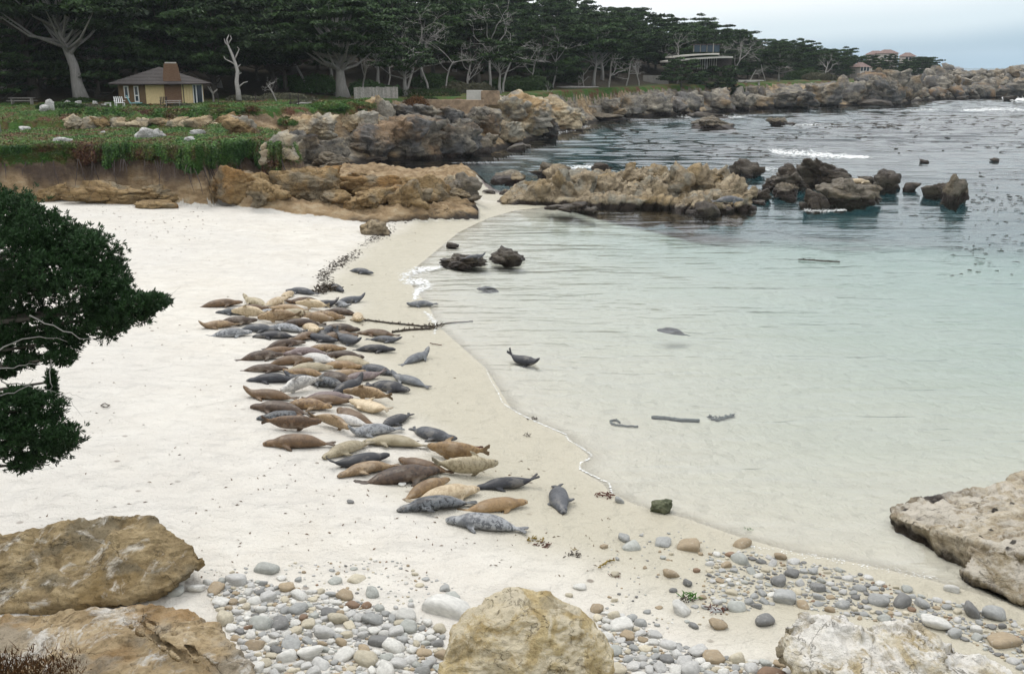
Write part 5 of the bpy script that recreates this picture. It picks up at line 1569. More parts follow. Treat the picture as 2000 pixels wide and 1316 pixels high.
# roof: eight shingled slopes
E2 = RA + 0.95
eav = [(E2 * math.cos(a), E2 * math.sin(a)) for a in ang8]
apex = (0.1, 0.0, EH + 1.75)
rf = MB()
for k in range(8):
    (x0, y0), (x1, y1) = eav[k], eav[(k + 1) % 8]
    courses = 12
    for j in range(courses):
        f0, f1 = j / courses, (j + 1.06) / courses
        f1 = min(f1, 1.0)
        lift = 0.035
        def q_(x, y, f, dz): return (x + (apex[0] - x) * f, y + (apex[1] - y) * f, EH + 0.02 + (apex[2] - EH) * f + dz)
        v = [q_(x0, y0, f0, lift + 0.03), q_(x1, y1, f0, lift + 0.03), q_(x1, y1, f1, 0.0), q_(x0, y0, f1, 0.0), q_(x0, y0, f0, -0.02), q_(x1, y1, f0, -0.02)]
        rf.add(v, [(0, 1, 2, 3), (4, 5, 1, 0)])
    rf.add([(x0, y0, EH), (x1, y1, EH), (cor[(k + 1) % 8][0], cor[(k + 1) % 8][1], EH), (cor[k][0], cor[k][1], EH)], [(0, 1, 2, 3)])
roof = rf.build('roof', SHINGLE, house)
gt = MB()
for k in range(8):
    a, b = eav[k], eav[(k + 1) % 8]
    gt.tube([(a[0] * 1.01, a[1] * 1.01, EH + 0.0), (b[0] * 1.01, b[1] * 1.01, EH + 0.0)], 0.07, 5)
gt.build('gutter', DARKW, house)
MB().tube([(1.35, -3.6, EH + 0.5), (1.35, -3.6, EH + 0.95)], 0.1, 8).build('vent_pipe', TRIMW, house)
p, a, ln = facet_pt(0, 0.77, 0.12)
ch = MB()
cz = [-0.4, EH - 0.15, EH + 0.3, EH + 1.5, EH + 2.15]; cw = [1.75, 1.75, 1.85, 1.55, 1.3]; cd = [0.55, 0.55, 0.9, 0.85, 0.75]
vv = []
for z, w, d_ in zip(cz, cw, cd):
    vv += [(p[0] - w / 2, -4.55, z), (p[0] + w / 2, -4.55, z), (p[0] + w / 2, -4.55 + d_, z), (p[0] - w / 2, -4.55 + d_, z)]
qq = []
for k in range(4):
    b_ = k * 4
    for i in range(4):
        j = (i + 1) % 4
        qq.append((b_ + i, b_ + j, b_ + 4 + j, b_ + 4 + i))
qq.append((16, 17, 18, 19))
ch.add(vv, qq)
cho = ch.build('chimney', BRICK, house)
MB().box((p[0], -4.55 + 0.38, EH + 2.22), (1.15, 0.62, 0.12)).build('chimney_cap', CONC, cho)
MB().tube([(p[0] + 1.05, -4.62, EH), (p[0] + 1.05, -4.62, -0.3)], 0.05, 6).build('downpipe', DARKW, house)
p9, a9, _ = facet_pt(7, 0.97, 0.06)
MB().box((p9[0], p9[1], EH / 2 - 0.2), (0.14, 0.12, EH + 0.3), a9).build('corner_post', WALLB, house)
tag(house, 'small eight sided cottage with yellow board walls, brick chimney and grey shingle roof', 'cottage')


def chair(px, Z, mat, label, rz, wide=0.6):
    b = on_ground(px, Z)
    e_ = empty('garden_chair', tuple(b), rz)
    MB().box((0, 0, 0.40), (wide, 0.5, 0.05)).build('seat', mat, e_)
    bk = MB()
    for i in range(5):
        bk.box((-wide / 2 + 0.05 + i * (wide - 0.1) / 4, 0.30, 0.72), (0.09, 0.03, 0.62), 0, Matrix.Rotation(R(-14), 3, 'X'))
    bk.build('backrest', mat, e_)
    for sx in (-1, 1):
        for sy in (-1, 1):
            MB().box((sx * (wide / 2 - 0.04), sy * 0.22, 0.18), (0.06, 0.06, 0.44)).build('leg', mat, e_)
        MB().box((sx * (wide / 2 + 0.02), 0, 0.60), (0.09, 0.6, 0.04)).build('armrest', mat, e_)
    return tag(e_, label, 'chair')


chair(236, 103.6, TRIMW, 'white wooden garden chair in front of the cottage windows', R(40), 0.9)
chair(322, 101.2, DARKW, 'dark slatted garden chair on the lawn below the cottage chimney', R(200), 0.7)


def table(px, Z, mat, label, lx, ly, h, rz, bench=False):
    e_ = empty('garden_table', tuple(on_ground(px, Z)), rz)
    for i in range(4):
        MB().box((0, -ly / 2 + (i + 0.5) * ly / 4, h), (lx, ly / 4 - 0.02, 0.05)).build('plank', mat, e_)
    for sx in (-1, 1):
        MB().box((sx * lx * 0.4, 0, h / 2 - 0.1), (0.08, ly * 0.8, h + 0.1)).build('leg', mat, e_)
    if bench:
        for sy in (-1, 1):
            MB().box((0, sy * (ly / 2 + 0.35), 0.42), (lx, 0.26, 0.05)).build('bench', mat, e_)
    return tag(e_, label, 'table')


table(340, 101.0, GREYW, 'weathered grey picnic table beside the dark garden chair', 1.6, 0.7, 0.6, R(15), True)
table(213, 103.0, TRIMW, 'small white garden table left of the white chair', 0.6, 0.5, 0.4, 0.2)
table(46, 109, GREYW, 'long grey picnic table in the shade of the trees at the far left', 2.6, 0.8, 0.7, 0.0, True)
# teal sling lounger under the window
e_ = empty('lounger', tuple(on_ground(262, 104.2)), R(15))
MB().box((0.35, 0, 0.35), (1.1, 0.55, 0.07)).build('seat', TEAL, e_)
MB().box((-0.42, 0, 0.72), (0.07, 0.55, 0.9), 0, Matrix.Rotation(R(-22), 3, 'Y')).build('backrest', TEAL, e_)
for sx in (-0.15, 0.8):
    for sy in (-1, 1):
        MB().box((sx, sy * 0.24, 0.15), (0.05, 0.05, 0.36)).build('leg', GREYW, e_)
tag(e_, 'teal lounger with raised back against the cottage window', 'lounger')

# ---- wooden fence
A, B = on_ground(692, 127.5), on_ground(778, 131.0)
e_ = empty('wooden_fence', tuple(A))
d_ = (B - A); L_ = np.hypot(d_[0], d_[1]); an = math.atan2(d_[1], d_[0])
g = np.random.default_rng(8)
nb = 26
FM = [MB().box((0, 0, 0.72), (L_ / nb - 0.018, 0.03, 1.5 + dz)).mesh('board', mt) for dz in (0, 0.05, -0.06) for mt in (GREYW, plain('bleached_wood_board', (0.33, 0.31, 0.28), 0.9, 0.3, 5))]
for i in range(nb):
    t = (i + 0.5) / nb * L_
    link('board', FM[int(g.integers(0, 6))], e_, (math.cos(an) * t, math.sin(an) * t, d_[2] * t / L_ + g.normal(0, 0.02)), (0, 0, an + g.normal(0, 0.03)))
for zr in (0.35, 1.15):
    MB().box((math.cos(an) * L_ / 2, math.sin(an) * L_ / 2 + 0.05, zr), (L_, 0.05, 0.09), an).build('rail', GREYW, e_)
tag(e_, 'weathered grey board fence at the foot of the great spreading cypress', 'fence')

# ---- wire fence posts on the upper terrace
for k, px in enumerate([428, 500, 568, 584]):
    o = MB().tube([(0, 0, -0.2), (0.02, 0, 1.25)], 0.05, 6).build('fence_post', DARKW, None, False, tuple(on_ground(px, [104, 112, 106, 105][k])))
    tag(o, ['dark fence post right of the cottage', 'dark fence post below the tall white dead tree', 'dark fence post on the upper terrace, left of a close pair', 'dark fence post on the upper terrace, right of a close pair'][k], 'post')

# ---- garden walls on the promontory
def wall(name, pxa, Za, pxb, Zb, h, th, mat, label, z0=None):
    A, B = on_ground(pxa, Za), on_ground(pxb, Zb)
    z = min(A[2], B[2]) if z0 is None else z0
    d_ = B - A; L_ = np.hypot(d_[0], d_[1])
    o = MB().box(((A[0] + B[0]) / 2, (A[1] + B[1]) / 2, z + h / 2 - 0.4), (L_, th, h + 0.8), math.atan2(d_[1], d_[0])).build(name, mat)
    bv = o.modifiers.new('b', 'BEVEL'); bv.width = 0.04; bv.segments = 2
    return tag(o, label, 'wall')


wall('retaining_wall', 826, 129.0, 945, 127.0, 1.5, 0.4, RETAIN, 'rust stained brown retaining wall at the edge of the garden', 3.75)
wall('retaining_wall', 912, 131.5, 942, 131.0, 1.15, 0.4, CONC, 'pale concrete garden wall block at the end of the hedge', 5.2)
wall('retaining_wall', 941, 131.0, 975, 130.0, 1.0, 0.5, RETAIN, 'low brown garden wall running into the rock dome', 5.3)
wall('garden_wall', 1255, 222, 1305, 224, 1.9, 0.3, plain('grey_wall', (0.20, 0.19, 0.17), 0.9, 0.2, 1), 'grey wall in the shade behind the two bleached dead trees')

# ---- house with the curved roof
b = on_ground(1370, 226); hz = 9.2
mh = empty('house', (b[0], b[1], 0.0), 0.05)
ROOFC = plain('pale_roof_edge', (0.50, 0.48, 0.43), 0.7, 0.1)
def arc_slab(name, x0, x1, y0, y1, z, sag, th, mat):
    n = 16
    v, q = [], []
    for i in range(n + 1):
        t = i / n
        x = x0 + (x1 - x0) * t
        zz = z - sag * (1 - t) ** 2
        yb = y0 + 2.2 * (2 * t - 1) ** 2
        v += [(x, yb, zz), (x, y1, zz), (x, yb, zz - th), (x, y1, zz - th)]
    for i in range(n):
        a = i * 4; c_ = a + 4
        q += [(a, c_, c_ + 1, a + 1), (a + 2, a + 3, c_ + 3, c_ + 2), (a, a + 2, c_ + 2, c_), (a + 1, c_ + 1, c_ + 3, a + 3)]
    q += [(0, 1, 3, 2), (n * 4, n * 4 + 2, n * 4 + 3, n * 4 + 1)]
    return MB().add(v, q).build(name, mat, mh)
zt = CAM_H + (HORIZON - 106) * 226 / (FPX / CT)
arc_slab('roof', -7.6, 3.2, -4.2, 5.0, zt + 0.15, 0.75, 0.32, ROOFC)
arc_slab('deck', -8.8, 6.0, -5.4, 5.0, zt - 0.55, 0.95, 0.35, ROOFC)
MB().box((0, 1.5, zt - 2.2), (13.0, 4.0, 2.8)).build('wall', plain('dark_brown_wood', (0.06, 0.05, 0.045), 0.8), mh)  # wall of plain dark brown wood
for i in range(9):
    MB().box((-1.2 + i * 0.52, -0.62, zt - 2.1), (0.2, 0.16, 2.5)).build('column', TRIMW if i in (3, 4) else CONC, mh)
for i in range(4):
    MB().box((-1.2 + i * 1.5, 1.0, zt + 1.2), (1.25, 0.1, 1.5)).build('pane', GLASS, mh)
    MB().box((-1.95 + i * 1.5, 1.0, zt + 1.25), (0.12, 0.2, 1.7)).build('post', GREYW, mh)
MB().box((2.0, -1.0, zt + 1.2), (0.12, 0.12, 2.2)).build('post', GREYW, mh)
MB().box((1.0, 2.0, zt + 2.05), (6.4, 3.0, 0.2)).build('upper_roof', DARKW, mh)
tag(mh, 'modern house with pale curved roofs and thin columns among the far trees', 'house')
terr = on_ground(1470, 244)
o = MB().box((0, 0, 0.55), (6.0, 1.5, 0.22)).box((-1.2, 0, -0.6), (0.5, 0.6, 2.4)).box((2.0, 0, -0.6), (0.4, 0.5, 2.4)).build('terrace_slab', CONC, None, False, (terr[0] - 1.5, terr[1] - 4, terr[2]))
tag(o, 'grey slab terrace on posts right of the curved roofed house', 'terrace')


def villa(px, Z, row, w, d, h, label, rz=0.3, wing=True):
    z = CAM_H + (HORIZON - row) * Z / (FPX / CT)
    b = on_ground(px, Z)
    v_ = empty('villa', (b[0], b[1], z), rz)
    MB().box((0, 0, h / 2 - 2), (w, d, h + 4)).build('wall', STUCCO, v_)
    ov = 0.5
    ridge = w * 0.22
    vv = [(-w / 2 - ov, -d / 2 - ov, h), (w / 2 + ov, -d / 2 - ov, h), (w / 2 + ov, d / 2 + ov, h), (-w / 2 - ov, d / 2 + ov, h), (-ridge, 0, h + 1.5), (ridge, 0, h + 1.5)]
    MB().add(vv, [(0, 1, 5, 4), (2, 3, 4, 5), (3, 2, 1, 0)], [(1, 2, 5), (3, 0, 4)]).build('roof', TILE, v_)
    for i in range(3):
        wi = MB().box((-w / 3 + i * w / 3, -d / 2 - 0.02, h * 0.55), (0.9, 0.1, 1.2)).build('window', GLASS, v_)
    if wing:
        MB().box((w / 2 + 1.3, 0.6, h * 0.4 - 2), (2.6, d * 0.7, h * 0.8 + 4)).build('wing', STUCCO, v_)
        MB().box((w / 2 + 1.3, 0.6, h * 0.8 + 0.12), (3.0, d * 0.8, 0.24)).build('wing_roof', TILE, v_)
    return tag(v_, label, 'villa')


villa(1728, 392, 119, 6.6, 5, 2.7, 'white villa with a red tiled hip roof on the skyline, middle one of three', 0.2, False)
villa(1706, 396, 117, 6.0, 5, 1.9, 'long low red roofed villa left of the hip roofed one', 0.0, False)
villa(1768, 398, 121, 4.2, 5, 2.0, 'pinkish villa at the seaward end of the skyline', 0.1, False)
villa(1678, 330, 140, 4.2, 4, 1.4, 'small white villa low on the far lawn below the skyline villas', 0.5, True)

# ================================================================== SEALS
m = NT('seal_coat', 0.48, 0.35)
c1 = m.attr('c1', 'OBJECT', 'Color'); c2 = m.attr('c2', 'OBJECT', 'Color'); sa = m.attr('spots', 'OBJECT', 'Fac')
tc = m.n('TexCoord').outputs['Object']
rnd = m.n('ObjectInfo').outputs['Random']
off = m.n('CombineXYZ'); m.put(off.inputs[0], m.math('MULTIPLY', rnd, 37.0)); m.put(off.inputs[1], m.math('MULTIPLY', rnd, 91.0))
va = m.n('VectorMath'); va.operation = 'ADD'; m.l(tc, va.inputs[0]); m.l(off.outputs[0], va.inputs[1])
s1_ = m.noise(13.0, 3, 0.6, va.outputs[0], 0.4)
s2_ = m.noise(3.0, 4, 0.6, va.outputs[0], 0.3)
spot = m.math('MULTIPLY', m.step(s1_, 0.50, 0.58), sa)
patch = m.math('MULTIPLY', m.step(s2_, 0.46, 0.62), m.math('ADD', m.math('MULTIPLY', sa, 0.35), 0.45))
c = m.mix(spot, c1, c2)
c = m.mix(patch, c, c2)
c = m.mix(m.math('MULTIPLY', m.step(m.noise(30.0, 3, 0.6, va.outputs[0]), 0.52, 0.62), 0.3), c, c2)
c = m.mix(m.math('MULTIPLY', m.step(m.noise(2.2, 3, 0.6, m.mapping(va.outputs[0], (1, 1.6, 1.6), (0, 0, 0), (5, 3, 1))), 0.54, 0.64), 0.35), c, m.mix(0.5, c1, (0.55, 0.50, 0.42)))
back = m.attr('back')
c = m.mix(m.math('MULTIPLY', back, 0.30), c, c2)
c = m.mix(m.attr('dark'), c, m.mix(0.75, c1, (0.012, 0.011, 0.011)))
fur = m.noise(60, 2, 0.5, m.mapping(tc, (0.4, 1, 1)))
SEAL = m.done(c, None, m.bump(m.math('ADD', m.math('MULTIPLY', fur, 0.15), m.math('MULTIPLY', s2_, 0.6)), 0.4, 0.03))


def seal_rest():
    """harbour seal, nose at +x, length 1.6 m, one fused skin"""
    st = np.array([0.0, 0.012, 0.035, 0.07, 0.105, 0.14, 0.175, 0.22, 0.28, 0.36, 0.45, 0.55, 0.65, 0.74, 0.81, 0.87, 0.915, 0.95])
    rr = np.array([0.020, 0.044, 0.064, 0.086, 0.096, 0.099, 0.108, 0.132, 0.160, 0.178, 0.184, 0.182, 0.172, 0.150, 0.118, 0.086, 0.061, 0.038])
    zc = np.array([0.090, 0.090, 0.092, 0.099, 0.102, 0.103, 0.106, 0.114, 0.126, 0.135, 0.138, 0.137, 0.131, 0.117, 0.097, 0.078, 0.065, 0.058])
    Lx = 1.6
    n, s = len(st), 16
    b = bmesh.new()
    rings = []
    for i in range(n):
        x = 0.8 - st[i] * Lx
        ring = []
        for k in range(s):
            a = k * 2 * math.pi / s
            yy, zz = math.cos(a), math.sin(a)
            fl = 1.0 if zz > 0 else 0.86
            ring.append(b.verts.new((x, yy * rr[i] * 1.10, zc[i] + zz * rr[i] * 0.82 * fl)))
        rings.append(ring)
    for i in range(n - 1):
        for k in range(s):
            b.faces.new((rings[i][k], rings[i][(k + 1) % s], rings[i + 1][(k + 1) % s], rings[i + 1][k]))
    b.faces.new(rings[0][::-1]); b.faces.new(rings[-1])

    def paddle(pts, th):
        top = [b.verts.new((p[0], p[1], p[2] + th * p[3])) for p in pts]
        bot = [b.verts.new((p[0], p[1], p[2] - th * p[3])) for p in pts]
        b.faces.new(top); b.faces.new(bot[::-1])
        for k in range(len(pts)):
            j = (k + 1) % len(pts)
            b.faces.new((top[j], top[k], bot[k], bot[j]))
    for sg in (-1, 1):
        o = sg
        paddle([(-0.66, 0.00 * o, 0.07, 1), (-0.70, 0.05 * o, 0.07, 1), (-0.80, 0.075 * o, 0.062, 0.8), (-0.93, 0.15 * o, 0.06, 0.6), (-0.97, 0.115 * o, 0.06, 0.6), (-0.955, 0.075 * o, 0.06, 0.6), (-0.965, 0.035 * o, 0.06, 0.6), (-0.88, 0.012 * o, 0.062, 0.8)][::o], 0.022)
        paddle([(0.33, 0.14 * o, 0.13, 1), (0.27, 0.22 * o, 0.10, 1), (0.17, 0.285 * o, 0.07, 0.8), (0.07, 0.32 * o, 0.045, 0.7), (0.04, 0.285 * o, 0.05, 0.7), (0.12, 0.22 * o, 0.09, 0.9), (0.19, 0.15 * o, 0.12, 1)][::o], 0.024)
    # brow and muzzle pads
    for (x, y, z, r) in ((0.765, 0.034, 0.086, 0.034), (0.765, -0.034, 0.086, 0.034), (0.785, 0, 0.105, 0.025)):
        bmesh.ops.create_icosphere(b, subdivisions=2, radius=r, matrix=Matrix.Translation((x, y, z)))
    bmesh.ops.recalc_face_normals(b, faces=b.faces)
    me = bpy.data.meshes.new('seal_base'); b.to_mesh(me); b.free()
    o = bpy.data.objects.new('seal_base', me); COL.objects.link(o)
    r = o.modifiers.new('r', 'REMESH'); r.mode = 'VOXEL'; r.voxel_size = 0.019
    sm = o.modifiers.new('s', 'SMOOTH'); sm.factor = 0.5; sm.iterations = 3
    ev = bpy.data.meshes.new_from_object(o.evaluated_get(bpy.context.evaluated_depsgraph_get()))
    v = np.zeros(len(ev.vertices) * 3); ev.vertices.foreach_get('co', v); v = v.reshape(-1, 3)
    f = np.array([p.vertices[:] for p in ev.polygons])
    bpy.data.objects.remove(o); bpy.data.meshes.remove(me); bpy.data.meshes.remove(ev)
    return v, f


SV, SF = seal_rest()


def seal_pose(name, bend=0.0, head=0.0, tail=0.0, roll=0.0, fat=1.0, hturn=0.0):
    v = SV.copy()
    x = v[:, 0].copy()
    dark = np.zeros(len(v))
    for sy in (-1, 1):
        dark = np.maximum(dark, sstep(0.030, 0.016, np.linalg.norm(v - np.array([0.715, 0.058 * sy, 0.132]), axis=1)))
    dark = np.maximum(dark, sstep(0.040, 0.018, np.linalg.norm(v - np.array([0.812, 0, 0.102]), axis=1)))
    dark = np.maximum(dark, sstep(-0.70, -0.84, x) * 0.7)
    fl = (np.abs(v[:, 1]) > 0.255) & (v[:, 2] < 0.14)
    dark = np.maximum(dark, fl * 0.45)
    bk = sstep(0.10, 0.27, v[:, 2])
    v[:, 1] *= fat
    if roll:
        a = roll; zc = 0.135
        y, z = v[:, 1].copy(), v[:, 2] - zc
        tw = a * np.interp(x, [-0.8, 0.8], [1, 1])
        v[:, 1] = y * np.cos(tw) - z * np.sin(tw); v[:, 2] = zc + y * np.sin(tw) + z * np.cos(tw)
        lowest = np.array([v[(x > q - 0.1) & (x < q + 0.1), 2].min() for q in np.linspace(-0.8, 0.7, 8)])
        v[:, 2] -= np.percentile(v[:, 2], 2)
    # bends along the spine
    t = np.clip((x - 0.30) / 0.5, 0, 1.2)
    v[:, 2] += head * t ** 1.6 * 0.5
    v[:, 0] -= np.abs(head) * t ** 2 * 0.16
    t2 = np.clip((-0.25 - x) / 0.65, 0, 1.2)
    v[:, 2] += tail * t2 ** 1.7 * 0.5
    v[:, 0] += np.abs(tail) * t2 ** 2 * 0.16
    v[:, 1] += bend * (x ** 2) * 0.42 - bend * 0.08
    v[:, 1] += hturn * np.clip((x - 0.35) / 0.45, 0, 1) ** 1.5 * 0.28
    v[:, 2] -= np.percentile(v[:, 2], 1.0)
    return make_mesh(name, v, SF, SEAL, True, {'dark': dark, 'back': bk})


POSE = dict(flat=seal_pose('seal', 0, 0.02), left=seal_pose('seal', 0.6, 0.04), right=seal_pose('seal', -0.6, 0.04), up=seal_pose('seal', 0.1, 0.55, 0.0), banana=seal_pose('seal', 0, 0.42, 0.62, 0.5), tail=seal_pose('seal', 0.2, 0.06, 0.42),
            side=seal_pose('seal', 0.25, 0, 0.05, 1.35, 1.0), side2=seal_pose('seal', -0.3, 0.02, 0.05, -1.25, 1.0), back=seal_pose('seal', 0.1, 0, 0.03, 2.9, 1.05), fat=seal_pose('seal', 0.12, 0.0, 0.0, 0.2, 1.12), look=seal_pose('seal', -0.2, 0.3, 0.05, 0, 1.05, 0.7),
            turn=seal_pose('seal', 0.35, 0.18, 0.0, 0.15, 1.05, -0.8))
CLR = dict(slate=((0.092, 0.097, 0.107), (0.036, 0.038, 0.044)), dark=((0.042, 0.044, 0.052), (0.016, 0.016, 0.02)), black=((0.022, 0.022, 0.026), (0.045, 0.045, 0.05)), grey=((0.17, 0.18, 0.19), (0.075, 0.08, 0.09)),
           brown=((0.17, 0.105, 0.055), (0.075, 0.045, 0.025)), dbrown=((0.085, 0.054, 0.034), (0.035, 0.022, 0.015)), tan=((0.36, 0.255, 0.145), (0.17, 0.11, 0.06)), gold=((0.29, 0.19, 0.09), (0.12, 0.07, 0.034)), rufous=((0.15, 0.088, 0.046), (0.05, 0.03, 0.018)),
           cream=((0.56, 0.46, 0.31), (0.30, 0.22, 0.13)), silver=((0.33, 0.34, 0.35), (0.10, 0.105, 0.115)), white=((0.62, 0.60, 0.56), (0.28, 0.27, 0.26)), mauve=((0.19, 0.145, 0.14), (0.09, 0.065, 0.062)), olive=((0.40, 0.345, 0.235), (0.22, 0.18, 0.11)),
           inky=((0.13, 0.14, 0.15), (0.018, 0.019, 0.022)))


def c4(x, y): return 370 + x / 3.846, 480 + y / 3.846
def c5(x, y): return 450 + x / 4.444, 660 + y / 4.444
def c6(x, y): return 600 + x / 3.125, 800 + y / 3.125


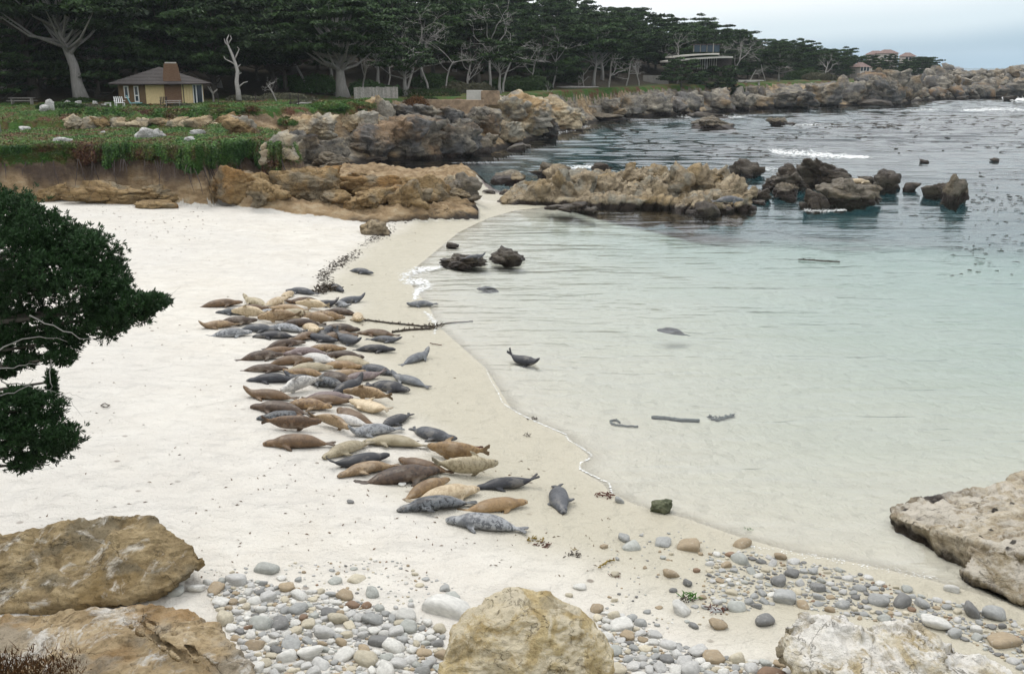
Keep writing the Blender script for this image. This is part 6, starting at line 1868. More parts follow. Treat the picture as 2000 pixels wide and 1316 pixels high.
SEALS = [  # crop, head x,y, tail x,y, colour, spots, pose, label
 (4, 1370, 205, 1205, 165, 'slate', .4, 'flat', 'slate grey seal lying alone beside the wrack line, farthest up the beach'),
 (4, 1150, 325, 1045, 293, 'dark', .3, 'flat', 'small dark seal just right of the heap of weed at the top of the colony'),
 (4, 745, 318, 930, 352, 'slate', .2, 'flat', 'dark slate seal whose tail touches the heap of weed'),
 (4, 715, 372, 760, 345, 'cream', .8, 'look', 'pale spotted seal curled up, facing the viewer, left of the heap of weed'),
 (4, 1300, 395, 1120, 412, 'slate', .3, 'up', 'slate seal with head raised at the right of the colony top'),
 (4, 410, 430, 55, 430, 'brown', .6, 'flat', 'long mottled brown seal stretched out at the upper left corner of the colony'),
 (4, 405, 392, 580, 440, 'olive', .8, 'up', 'buff seal with dark blotches resting behind the long mottled brown one'),
 (4, 540, 462, 370, 468, 'brown', .5, 'flat', 'brown seal tucked between the long mottled brown seal and the black one'),
 (4, 215, 485, 460, 492, 'inky', .6, 'flat', 'glossy black seal with faint spots, second from the left edge near the top'),
 (4, 690, 400, 605, 432, 'cream', .7, 'turn', 'small pale seal with spotted face above the cream tan pair'),
 (4, 605, 445, 870, 475, 'tan', .2, 'flat', 'long sandy tan seal lying above the silver grey one'),
 (4, 782, 412, 925, 408, 'rufous', .5, 'turn', 'curled brown seal with black face turned to the left'),
 (4, 835, 435, 1020, 472, 'cream', .2, 'side', 'cream seal on its side with orange flush below the curled brown one'),
 (4, 1060, 432, 950, 430, 'black', .1, 'up', 'black round headed seal left of the seal with raised head'),
 (4, 1170, 442, 1105, 415, 'silver', .4, 'look', 'small bluish white seal below the slate one with raised head'),
 (4, 1050, 472, 1225, 503, 'dbrown', .3, 'flat', 'dark grey brown seal at the right edge under the bluish white one'),
 (4, 510, 485, 725, 508, 'silver', .8, 'flat', 'silver spotted seal left of centre in the third row from the top'),
 (4, 875, 498, 665, 500, 'olive', .2, 'fat', 'plain greyish cream seal lying against the silver spotted one'),
 (4, 1155, 552, 875, 500, 'gold', .5, 'flat', 'golden brown seal with dark face pointing right near the colony top'),
 (4, 1285, 565, 1240, 500, 'cream', .8, 'look', 'cream spotted seal facing the viewer beside the ends of the kelp ropes'),
 (4, 370, 512, 545, 528, 'cream', .3, 'side', 'cream tan seal on its side above the dark one with a light back'),
 (4, 850, 532, 540, 528, 'cream', .2, 'flat', 'long narrow cream seal stretched across the middle of the upper colony'),
 (4, 465, 568, 250, 555, 'dbrown', .3, 'left', 'dark brown seal with paler back above the pair at the left edge'),
 (4, 85, 597, 325, 582, 'tan', .8, 'up', 'mottled tan seal at the left edge with its face turned to the sand'),
 (4, 540, 562, 785, 545, 'tan', .5, 'side', 'light brown seal with dark snout under the long narrow cream one'),
 (4, 645, 578, 1000, 578, 'dbrown', .9, 'flat', 'dark mottled brown seal lying across the middle of the upper colony'),
 (4, 1050, 575, 880, 542, 'tan', .2, 'side', 'smooth tan seal below the golden brown one with dark face'),
 (4, 455, 642, 165, 660, 'silver', .9, 'fat', 'big silver spotted seal at the left edge, third from the colony top'),
 (4, 625, 630, 400, 602, 'slate', .4, 'flat', 'dark slate seal wedged behind the big silver spotted one'),
 (4, 590, 600, 870, 628, 'silver', .6, 'fat', 'pale silver seal in the middle of the upper colony'),
 (4, 960, 640, 870, 590, 'cream', .6, 'look', 'cream spotted seal facing the viewer in the middle of the colony'),
 (4, 1285, 632, 975, 600, 'dbrown', .7, 'flat', 'large dark mottled seal pointing right beside the dark reddish brown one'),
 (4, 965, 655, 1100, 608, 'dark', .2, 'left', 'narrow dark slate seal lying slantwise on the large dark mottled one'),
 (4, 1265, 665, 965, 690, 'brown', .4, 'fat', 'large tan brown seal below the large dark mottled one'),
 (4, 500, 665, 760, 668, 'black', .1, 'flat', 'jet black seal below the pale silver one'),
 (4, 805, 692, 930, 660, 'brown', .3, 'turn', 'brown seal half hidden behind the seal with lifted tail'),
 (4, 1290, 640, 1520, 657, 'rufous', .2, 'flat', 'dark reddish brown wet seal lying at the end of the lower kelp rope'),
 (4, 1515, 700, 1425, 688, 'slate', .3, 'look', 'small round slate seal on the open sand below the kelp ropes'),
 (4, 800, 712, 620, 745, 'dbrown', .4, 'right', 'brown seal with dark head at the left of the seal with lifted tail'),
 (4, 1110, 712, 870, 665, 'dark', .2, 'tail', 'dark seal holding its tail up in the air in the middle of the colony'),
 (4, 1265, 742, 1125, 685, 'slate', .7, 'banana', 'slate mottled seal curved like a banana with its tail up'),
 (4, 1500, 778, 1280, 755, 'black', .2, 'flat', 'black seal lying outside the right edge of the colony below the kelp ropes'),
 (4, 1795, 800, 1620, 872, 'grey', .8, 'up', 'blue grey speckled seal alone on the sand between colony and water'),
 (4, 1690, 432, 1775, 432, 'grey', .4, 'look', 'small grey seal sitting in the swash above the kelp ropes'),
 (4, 1150, 772, 890, 745, 'gold', .5, 'flat', 'golden brown seal below the banana shaped one'),
 (4, 750, 775, 545, 788, 'brown', .3, 'flat', 'brown seal above the dark brown one at the left edge of the middle rows'),
 (4, 755, 790, 985, 800, 'mauve', .3, 'fat', 'mauve grey seal in the middle, right of the brown one'),
 (4, 700, 822, 375, 826, 'dbrown', .8, 'flat', 'mottled dark brown seal with thin tail at the left edge, upper one of two alike'),
 (4, 1310, 835, 1000, 802, 'dbrown', .4, 'flat', 'dark brown seal lying over the tan grey one at the right'),
 (4, 885, 852, 630, 865, 'brown', .2, 'flat', 'mid brown seal behind the big tan one in the middle rows'),
 (4, 1080, 862, 835, 815, 'white', .2, 'fat', 'white cream seal gleaming in the centre of the colony'),
 (4, 1330, 882, 1095, 842, 'olive', .4, 'fat', 'tan grey seal at the right edge behind the slate spotted one'),
 (4, 1235, 895, 1050, 885, 'gold', .2, 'flat', 'gold tan seal right of the big tan one'),
 (4, 748, 915, 375, 912, 'dbrown', .3, 'flat', 'dark brown seal with thin tail at the left edge, lower one of two alike'),
 (4, 1050, 918, 765, 895, 'olive', .3, 'fat', 'big tan seal with rounded back in the middle rows'),
 (4, 1320, 945, 995, 960, 'tan', .3, 'left', 'tan brown seal arched behind the black heap in the middle'),
 (4, 1280, 902, 1515, 943, 'slate', .8, 'flat', 'slate spotted seal with tail pointing to the water at the right edge'),
 (5, 160, 337, 545, 352, 'dark', .4, 'flat', 'long blackish seal at the left edge in the middle of the colony'),
 (5, 545, 290, 730, 305, 'gold', .4, 'turn', 'golden brown seal with dark cheek behind the blackish ones'),
 (5, 530, 330, 740, 362, 'dark', .7, 'up', 'bluish black seal with head up against the golden brown one'),
 (5, 1050, 372, 765, 312, 'dbrown', .6, 'fat', 'dark brown seal humped over the wrinkled black one'),
 (5, 735, 362, 930, 408, 'inky', .9, 'fat', 'wrinkled black and silver seal at the centre of the black heap'),
 (5, 1105, 400, 935, 432, 'black', .2, 'up', 'black seal lifting its head at the right end of the black heap'),
 (5, 1000, 335, 1265, 325, 'mauve', .3, 'tail', 'mauve brown seal with tail fins lifted to the right'),
 (5, 1545, 440, 1195, 395, 'dark', .5, 'fat', 'large dark grey seal at the right edge of the colony middle'),
 (5, 1490, 340, 1595, 375, 'grey', .4, 'up', 'grey seal with raised head right behind the large dark grey one'),
 (5, 455, 462, 720, 410, 'white', .6, 'side', 'white seal with grey spots below the long blackish one'),
 (5, 80, 472, 560, 505, 'brown', .3, 'up', 'tan brown seal at the left edge with its flipper folded on its side'),
 (5, 1060, 508, 635, 490, 'mauve', .2, 'flat', 'mauve brown seal stretched under the black heap'),
 (5, 1020, 555, 645, 500, 'brown', .2, 'left', 'smooth brown seal below the mauve brown stretched one'),
 (5, 1065, 490, 1315, 520, 'tan', .5, 'side', 'buff seal with black tail fins spread at the right'),
 (5, 150, 575, 690, 640, 'dbrown', .4, 'flat', 'long dark brown seal at the left edge above the silver black one'),
 (5, 845, 598, 490, 548, 'gold', .7, 'flat', 'seal with golden back and dark flank in the lower middle'),
 (5, 920, 592, 1205, 742, 'brown', .1, 'right', 'brown seal lying slantwise behind the white one'),
 (5, 1045, 545, 1365, 640, 'cream', .2, 'back', 'big cream seal on its back right of the slanting brown one'),
 (5, 250, 655, 680, 695, 'inky', 1.0, 'fat', 'black and silver flecked seal in the lower left of the colony'),
 (5, 775, 662, 1190, 742, 'white', .3, 'flat', 'bright white seal with faint grey spots in the lower colony'),
 (5, 790, 770, 300, 755, 'rufous', .5, 'side', 'rich brown seal with forked tail fins at the lower left'),
 (5, 1000, 800, 800, 705, 'tan', .3, 'side2', 'tan seal curled against the bright white one'),
 (5, 1380, 712, 1480, 690, 'black', .4, 'look', 'round black seal facing the viewer, alone right of the white one'),
 (5, 1880, 872, 1625, 775, 'slate', .5, 'left', 'slate seal heading for the water at the right of the lower colony'),
 (5, 270, 890, 865, 905, 'brown', .4, 'flat', 'long brown seal lying by itself at the lower left'),
 (5, 815, 1010, 1185, 905, 'olive', .5, 'flat', 'pinkish buff seal with nose to the sand at the lower left'),
 (5, 1070, 812, 1380, 785, 'silver', .6, 'up', 'silver seal with black head behind the big olive cream one'),
 (5, 1155, 850, 1680, 930, 'olive', .15, 'fat', 'big olive cream seal, the longest in the lower colony'),
 (6, 772, 245, 1025, 305, 'gold', .4, 'side2', 'golden brown seal curving toward the water, low on the right'),
 (6, 515, 282, 140, 330, 'black', .1, 'tail', 'black seal lying slantwise behind the tan brown one, low in the colony'),
 (6, 197, 378, 515, 332, 'tan', .6, 'fat', 'tan brown seal with its dark nose at the lower left edge'),
 (6, 590, 303, 800, 358, 'brown', .5, 'right', 'chestnut seal with pale throat behind the wet looking mottled one'),
 (6, 830, 385, 328, 412, 'dbrown', 1.0, 'fat', 'large mottled brown seal with wet shine on its flank'),
 (6, 1110, 362, 852, 377, 'olive', .7, 'side', 'grey seal with pale back and dark belly near the bottom right of the colony'),
 (6, 868, 420, 590, 515, 'gold', .3, 'flat', 'slim golden seal lying slantwise above the cream one'),
 (6, 1068, 492, 642, 530, 'cream', .4, 'fat', 'cream seal with ochre spots behind the front pair'),
 (6, 1062, 440, 1350, 447, 'dark', .3, 'tail', 'blue black seal lying apart with both ends lifted, bottom right'),
 (6, 538, 585, 1000, 550, 'inky', 1.0, 'fat', 'black seal sprinkled with silver flecks, second from the front'),
 (6, 1325, 568, 985, 577, 'gold', .15, 'fat', 'plain golden brown seal with a flipper on its chest at the front right'),
 (6, 832, 665, 1310, 705, 'silver', .9, 'flat', 'silver grey marbled seal, frontmost of the whole colony'),
 (6, 1555, 610, 1520, 455, 'slate', .4, 'fat', 'slate seal pointing straight at the viewer, right of the front group'),
]
ps = []
for s_ in SEALS:
    f_ = {4: c4, 5: c5, 6: c6}[s_[0]]
    ps += [f_(s_[1], s_[2]), f_(s_[3], s_[4])]
ps = np.array(ps)
# body centres ride about 0.17 m above the sand
hp = hit(ps[:, 0], ps[:, 1])
for _ in range(2):
    gz = np.maximum(ground_z(hp[:, 0], hp[:, 1]), 0)
    hp = np.array([at_height(a, b_, z + 0.125) for (a, b_), z in zip(ps, gz)])
g = np.random.default_rng(19)


def place_seal(c_, yaw, s, colour, spots, pose, label, group, z, name='harbor_seal', pitch=(0, 0)):
    fat_ = g.uniform(1.0, 1.2)
    o = link(name, POSE[pose], None, (c_[0], c_[1], z), (pitch[0], pitch[1], yaw + (g.normal(0, 0.12) if name == 'harbor_seal' and not any(pitch) else 0)), (s, s * fat_, s * fat_ * g.uniform(0.94, 1.04)))
    k1, k2 = CLR[colour]
    f = g.uniform(0.88, 1.12)
    o['c1'] = [float(q * f) for q in k1]; o['c2'] = [float(q * f) for q in k2]; o['spots'] = float(min(1.0, spots * 1.25 + 0.08))
    return tag(o, label, 'seal', group)


for i, s_ in enumerate(SEALS):
    h_, t_ = hp[2 * i], hp[2 * i + 1]
    d_ = h_ - t_
    ln = np.hypot(d_[0], d_[1])
    yaw = math.atan2(d_[1], d_[0])
    s = float(np.clip(ln / 1.64, 0.90, 1.14))
    if s_[7] in ('look',) and ln < 1.0: s = 0.78
    c_ = (h_ + t_) / 2
    gz = float(ground_z(c_[0], c_[1])[0])
    place_seal(c_, yaw, s, s_[5], s_[6], s_[7], s_[8], 'harbor seals hauled out on the beach', gz - 0.015)

# seals in the water and on rocks
def wet_seal(px, py, z, yaw, s, colour, pose, label, dz, pitch=(0, 0)):
    p = at_height(px, py, z)
    return place_seal(p, yaw, s, colour, 0.3, pose, label, 'seals in the water and on the rocks', z + dz, pitch=pitch)


wet_seal(1024, 704, 0.05, R(-35), 0.8, 'dark', 'banana', 'dark seal afloat in the shallows with tail and head out of the water', -0.17)
wet_seal(1312, 637, 0.0, R(205), 0.85, 'dark', 'flat', 'dark seal head swimming in the middle of the cove', -0.31, (0, -R(13)))
wet_seal(954, 558, 0.0, R(215), 0.8, 'dark', 'flat', 'dark seal head swimming near the seaweed rocks', -0.29, (0, -R(13)))
wet_seal(928, 503, 0.45, R(20), 0.75, 'slate', 'up', 'dark seal resting on the low seaweed covered rock', -0.05)
wet_seal(1674, 356, 1.55, R(8), 1.25, 'cream', 'flat', 'cream seal hauled out on the grey brown sea rock', -0.12)
wet_seal(1424, 392, 1.0, R(10), 1.25, 'slate', 'fat', 'blue grey seal lying on the right end of the tan island', -0.1)
# ================================================================== COBBLES
m = NT('cobble_stone', 0.75, 0.3)
c1 = m.attr('c1', 'OBJECT', 'Color')
n1 = m.noise(3.0, 5, 0.6, m.mapping(m.n('TexCoord').outputs['Object'], (1, 1, 1.6)))
n2_ = m.noise(14.0, 5, 0.65)
c = m.mix(m.ramp(n1, [(0.3, 0.0), (0.7, 1.0)]), m.mix(0.35, c1, (0.05, 0.045, 0.04)), c1)
c = m.mix(m.math('MULTIPLY', m.step(n2_, 0.55, 0.75), 0.35), c, (0.62, 0.60, 0.55))
COBBLE = m.done(c, None, m.bump(n2_, 0.35, 0.02))
STONES = []
for k in range(10):
    v, f = blob(3, 2000 + k, 5 + (k % 3) * 2, 9, 0.05, 0.02, None, 0.7)
    v = v / np.abs(v).max(0)
    STONES.append((v, f))
SME = [make_mesh('cobble', v, f, COBBLE, True) for v, f in STONES]
SCOL = [((0.50, 0.495, 0.475), 'pale grey'), ((0.62, 0.61, 0.57), 'whitish'), ((0.34, 0.345, 0.335), 'mid grey'), ((0.52, 0.47, 0.36), 'buff'), ((0.36, 0.285, 0.19), 'tan'), ((0.19, 0.19, 0.185), 'dark grey'), ((0.24, 0.155, 0.10), 'rust brown'), ((0.40, 0.41, 0.38), 'greenish grey')]
PALE_W = np.array([0.24, 0.26, 0.14, 0.15, 0.09, 0.05, 0.02, 0.05])
WET_W = np.array([0.16, 0.06, 0.26, 0.06, 0.12, 0.20, 0.04, 0.10])

gs = np.random.default_rng(55)


def inpoly(px, py, P):
    return poly_dist(np.asarray(px, float), np.asarray(py, float), np.array(P, float)) > 0


BANK = [(400, 1140), (470, 1128), (560, 1150), (660, 1160), (760, 1195), (860, 1225), (880, 1330), (440, 1330), (500, 1300), (440, 1225)]
BANK3 = [(1800, 1165), (1880, 1180), (1960, 1205), (2010, 1225), (2010, 1320), (1985, 1305), (1900, 1255), (1800, 1222)]
BANK2 = [(1160, 1190), (1230, 1205), (1300, 1250), (1420, 1285), (1530, 1300), (1560, 1340), (1130, 1340), (1200, 1290)]
STRAND = [(1380, 1080), (1450, 1075), (1560, 1095), (1680, 1120), (1790, 1160), (1850, 1215), (1760, 1225), (1640, 1200), (1520, 1180), (1420, 1200), (1370, 1190)]
THIN = [(1180, 1045), (1350, 1035), (1480, 1060), (1420, 1210), (1280, 1240), (1180, 1190)]
SCATT = [(380, 1110), (760, 1090), (900, 1140), (880, 1230), (700, 1180), (480, 1150)]
PXY = np.zeros((4000, 3))
PIECES = []     # px, py, size px, weights, zone


def scatter(poly, n, smin, smax, gap, wts, zone, power=2.0):
    P_ = np.array(poly); lo, hi = P_.min(0), P_.max(0)
    k = 0
    cx, cy = gs.uniform(lo[0], hi[0], n * 40), gs.uniform(lo[1], hi[1], n * 40)
    inn = inpoly(cx, cy, poly)
    for x, y in zip(cx[inn], cy[inn]):
        if k >= n: break
        s = smin + (smax - smin) * gs.random() ** power
        s *= np.interp(y, [1040, 1180, 1316], [0.7, 0.92, 1.2])
        m_ = len(PIECES)
        if np.all(np.hypot(PXY[:m_, 0] - x, (PXY[:m_, 1] - y) * 1.5) > (s + PXY[:m_, 2]) * 0.5 * gap):
            PXY[m_] = (x, y, s)
            PIECES.append((x, y, s, wts, zone)); k += 1


EXPL = [(697, 1131, 40, 3, 'yellowish oval cobble standing out on the sand above the stony bank'), (422, 1153, 38, 4, 'brown grey cobble alone right of the pointed boulder tip'), (332, 1143, 40, 5, 'dark grey cobble at the foot of the pointed boulder'), (342, 1158, 44, 7, 'flat greenish cobble touching the dark grey one by the pointed boulder'),
        (378, 1152, 36, 1, 'round white cobble right of the dark grey one by the pointed boulder'), (522, 1114, 52, 7, 'flat grey green stone, upper one on the open sand'), (585, 1166, 36, 1, 'bluish white cobble in the upper part of the stony bank'), (562, 1150, 36, 4, 'tan rounded cobble at the upper edge of the stony bank'),
        (655, 1136, 28, 7, 'small speckled cobble left of the yellowish oval one'), (582, 1192, 44, 2, 'flat blue grey slab cobble in the stony bank'), (690, 1182, 30, 6, 'rust brown cobble, left of a touching rust pair'), (716, 1184, 24, 6, 'rust brown cobble, right of a touching rust pair'),
        (728, 1162, 34, 7, 'grey stone half buried on the sand above the stony bank'), (797, 1208, 44, 1, 'upright whitish oval cobble near the yellow boulder'), (872, 1192, 92, 1, 'big pale triangular stone left of the yellow boulder'), (885, 1166, 30, 7, 'small grey stone behind the big pale triangular one'),
        (732, 1214, 46, 2, 'dark bluish cobble in the middle of the stony bank'), (735, 1256, 48, 5, 'dark brown grey cobble low in the stony bank'), (662, 1213, 40, 3, 'buff oval cobble in the middle of the stony bank'), (605, 1282, 60, 1, 'large white cobble near the bottom of the stony bank'),
        (628, 1300, 44, 0, 'pale blue grey round cobble at the bottom of the stony bank'), (512, 1222, 48, 7, 'greenish oval cobble left of centre in the stony bank'), (548, 1222, 46, 5, 'dark slanted cobble beside the greenish oval one'), (500, 1262, 40, 4, 'tan cobble against the brown boulder at the left'),
        (674, 1281, 56, 1, 'long whitish cobble low in the stony bank'), (1330, 1193, 44, 1, 'white and brown cobble just below the green weed tuft'), (1345, 1070, 46, 4, 'brown stone lying in the thin row at the top of the strand'), (1218, 1053, 34, 2, 'grey cobble, upper of two at the left of the thin strand'), (1234, 1070, 40, 7, 'flat grey cobble, lower of two at the left of the thin strand'),
        (1295, 1062, 36, 2, 'grey cobble in the cluster left of the brown stone'), (1449, 1064, 42, 4, 'brown grey block of stone at the water edge above the strand'), (1445, 1095, 42, 7, 'greenish angular stone at the top left of the strand'), (1418, 1106, 22, 4, 'small tan cobble left of the greenish angular stone'),
        (1532, 1172, 44, 2, 'big blue grey cobble in the middle of the strand'), (1440, 1188, 44, 7, 'olive stone at the lower left of the strand'), (1496, 1215, 48, 5, 'dark stone with an orange streak against the quartz boulder'), (1715, 1178, 46, 2, 'pinkish grey cobble low in the strand'), (1762, 1180, 46, 5, 'dark mottled cobble right of the pinkish grey one'),
        (1800, 1182, 34, 2, 'blue grey cobble right of the dark mottled one'), (1830, 1222, 60, 1, 'long pale stone at the lower right of the strand'), (1858, 1152, 30, 1, 'white barnacled stone under the rock ledge'), (1402, 1225, 38, 4, 'reddish cobble on the sand below the olive stone'), (1312, 1123, 34, 4, 'tan oval stone on the wet sand above the green weed tuft'),
        (1342, 1140, 28, 5, 'small dark grey stone right of the tan oval one'), (1211, 980, 22, 2, 'small grey stone near the end of the foam line'), (684, 982, 16, 5, 'small dark stone on the sand left of the front seals'), (1180, 1068, 20, 4, 'little brown stone on the wet sand above the weed scraps'), (1135, 1148, 28, 1, 'pale stone half buried behind the yellow boulder'), (1112, 1163, 18, 3, 'small buff stone behind the yellow boulder'),
        (1960, 1255, 70, 4, 'smooth brown boulder at the right edge of the bottom corner'), (1945, 1205, 50, 2, 'grey stone under water at the right edge'), (786, 947, 20, 1, 'small white stone beside the large mottled seal')]
for (x, y, s, ci, lab) in EXPL:
    PXY[len(PIECES)] = (x, y, s)
    PIECES.append((x, y, s, ci, lab))
scatter(BANK, 290, 18, 56, 0.74, PALE_W, 'bank', 1.5)
scatter(BANK2, 260, 20, 58, 0.74, PALE_W, 'bank2', 1.4)
scatter(BANK3, 34, 16, 46, 0.9, WET_W, 'corner', 1.6)
scatter(STRAND, 135, 13, 42, 0.82, WET_W, 'strand', 1.7)
scatter(THIN, 24, 9, 24, 1.0, WET_W, 'thin', 2)
scatter(SCATT, 26, 9, 26, 1.0, PALE_W, 'scatt', 2)
nbig = len(PIECES)
scatter(BANK, 900, 7, 17, 0.68, PALE_W, 'small', 1.2)
scatter(BANK2, 900, 7, 18, 0.68, PALE_W, 'small', 1.2)
scatter(BANK3, 130, 6, 14, 0.8, WET_W, 'small', 1.2)
scatter(STRAND, 330, 5, 11, 0.8, WET_W, 'small', 1.3)
scatter(THIN, 70, 4, 8, 1.0, WET_W, 'small', 1.3)
scatter(SCATT, 110, 4, 9, 1.0, PALE_W, 'small', 1.3)
xy = np.array([(p_[0], p_[1]) for p_ in PIECES])
hits = hit(xy[:, 0], xy[:, 1], True, 11, 26, 50)
# the 300 that show largest are things, the rest one heap of shingle
zoned = [i for i in range(len(EXPL), nbig)]
zoned.sort(key=lambda i: -PIECES[i][2])
single = set(range(len(EXPL))) | set(zoned[:300 - len(EXPL)])
ZLAB = {'bank': ('rounded {} cobble packed in the stony bank between the brown and the yellow boulder', 'cobbles between the brown and the yellow boulder'), 'bank2': ('rounded {} cobble packed in the stony bank between the yellow and the quartz boulder', 'cobbles between the yellow and the quartz boulder'),
        'strand': ('{} stone on the wet strand between the quartz boulder and the water', 'stones of the wet strand'), 'thin': ('{} stone scattered on the wet sand left of the strand', 'stones scattered left of the strand'), 'corner': ('{} stone half under water in the bottom right corner', 'stones in the bottom right corner'), 'scatt': ('{} stone scattered on dry sand above the stony bank', 'stones scattered above the stony bank')}
SV_, SF_, SC_, sn = [], [], [], 0
for i, p_ in enumerate(PIECES):
    b = hits[i]
    sc = px_scale(b)
    w = p_[2] / sc / 2
    asp = np.array([1.0, gs.uniform(0.65, 0.95), gs.uniform(0.42, 0.72)])
    k = int(gs.integers(0, 10))
    yaw = gs.uniform(-0.7, 0.7) if gs.random() < 0.7 else gs.uniform(0, 3.14)
    til = gs.normal(0, 0.18, 2)
    explicit = isinstance(p_[4], str) and i < len(EXPL)
    ci = p_[3] if explicit else int(gs.choice(8, p=p_[3]))
    colr = np.array(SCOL[ci][0]) * gs.uniform(0.85, 1.15)
    lift = w * asp[2] * gs.uniform(0.02, 0.5)
    if i in single:
        o = link('cobble', SME[k], None, (b[0], b[1], b[2] + lift), (til[0], til[1], yaw), tuple(w * asp))
        o['c1'] = [float(q) for q in colr]
        if explicit: tag(o, p_[4], 'stone')
        else:
            zl = ZLAB[p_[4]]
            sz = 'large ' if p_[2] > 34 else ('' if p_[2] > 23 else 'small ')
            lab = zl[0].format(sz + SCOL[ci][1]).replace('packed in', 'in')
            tag(o, lab, 'stone', sz + SCOL[ci][1] + ' ' + zl[1])
    else:
        v, f = STONES[k]
        if p_[2] < 15 and False: pass
        ca, sa_ = math.cos(yaw), math.sin(yaw)
        vv = v * asp * w
        vv = np.stack([vv[:, 0] * ca - vv[:, 1] * sa_ + b[0], vv[:, 0] * sa_ + vv[:, 1] * ca + b[1], vv[:, 2] + b[2] + lift], 1)
        SV_.append(vv); SF_.append(f + sn); sn += len(vv)
        SC_.append(np.tile(colr, (len(vv), 1)))
m = NT('shingle_stone', 0.8, 0.3)
SHM = m.done(m.mix(m.math('MULTIPLY', m.noise(20, 4), 0.4), m.attr('tint', 'GEOMETRY', 'Color'), (0.1, 0.09, 0.08)))
o = link('shingle', make_mesh('shingle', np.concatenate(SV_), np.concatenate(SF_), SHM, True, {'tint': np.concatenate(SC_)}))
tag(o, 'small pebbles filling the gaps between the cobbles along the shore', 'pebbles', None, 'stuff')

# ================================================================== KELP, WRACK AND FOAM
KELP = NT('wet_kelp', 0.35, 0.5)
KELP = KELP.done(KELP.mix(KELP.noise(6, 4), (0.012, 0.009, 0.005), (0.06, 0.035, 0.012)))
KELPW = plain('submerged_kelp', (0.10, 0.12, 0.115), 0.7, 0.4, 5)
KELPR = plain('red_kelp', (0.10, 0.035, 0.02), 0.45, 0.4, 8)
KELPG = plain('green_weed', (0.06, 0.17, 0.02), 0.45, 0.3, 8)
KELPY = plain('yellow_kelp', (0.22, 0.15, 0.02), 0.45, 0.3, 8)


def rope(pts_px, r, mat, label, name='kelp_strand', beads=True, z=0.04, seed=1, deep=False):
    g = np.random.default_rng(seed)
    p = np.array(pts_px, float)
    t = np.linspace(0, len(p) - 1, 40)
    x = np.interp(t, range(len(p)), p[:, 0]); y = np.interp(t, range(len(p)), p[:, 1])
    w = hit(x, y, not deep, 11, 80, 160) + np.array([0, 0, z])
    w[:, :2] += g.normal(0, 0.015, (40, 2))
    T = MB().tube(w, r, 5)
    if beads:
        for k in range(1, 39):
            d_ = g.normal(0, 1, 3); d_[2] = abs(d_[2]) * 0.4; d_ /= np.linalg.norm(d_)
            T.tube([w[k], w[k] + d_ * r * 3.2], [r * 0.8, r * 0.3], 4)
    o = T.build(name, mat, None, True)
    return tag(o, label, 'kelp')


rope([(712, 626), (760, 632), (800, 636), (842, 640)], 0.035, KELP, 'upper one of two long kelp ropes stretched from the colony to the water', seed=2)
rope([(765, 650), (795, 646), (825, 644), (842, 643)], 0.038, KELP, 'lower one of two long kelp ropes stretched from the colony to the water', seed=3)
rope([(842, 641), (866, 634), (890, 632), (925, 629)], 0.025, KELP, 'kelp streaming in the swash from the end of the ropes', seed=4, deep=True, beads=False)
rope([(1275, 818), (1300, 819), (1330, 823), (1364, 824)], 0.06, KELPW, 'long dark kelp bar lying under water in the cove', z=0.05, seed=5, deep=True, beads=False)
rope([(1245, 836), (1215, 834), (1194, 830), (1192, 824), (1204, 822), (1212, 828)], 0.03, KELPW, 'thin kelp strand looped like a hook under water', beads=False, seed=6, deep=True)
rope([(1385, 816), (1400, 822), (1415, 818), (1432, 813)], 0.04, KELPW, 'ragged dark kelp patch under water right of the long bar', seed=7, deep=True)
rope([(1560, 508), (1590, 510), (1612, 512), (1640, 513)], 0.035, KELP, 'brown kelp string floating far out in the middle of the cove', seed=8)
rope([(1170, 1112), (1182, 1104), (1188, 1098), (1200, 1097)], 0.012, KELPY, 'bent yellow brown weed stem on the wet sand', beads=False, seed=9)
rope([(915, 874), (930, 876), (943, 875)], 0.025, KELPR, 'short reddish weed stem on the sand right of the golden seal', beads=False, seed=10)
rope([(840, 672), (850, 674), (862, 676)], 0.015, KELPR, 'thin reddish stick on the sand below the kelp ropes', beads=False, seed=11)
rope([(196, 795), (206, 790), (214, 794), (208, 798), (200, 796)], 0.012, KELP, 'small dark ring of weed on the open sand at the left', beads=False, seed=12)


def clump(px, py, w, h, mat, label, seed, n=40, name='weed_clump'):
    g = np.random.default_rng(seed)
    b = hit([px], [py])[0]; sc = px_scale(b)
    W, H = w / sc, h / sc
    T = MB()
    for k in range(n):
        a = g.uniform(0, 6.28); r = g.uniform(0, 0.5) ** 0.7
        p0 = np.array([math.cos(a) * r * W, math.sin(a) * r * W * 0.7, g.uniform(0, 0.5) * H])
        d_ = np.array([g.normal(0, 1) * W * 0.18, g.normal(0, 1) * W * 0.12, g.uniform(-0.1, 0.5) * H])
        T.tube([p0, p0 + d_ * 0.6, p0 + d_], [W * 0.03, W * 0.04, W * 0.012], 4, False)
    o = T.build(name, mat, None, True, tuple(b))
    return tag(o, label, 'seaweed')


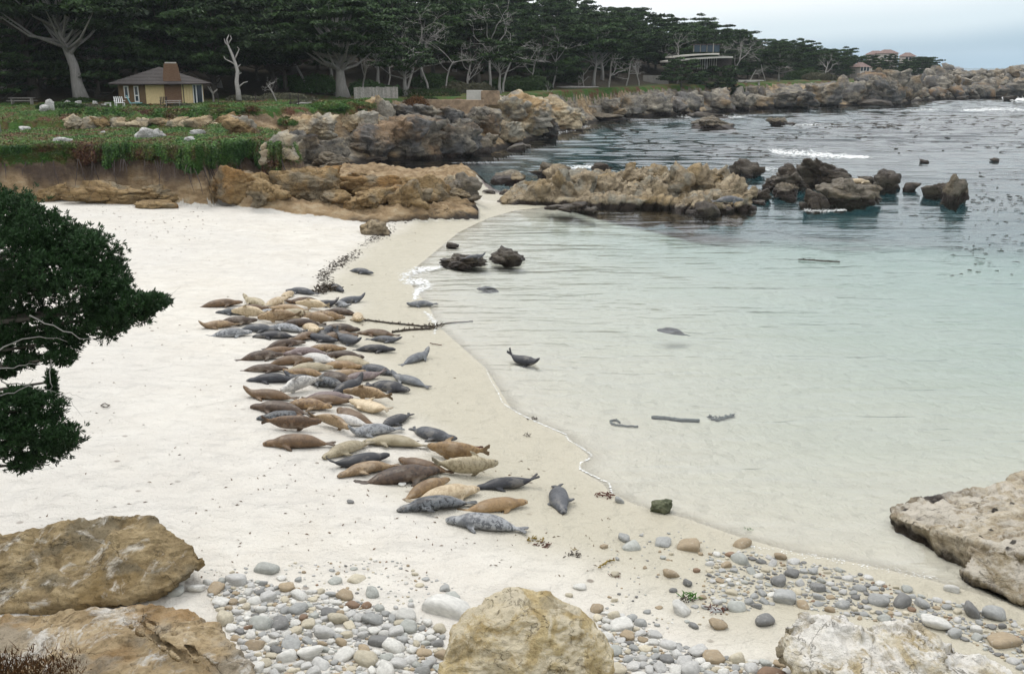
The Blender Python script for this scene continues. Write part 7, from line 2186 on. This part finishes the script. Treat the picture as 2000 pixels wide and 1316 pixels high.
clump(1042, 820, 16, 8, KELP, 'small dark weed clump at the top of the foam line', 1, 22)
clump(1031, 852, 14, 8, KELP, 'small dark weed clump on the sand left of the foam line', 2, 22)
clump(1348, 1170, 30, 22, KELPG, 'bright green weed tuft on the wet sand', 3, 40)
clump(1340, 1176, 24, 14, KELP, 'dark weed under the bright green tuft', 4, 30)
clump(1404, 1192, 34, 10, KELPR, 'dark red weed beside the olive stone', 5, 36)
clump(1118, 1084, 26, 10, KELP, 'dark wet weed scrap in the line behind the yellow boulder', 6, 30)
clump(1046, 1056, 30, 10, KELPY, 'yellow brown weed with a float bulb right of the front seal', 7, 24)
clump(1122, 1074, 12, 7, KELPY, 'yellow weed scrap on the line of drift', 8, 16)
clump(1060, 1064, 30, 6, KELPR, 'reddish drift weed along the wet edge right of the front seal', 9, 24)
clump(1205, 1124, 22, 8, KELPR, 'dark red scrap of weed on the wet sand left of the bent stem', 10, 20)
clump(1180, 968, 34, 8, KELPR, 'reddish fine weed at the end of the foam line', 11, 30)
clump(1460, 1035, 14, 5, KELPG, 'small green weed floating at the water edge', 12, 16)
clump(1040, 1055, 10, 6, KELP, 'dark weed knob at the tail of the front seal', 13, 14)
clump(848, 641, 26, 12, KELP, 'dark tangle of kelp where the ropes meet the water', 14, 40)
clump(640, 566, 40, 16, KELP, 'heap of brown weed at the top of the colony', 15, 90)
clump(622, 572, 30, 10, KELP, 'flat weed left of the heap at the top of the colony', 16, 50)

# line of wrack and grit along the old tide mark
g = np.random.default_rng(66)
LN = np.array([(880, 408), (850, 416), (800, 430), (765, 446), (735, 464), (712, 480), (690, 500), (660, 515), (630, 540), (640, 560)], float)
cum = np.concatenate([[0], np.cumsum(np.hypot(*np.diff(LN, axis=0).T))])
n = 1900
s_ = g.uniform(0, cum[-1], n)
dens = sstep(-0.2, 0.4, vnoise(np.stack([s_ / 26, s_ * 0, s_ * 0], 1), 5))
keep = g.random(n) < 0.15 + 0.85 * dens
s_ = s_[keep]; n = len(s_)
x = np.interp(s_, cum, LN[:, 0]) + g.normal(0, 7, n); y = np.interp(s_, cum, LN[:, 1]) + g.normal(0, 3.6, n)
w = hit(x, y, True, 25, 80, 120)
v, q = leaf_quads(w + np.array([0, 0, 0.02]), g.normal(0, 0.35, (n, 3)) + np.array([0, 0, 1]), g.uniform(0.025, 0.11, n), g, 0.35)
o = link('wrack_line', make_mesh('wrack_line', v, q, KELP, False)); tag(o, 'dark line of weed scraps and grit along the old tide mark', 'seaweed', None, 'stuff')
# scraps thinly strewn over the sand
n = 700
x = np.concatenate([g.uniform(60, 900, 330), g.uniform(60, 420, 150), g.uniform(380, 1300, 220)]); y = np.concatenate([g.uniform(415, 1120, 330), g.uniform(402, 470, 150), g.uniform(900, 1130, 220)])
w = hit(x, y, True, 12, 80, 160)
K = land(w[:, 0], w[:, 1])
ok = (K['rock'] < 0.3) & (w[:, 2] > 0.05) & (K['cover'] < 0.3)
w = w[ok]; n = len(w)
v, q = leaf_quads(w + np.array([0, 0, 0.012]), g.normal(0, 0.3, (n, 3)) + np.array([0, 0, 1]), g.uniform(0.01, 0.06, n) * (0.6 + w[:, 1] / 40), g, 0.3)
o = link('beach_litter', make_mesh('beach_litter', v, q, plain('dry_weed', (0.13, 0.085, 0.05), 0.9, 0.4, 5), False)); tag(o, 'scraps of dry weed and twigs strewn over the white sand', 'litter', None, 'stuff')

# floating kelp fronds out in the bay
g = np.random.default_rng(67)
KX, KY = [], []
for (x0, x1, y0, y1, n) in [(1180, 1300, 250, 300, 70), (1420, 1560, 255, 280, 50), (1580, 1760, 240, 252, 90), (1560, 1720, 250, 272, 30), (1780, 2000, 225, 262, 90), (1700, 2000, 262, 300, 40), (1900, 2000, 330, 440, 50), (1760, 1900, 395, 440, 24), (1880, 2000, 380, 410, 24), (1360, 1500, 285, 310, 30), (1850, 2000, 455, 540, 40)]:
    KX.append(g.uniform(x0, x1, n)); KY.append(g.uniform(y0, y1, n))
KX, KY = np.concatenate(KX), np.concatenate(KY)
T = MB()
for a, b_ in zip(KX, KY):
    p = at_height(a, b_, 0.03)
    L_ = g.uniform(0.15, 0.6) * np.interp(p[1], [60, 150], [0.35, 1.0])
    an = g.normal(0, 0.4)
    d_ = np.array([math.cos(an) * L_, math.sin(an) * L_, 0])
    f_ = np.interp(p[1], [60, 150], [0.4, 1.0])
    up = np.array([0, 0, g.uniform(0.0, 0.07) * f_])
    T.tube([p - d_, p + up + d_ * g.normal(0, 0.4), p + d_], [0.02 * f_, 0.055 * f_, 0.02 * f_], 4, False)
o = T.build('floating_kelp', KELP, None, True); tag(o, 'brown kelp fronds and bulbs floating in streaks on the bay', 'kelp', None, 'stuff')

# foam
FOAM = plain('sea_foam', (0.80, 0.81, 0.80), 0.6, 0.05)
def foam(name, line, width, n, size, label, seed, z=0.02, flat=0.25, snap=False):
    g = np.random.default_rng(seed)
    P_ = np.array(line, float)
    cum = np.concatenate([[0], np.cumsum(np.hypot(*np.diff(P_, axis=0).T))])
    s_ = g.uniform(0, cum[-1], n)
    wd = np.interp(s_ / cum[-1], np.linspace(0, 1, len(width)), width)
    x = np.interp(s_, cum, P_[:, 0]) + g.normal(0, 1, n) * wd * 0.6
    y = np.interp(s_, cum, P_[:, 1]) + g.normal(0, 1, n) * wd * flat
    w = hit(x, y, True, 14, 80, 160) if snap else np.array([at_height(a, b_, 0.0) for a, b_ in zip(x, y)])
    k = 7
    th = np.arange(k) * 2 * math.pi / k
    r = g.uniform(0.4, 1.0, (n, k)) * (g.uniform(0.4, 1.3, n) * size)[:, None]
    ring = np.stack([w[:, 0, None] + r * np.cos(th) * 1.5, w[:, 1, None] + r * np.sin(th), np.broadcast_to(w[:, 2, None] + z, r.shape)], 2)
    top = w + np.array([0, 0, 0]) ; top = top.copy(); top[:, 2] += z + size * 0.18
    V = np.concatenate([ring.reshape(-1, 3), top])
    i = np.arange(n)[:, None] * k
    a = i + np.arange(k); b_ = i + (np.arange(k) + 1) % k
    F = np.stack([a, b_, np.broadcast_to(n * k + np.arange(n)[:, None], a.shape)], 2).reshape(-1, 3)
    o = link(name, make_mesh(name, V, F, FOAM, True))
    return tag(o, label, 'foam', None, 'stuff')


foam('foam', [(950, 722), (958, 742), (972, 765), (982, 788), (1010, 806), (1042, 822), (1075, 836), (1104, 848), (1110, 860), (1135, 874), (1156, 888), (1150, 897), (1134, 904), (1132, 916), (1160, 930), (1190, 944), (1196, 965)], [0.5, 0.8, 1.0, 1.2], 520, 0.018, 'thin white foam thread left by a wavelet on the sand', 1, 0.012, 0.4, True)
foam('foam', [(862, 522), (815, 528), (790, 538), (795, 550), (830, 552), (838, 560), (815, 568), (810, 585)], [4, 9, 10, 9, 4], 800, 0.05, 'white swash foam at the water edge beside the colony top', 2, 0.012, 0.35, True)
foam('foam', [(830, 610), (845, 622), (852, 634), (848, 650)], [4, 6, 4], 120, 0.04, 'small white foam patch around the kelp in the swash', 3, 0.012, 0.4, True)
foam('foam', [(1440, 1064), (1500, 1072), (1550, 1080), (1620, 1092), (1700, 1108), (1780, 1122), (1830, 1130)], [2, 6, 8, 9, 5], 200, 0.014, 'sparkling white ripples where wavelets break over the near strand', 4, 0.014, 0.4, True)
foam('foam', [(1510, 297), (1545, 301), (1600, 304), (1640, 307), (1695, 309)], [9, 15, 13, 9, 5], 900, 0.13, 'white breaking wave behind the outer sea rocks', 5, 0.10, 0.22)
foam('foam', [(1570, 411), (1600, 413), (1650, 411)], [5, 9, 5], 220, 0.05, 'white surf at the foot of the outer sea rocks', 6, 0.03, 0.25)
foam('foam', [(1118, 330), (1150, 326), (1160, 328)], [8, 14, 7], 200, 0.10, 'white water behind the tan island', 7, 0.05, 0.2)
foam('foam', [(1430, 330), (1470, 336), (1510, 330)], [9, 14, 9], 200, 0.10, 'white water around the black rock cluster', 8, 0.04, 0.2)
foam('foam', [(1330, 229), (1365, 230), (1400, 232), (1450, 229)], [8, 12, 12, 7], 320, 0.17, 'white water around the flat dark reef', 9, 0.08, 0.16)
foam('foam', [(1880, 217), (1940, 215), (2010, 216)], [8, 16, 16], 420, 0.22, 'white crest of a swell at the right edge of the bay', 10, 0.12, 0.12)
foam('foam', [(1960, 192), (1975, 196), (2000, 197)], [5, 7, 5], 140, 0.6, 'white surf breaking at the far point', 11, 0.3, 0.25)
foam('foam', [(1050, 271), (1100, 258), (1150, 247)], [5, 8, 5], 200, 0.10, 'white wash along the end of the promontory', 12, 0.05, 0.2)
foam('foam', [(1760, 218), (1800, 216), (1830, 214)], [6, 9, 6], 130, 0.18, 'small white cap before the great rock', 13, 0.1, 0.15)
foam('foam', [(1525, 246), (1560, 245), (1600, 244)], [5, 7, 4], 130, 0.14, 'white wash around the smooth hump in the bay', 14, 0.06, 0.15)

# ================================================================== SEA AIR
hz_ = NT('sea_haze')
hz_.t.nodes.remove(hz_.b)
pv = hz_.n('VolumePrincipled')
pv.inputs['Color'].default_value = (0.80, 0.90, 1.0, 1)
pv.inputs['Density'].default_value = 0.00009
pv.inputs['Anisotropy'].default_value = 0.2
hz_.l(pv.outputs[0], hz_.out.inputs['Volume'])
o = MB().box((0, 0, 26.5), (8400, 8400, 67)).build('haze', hz_.m)
tag(o, 'thin grey blue sea haze over the cove and the far headland', 'haze', None, 'stuff')
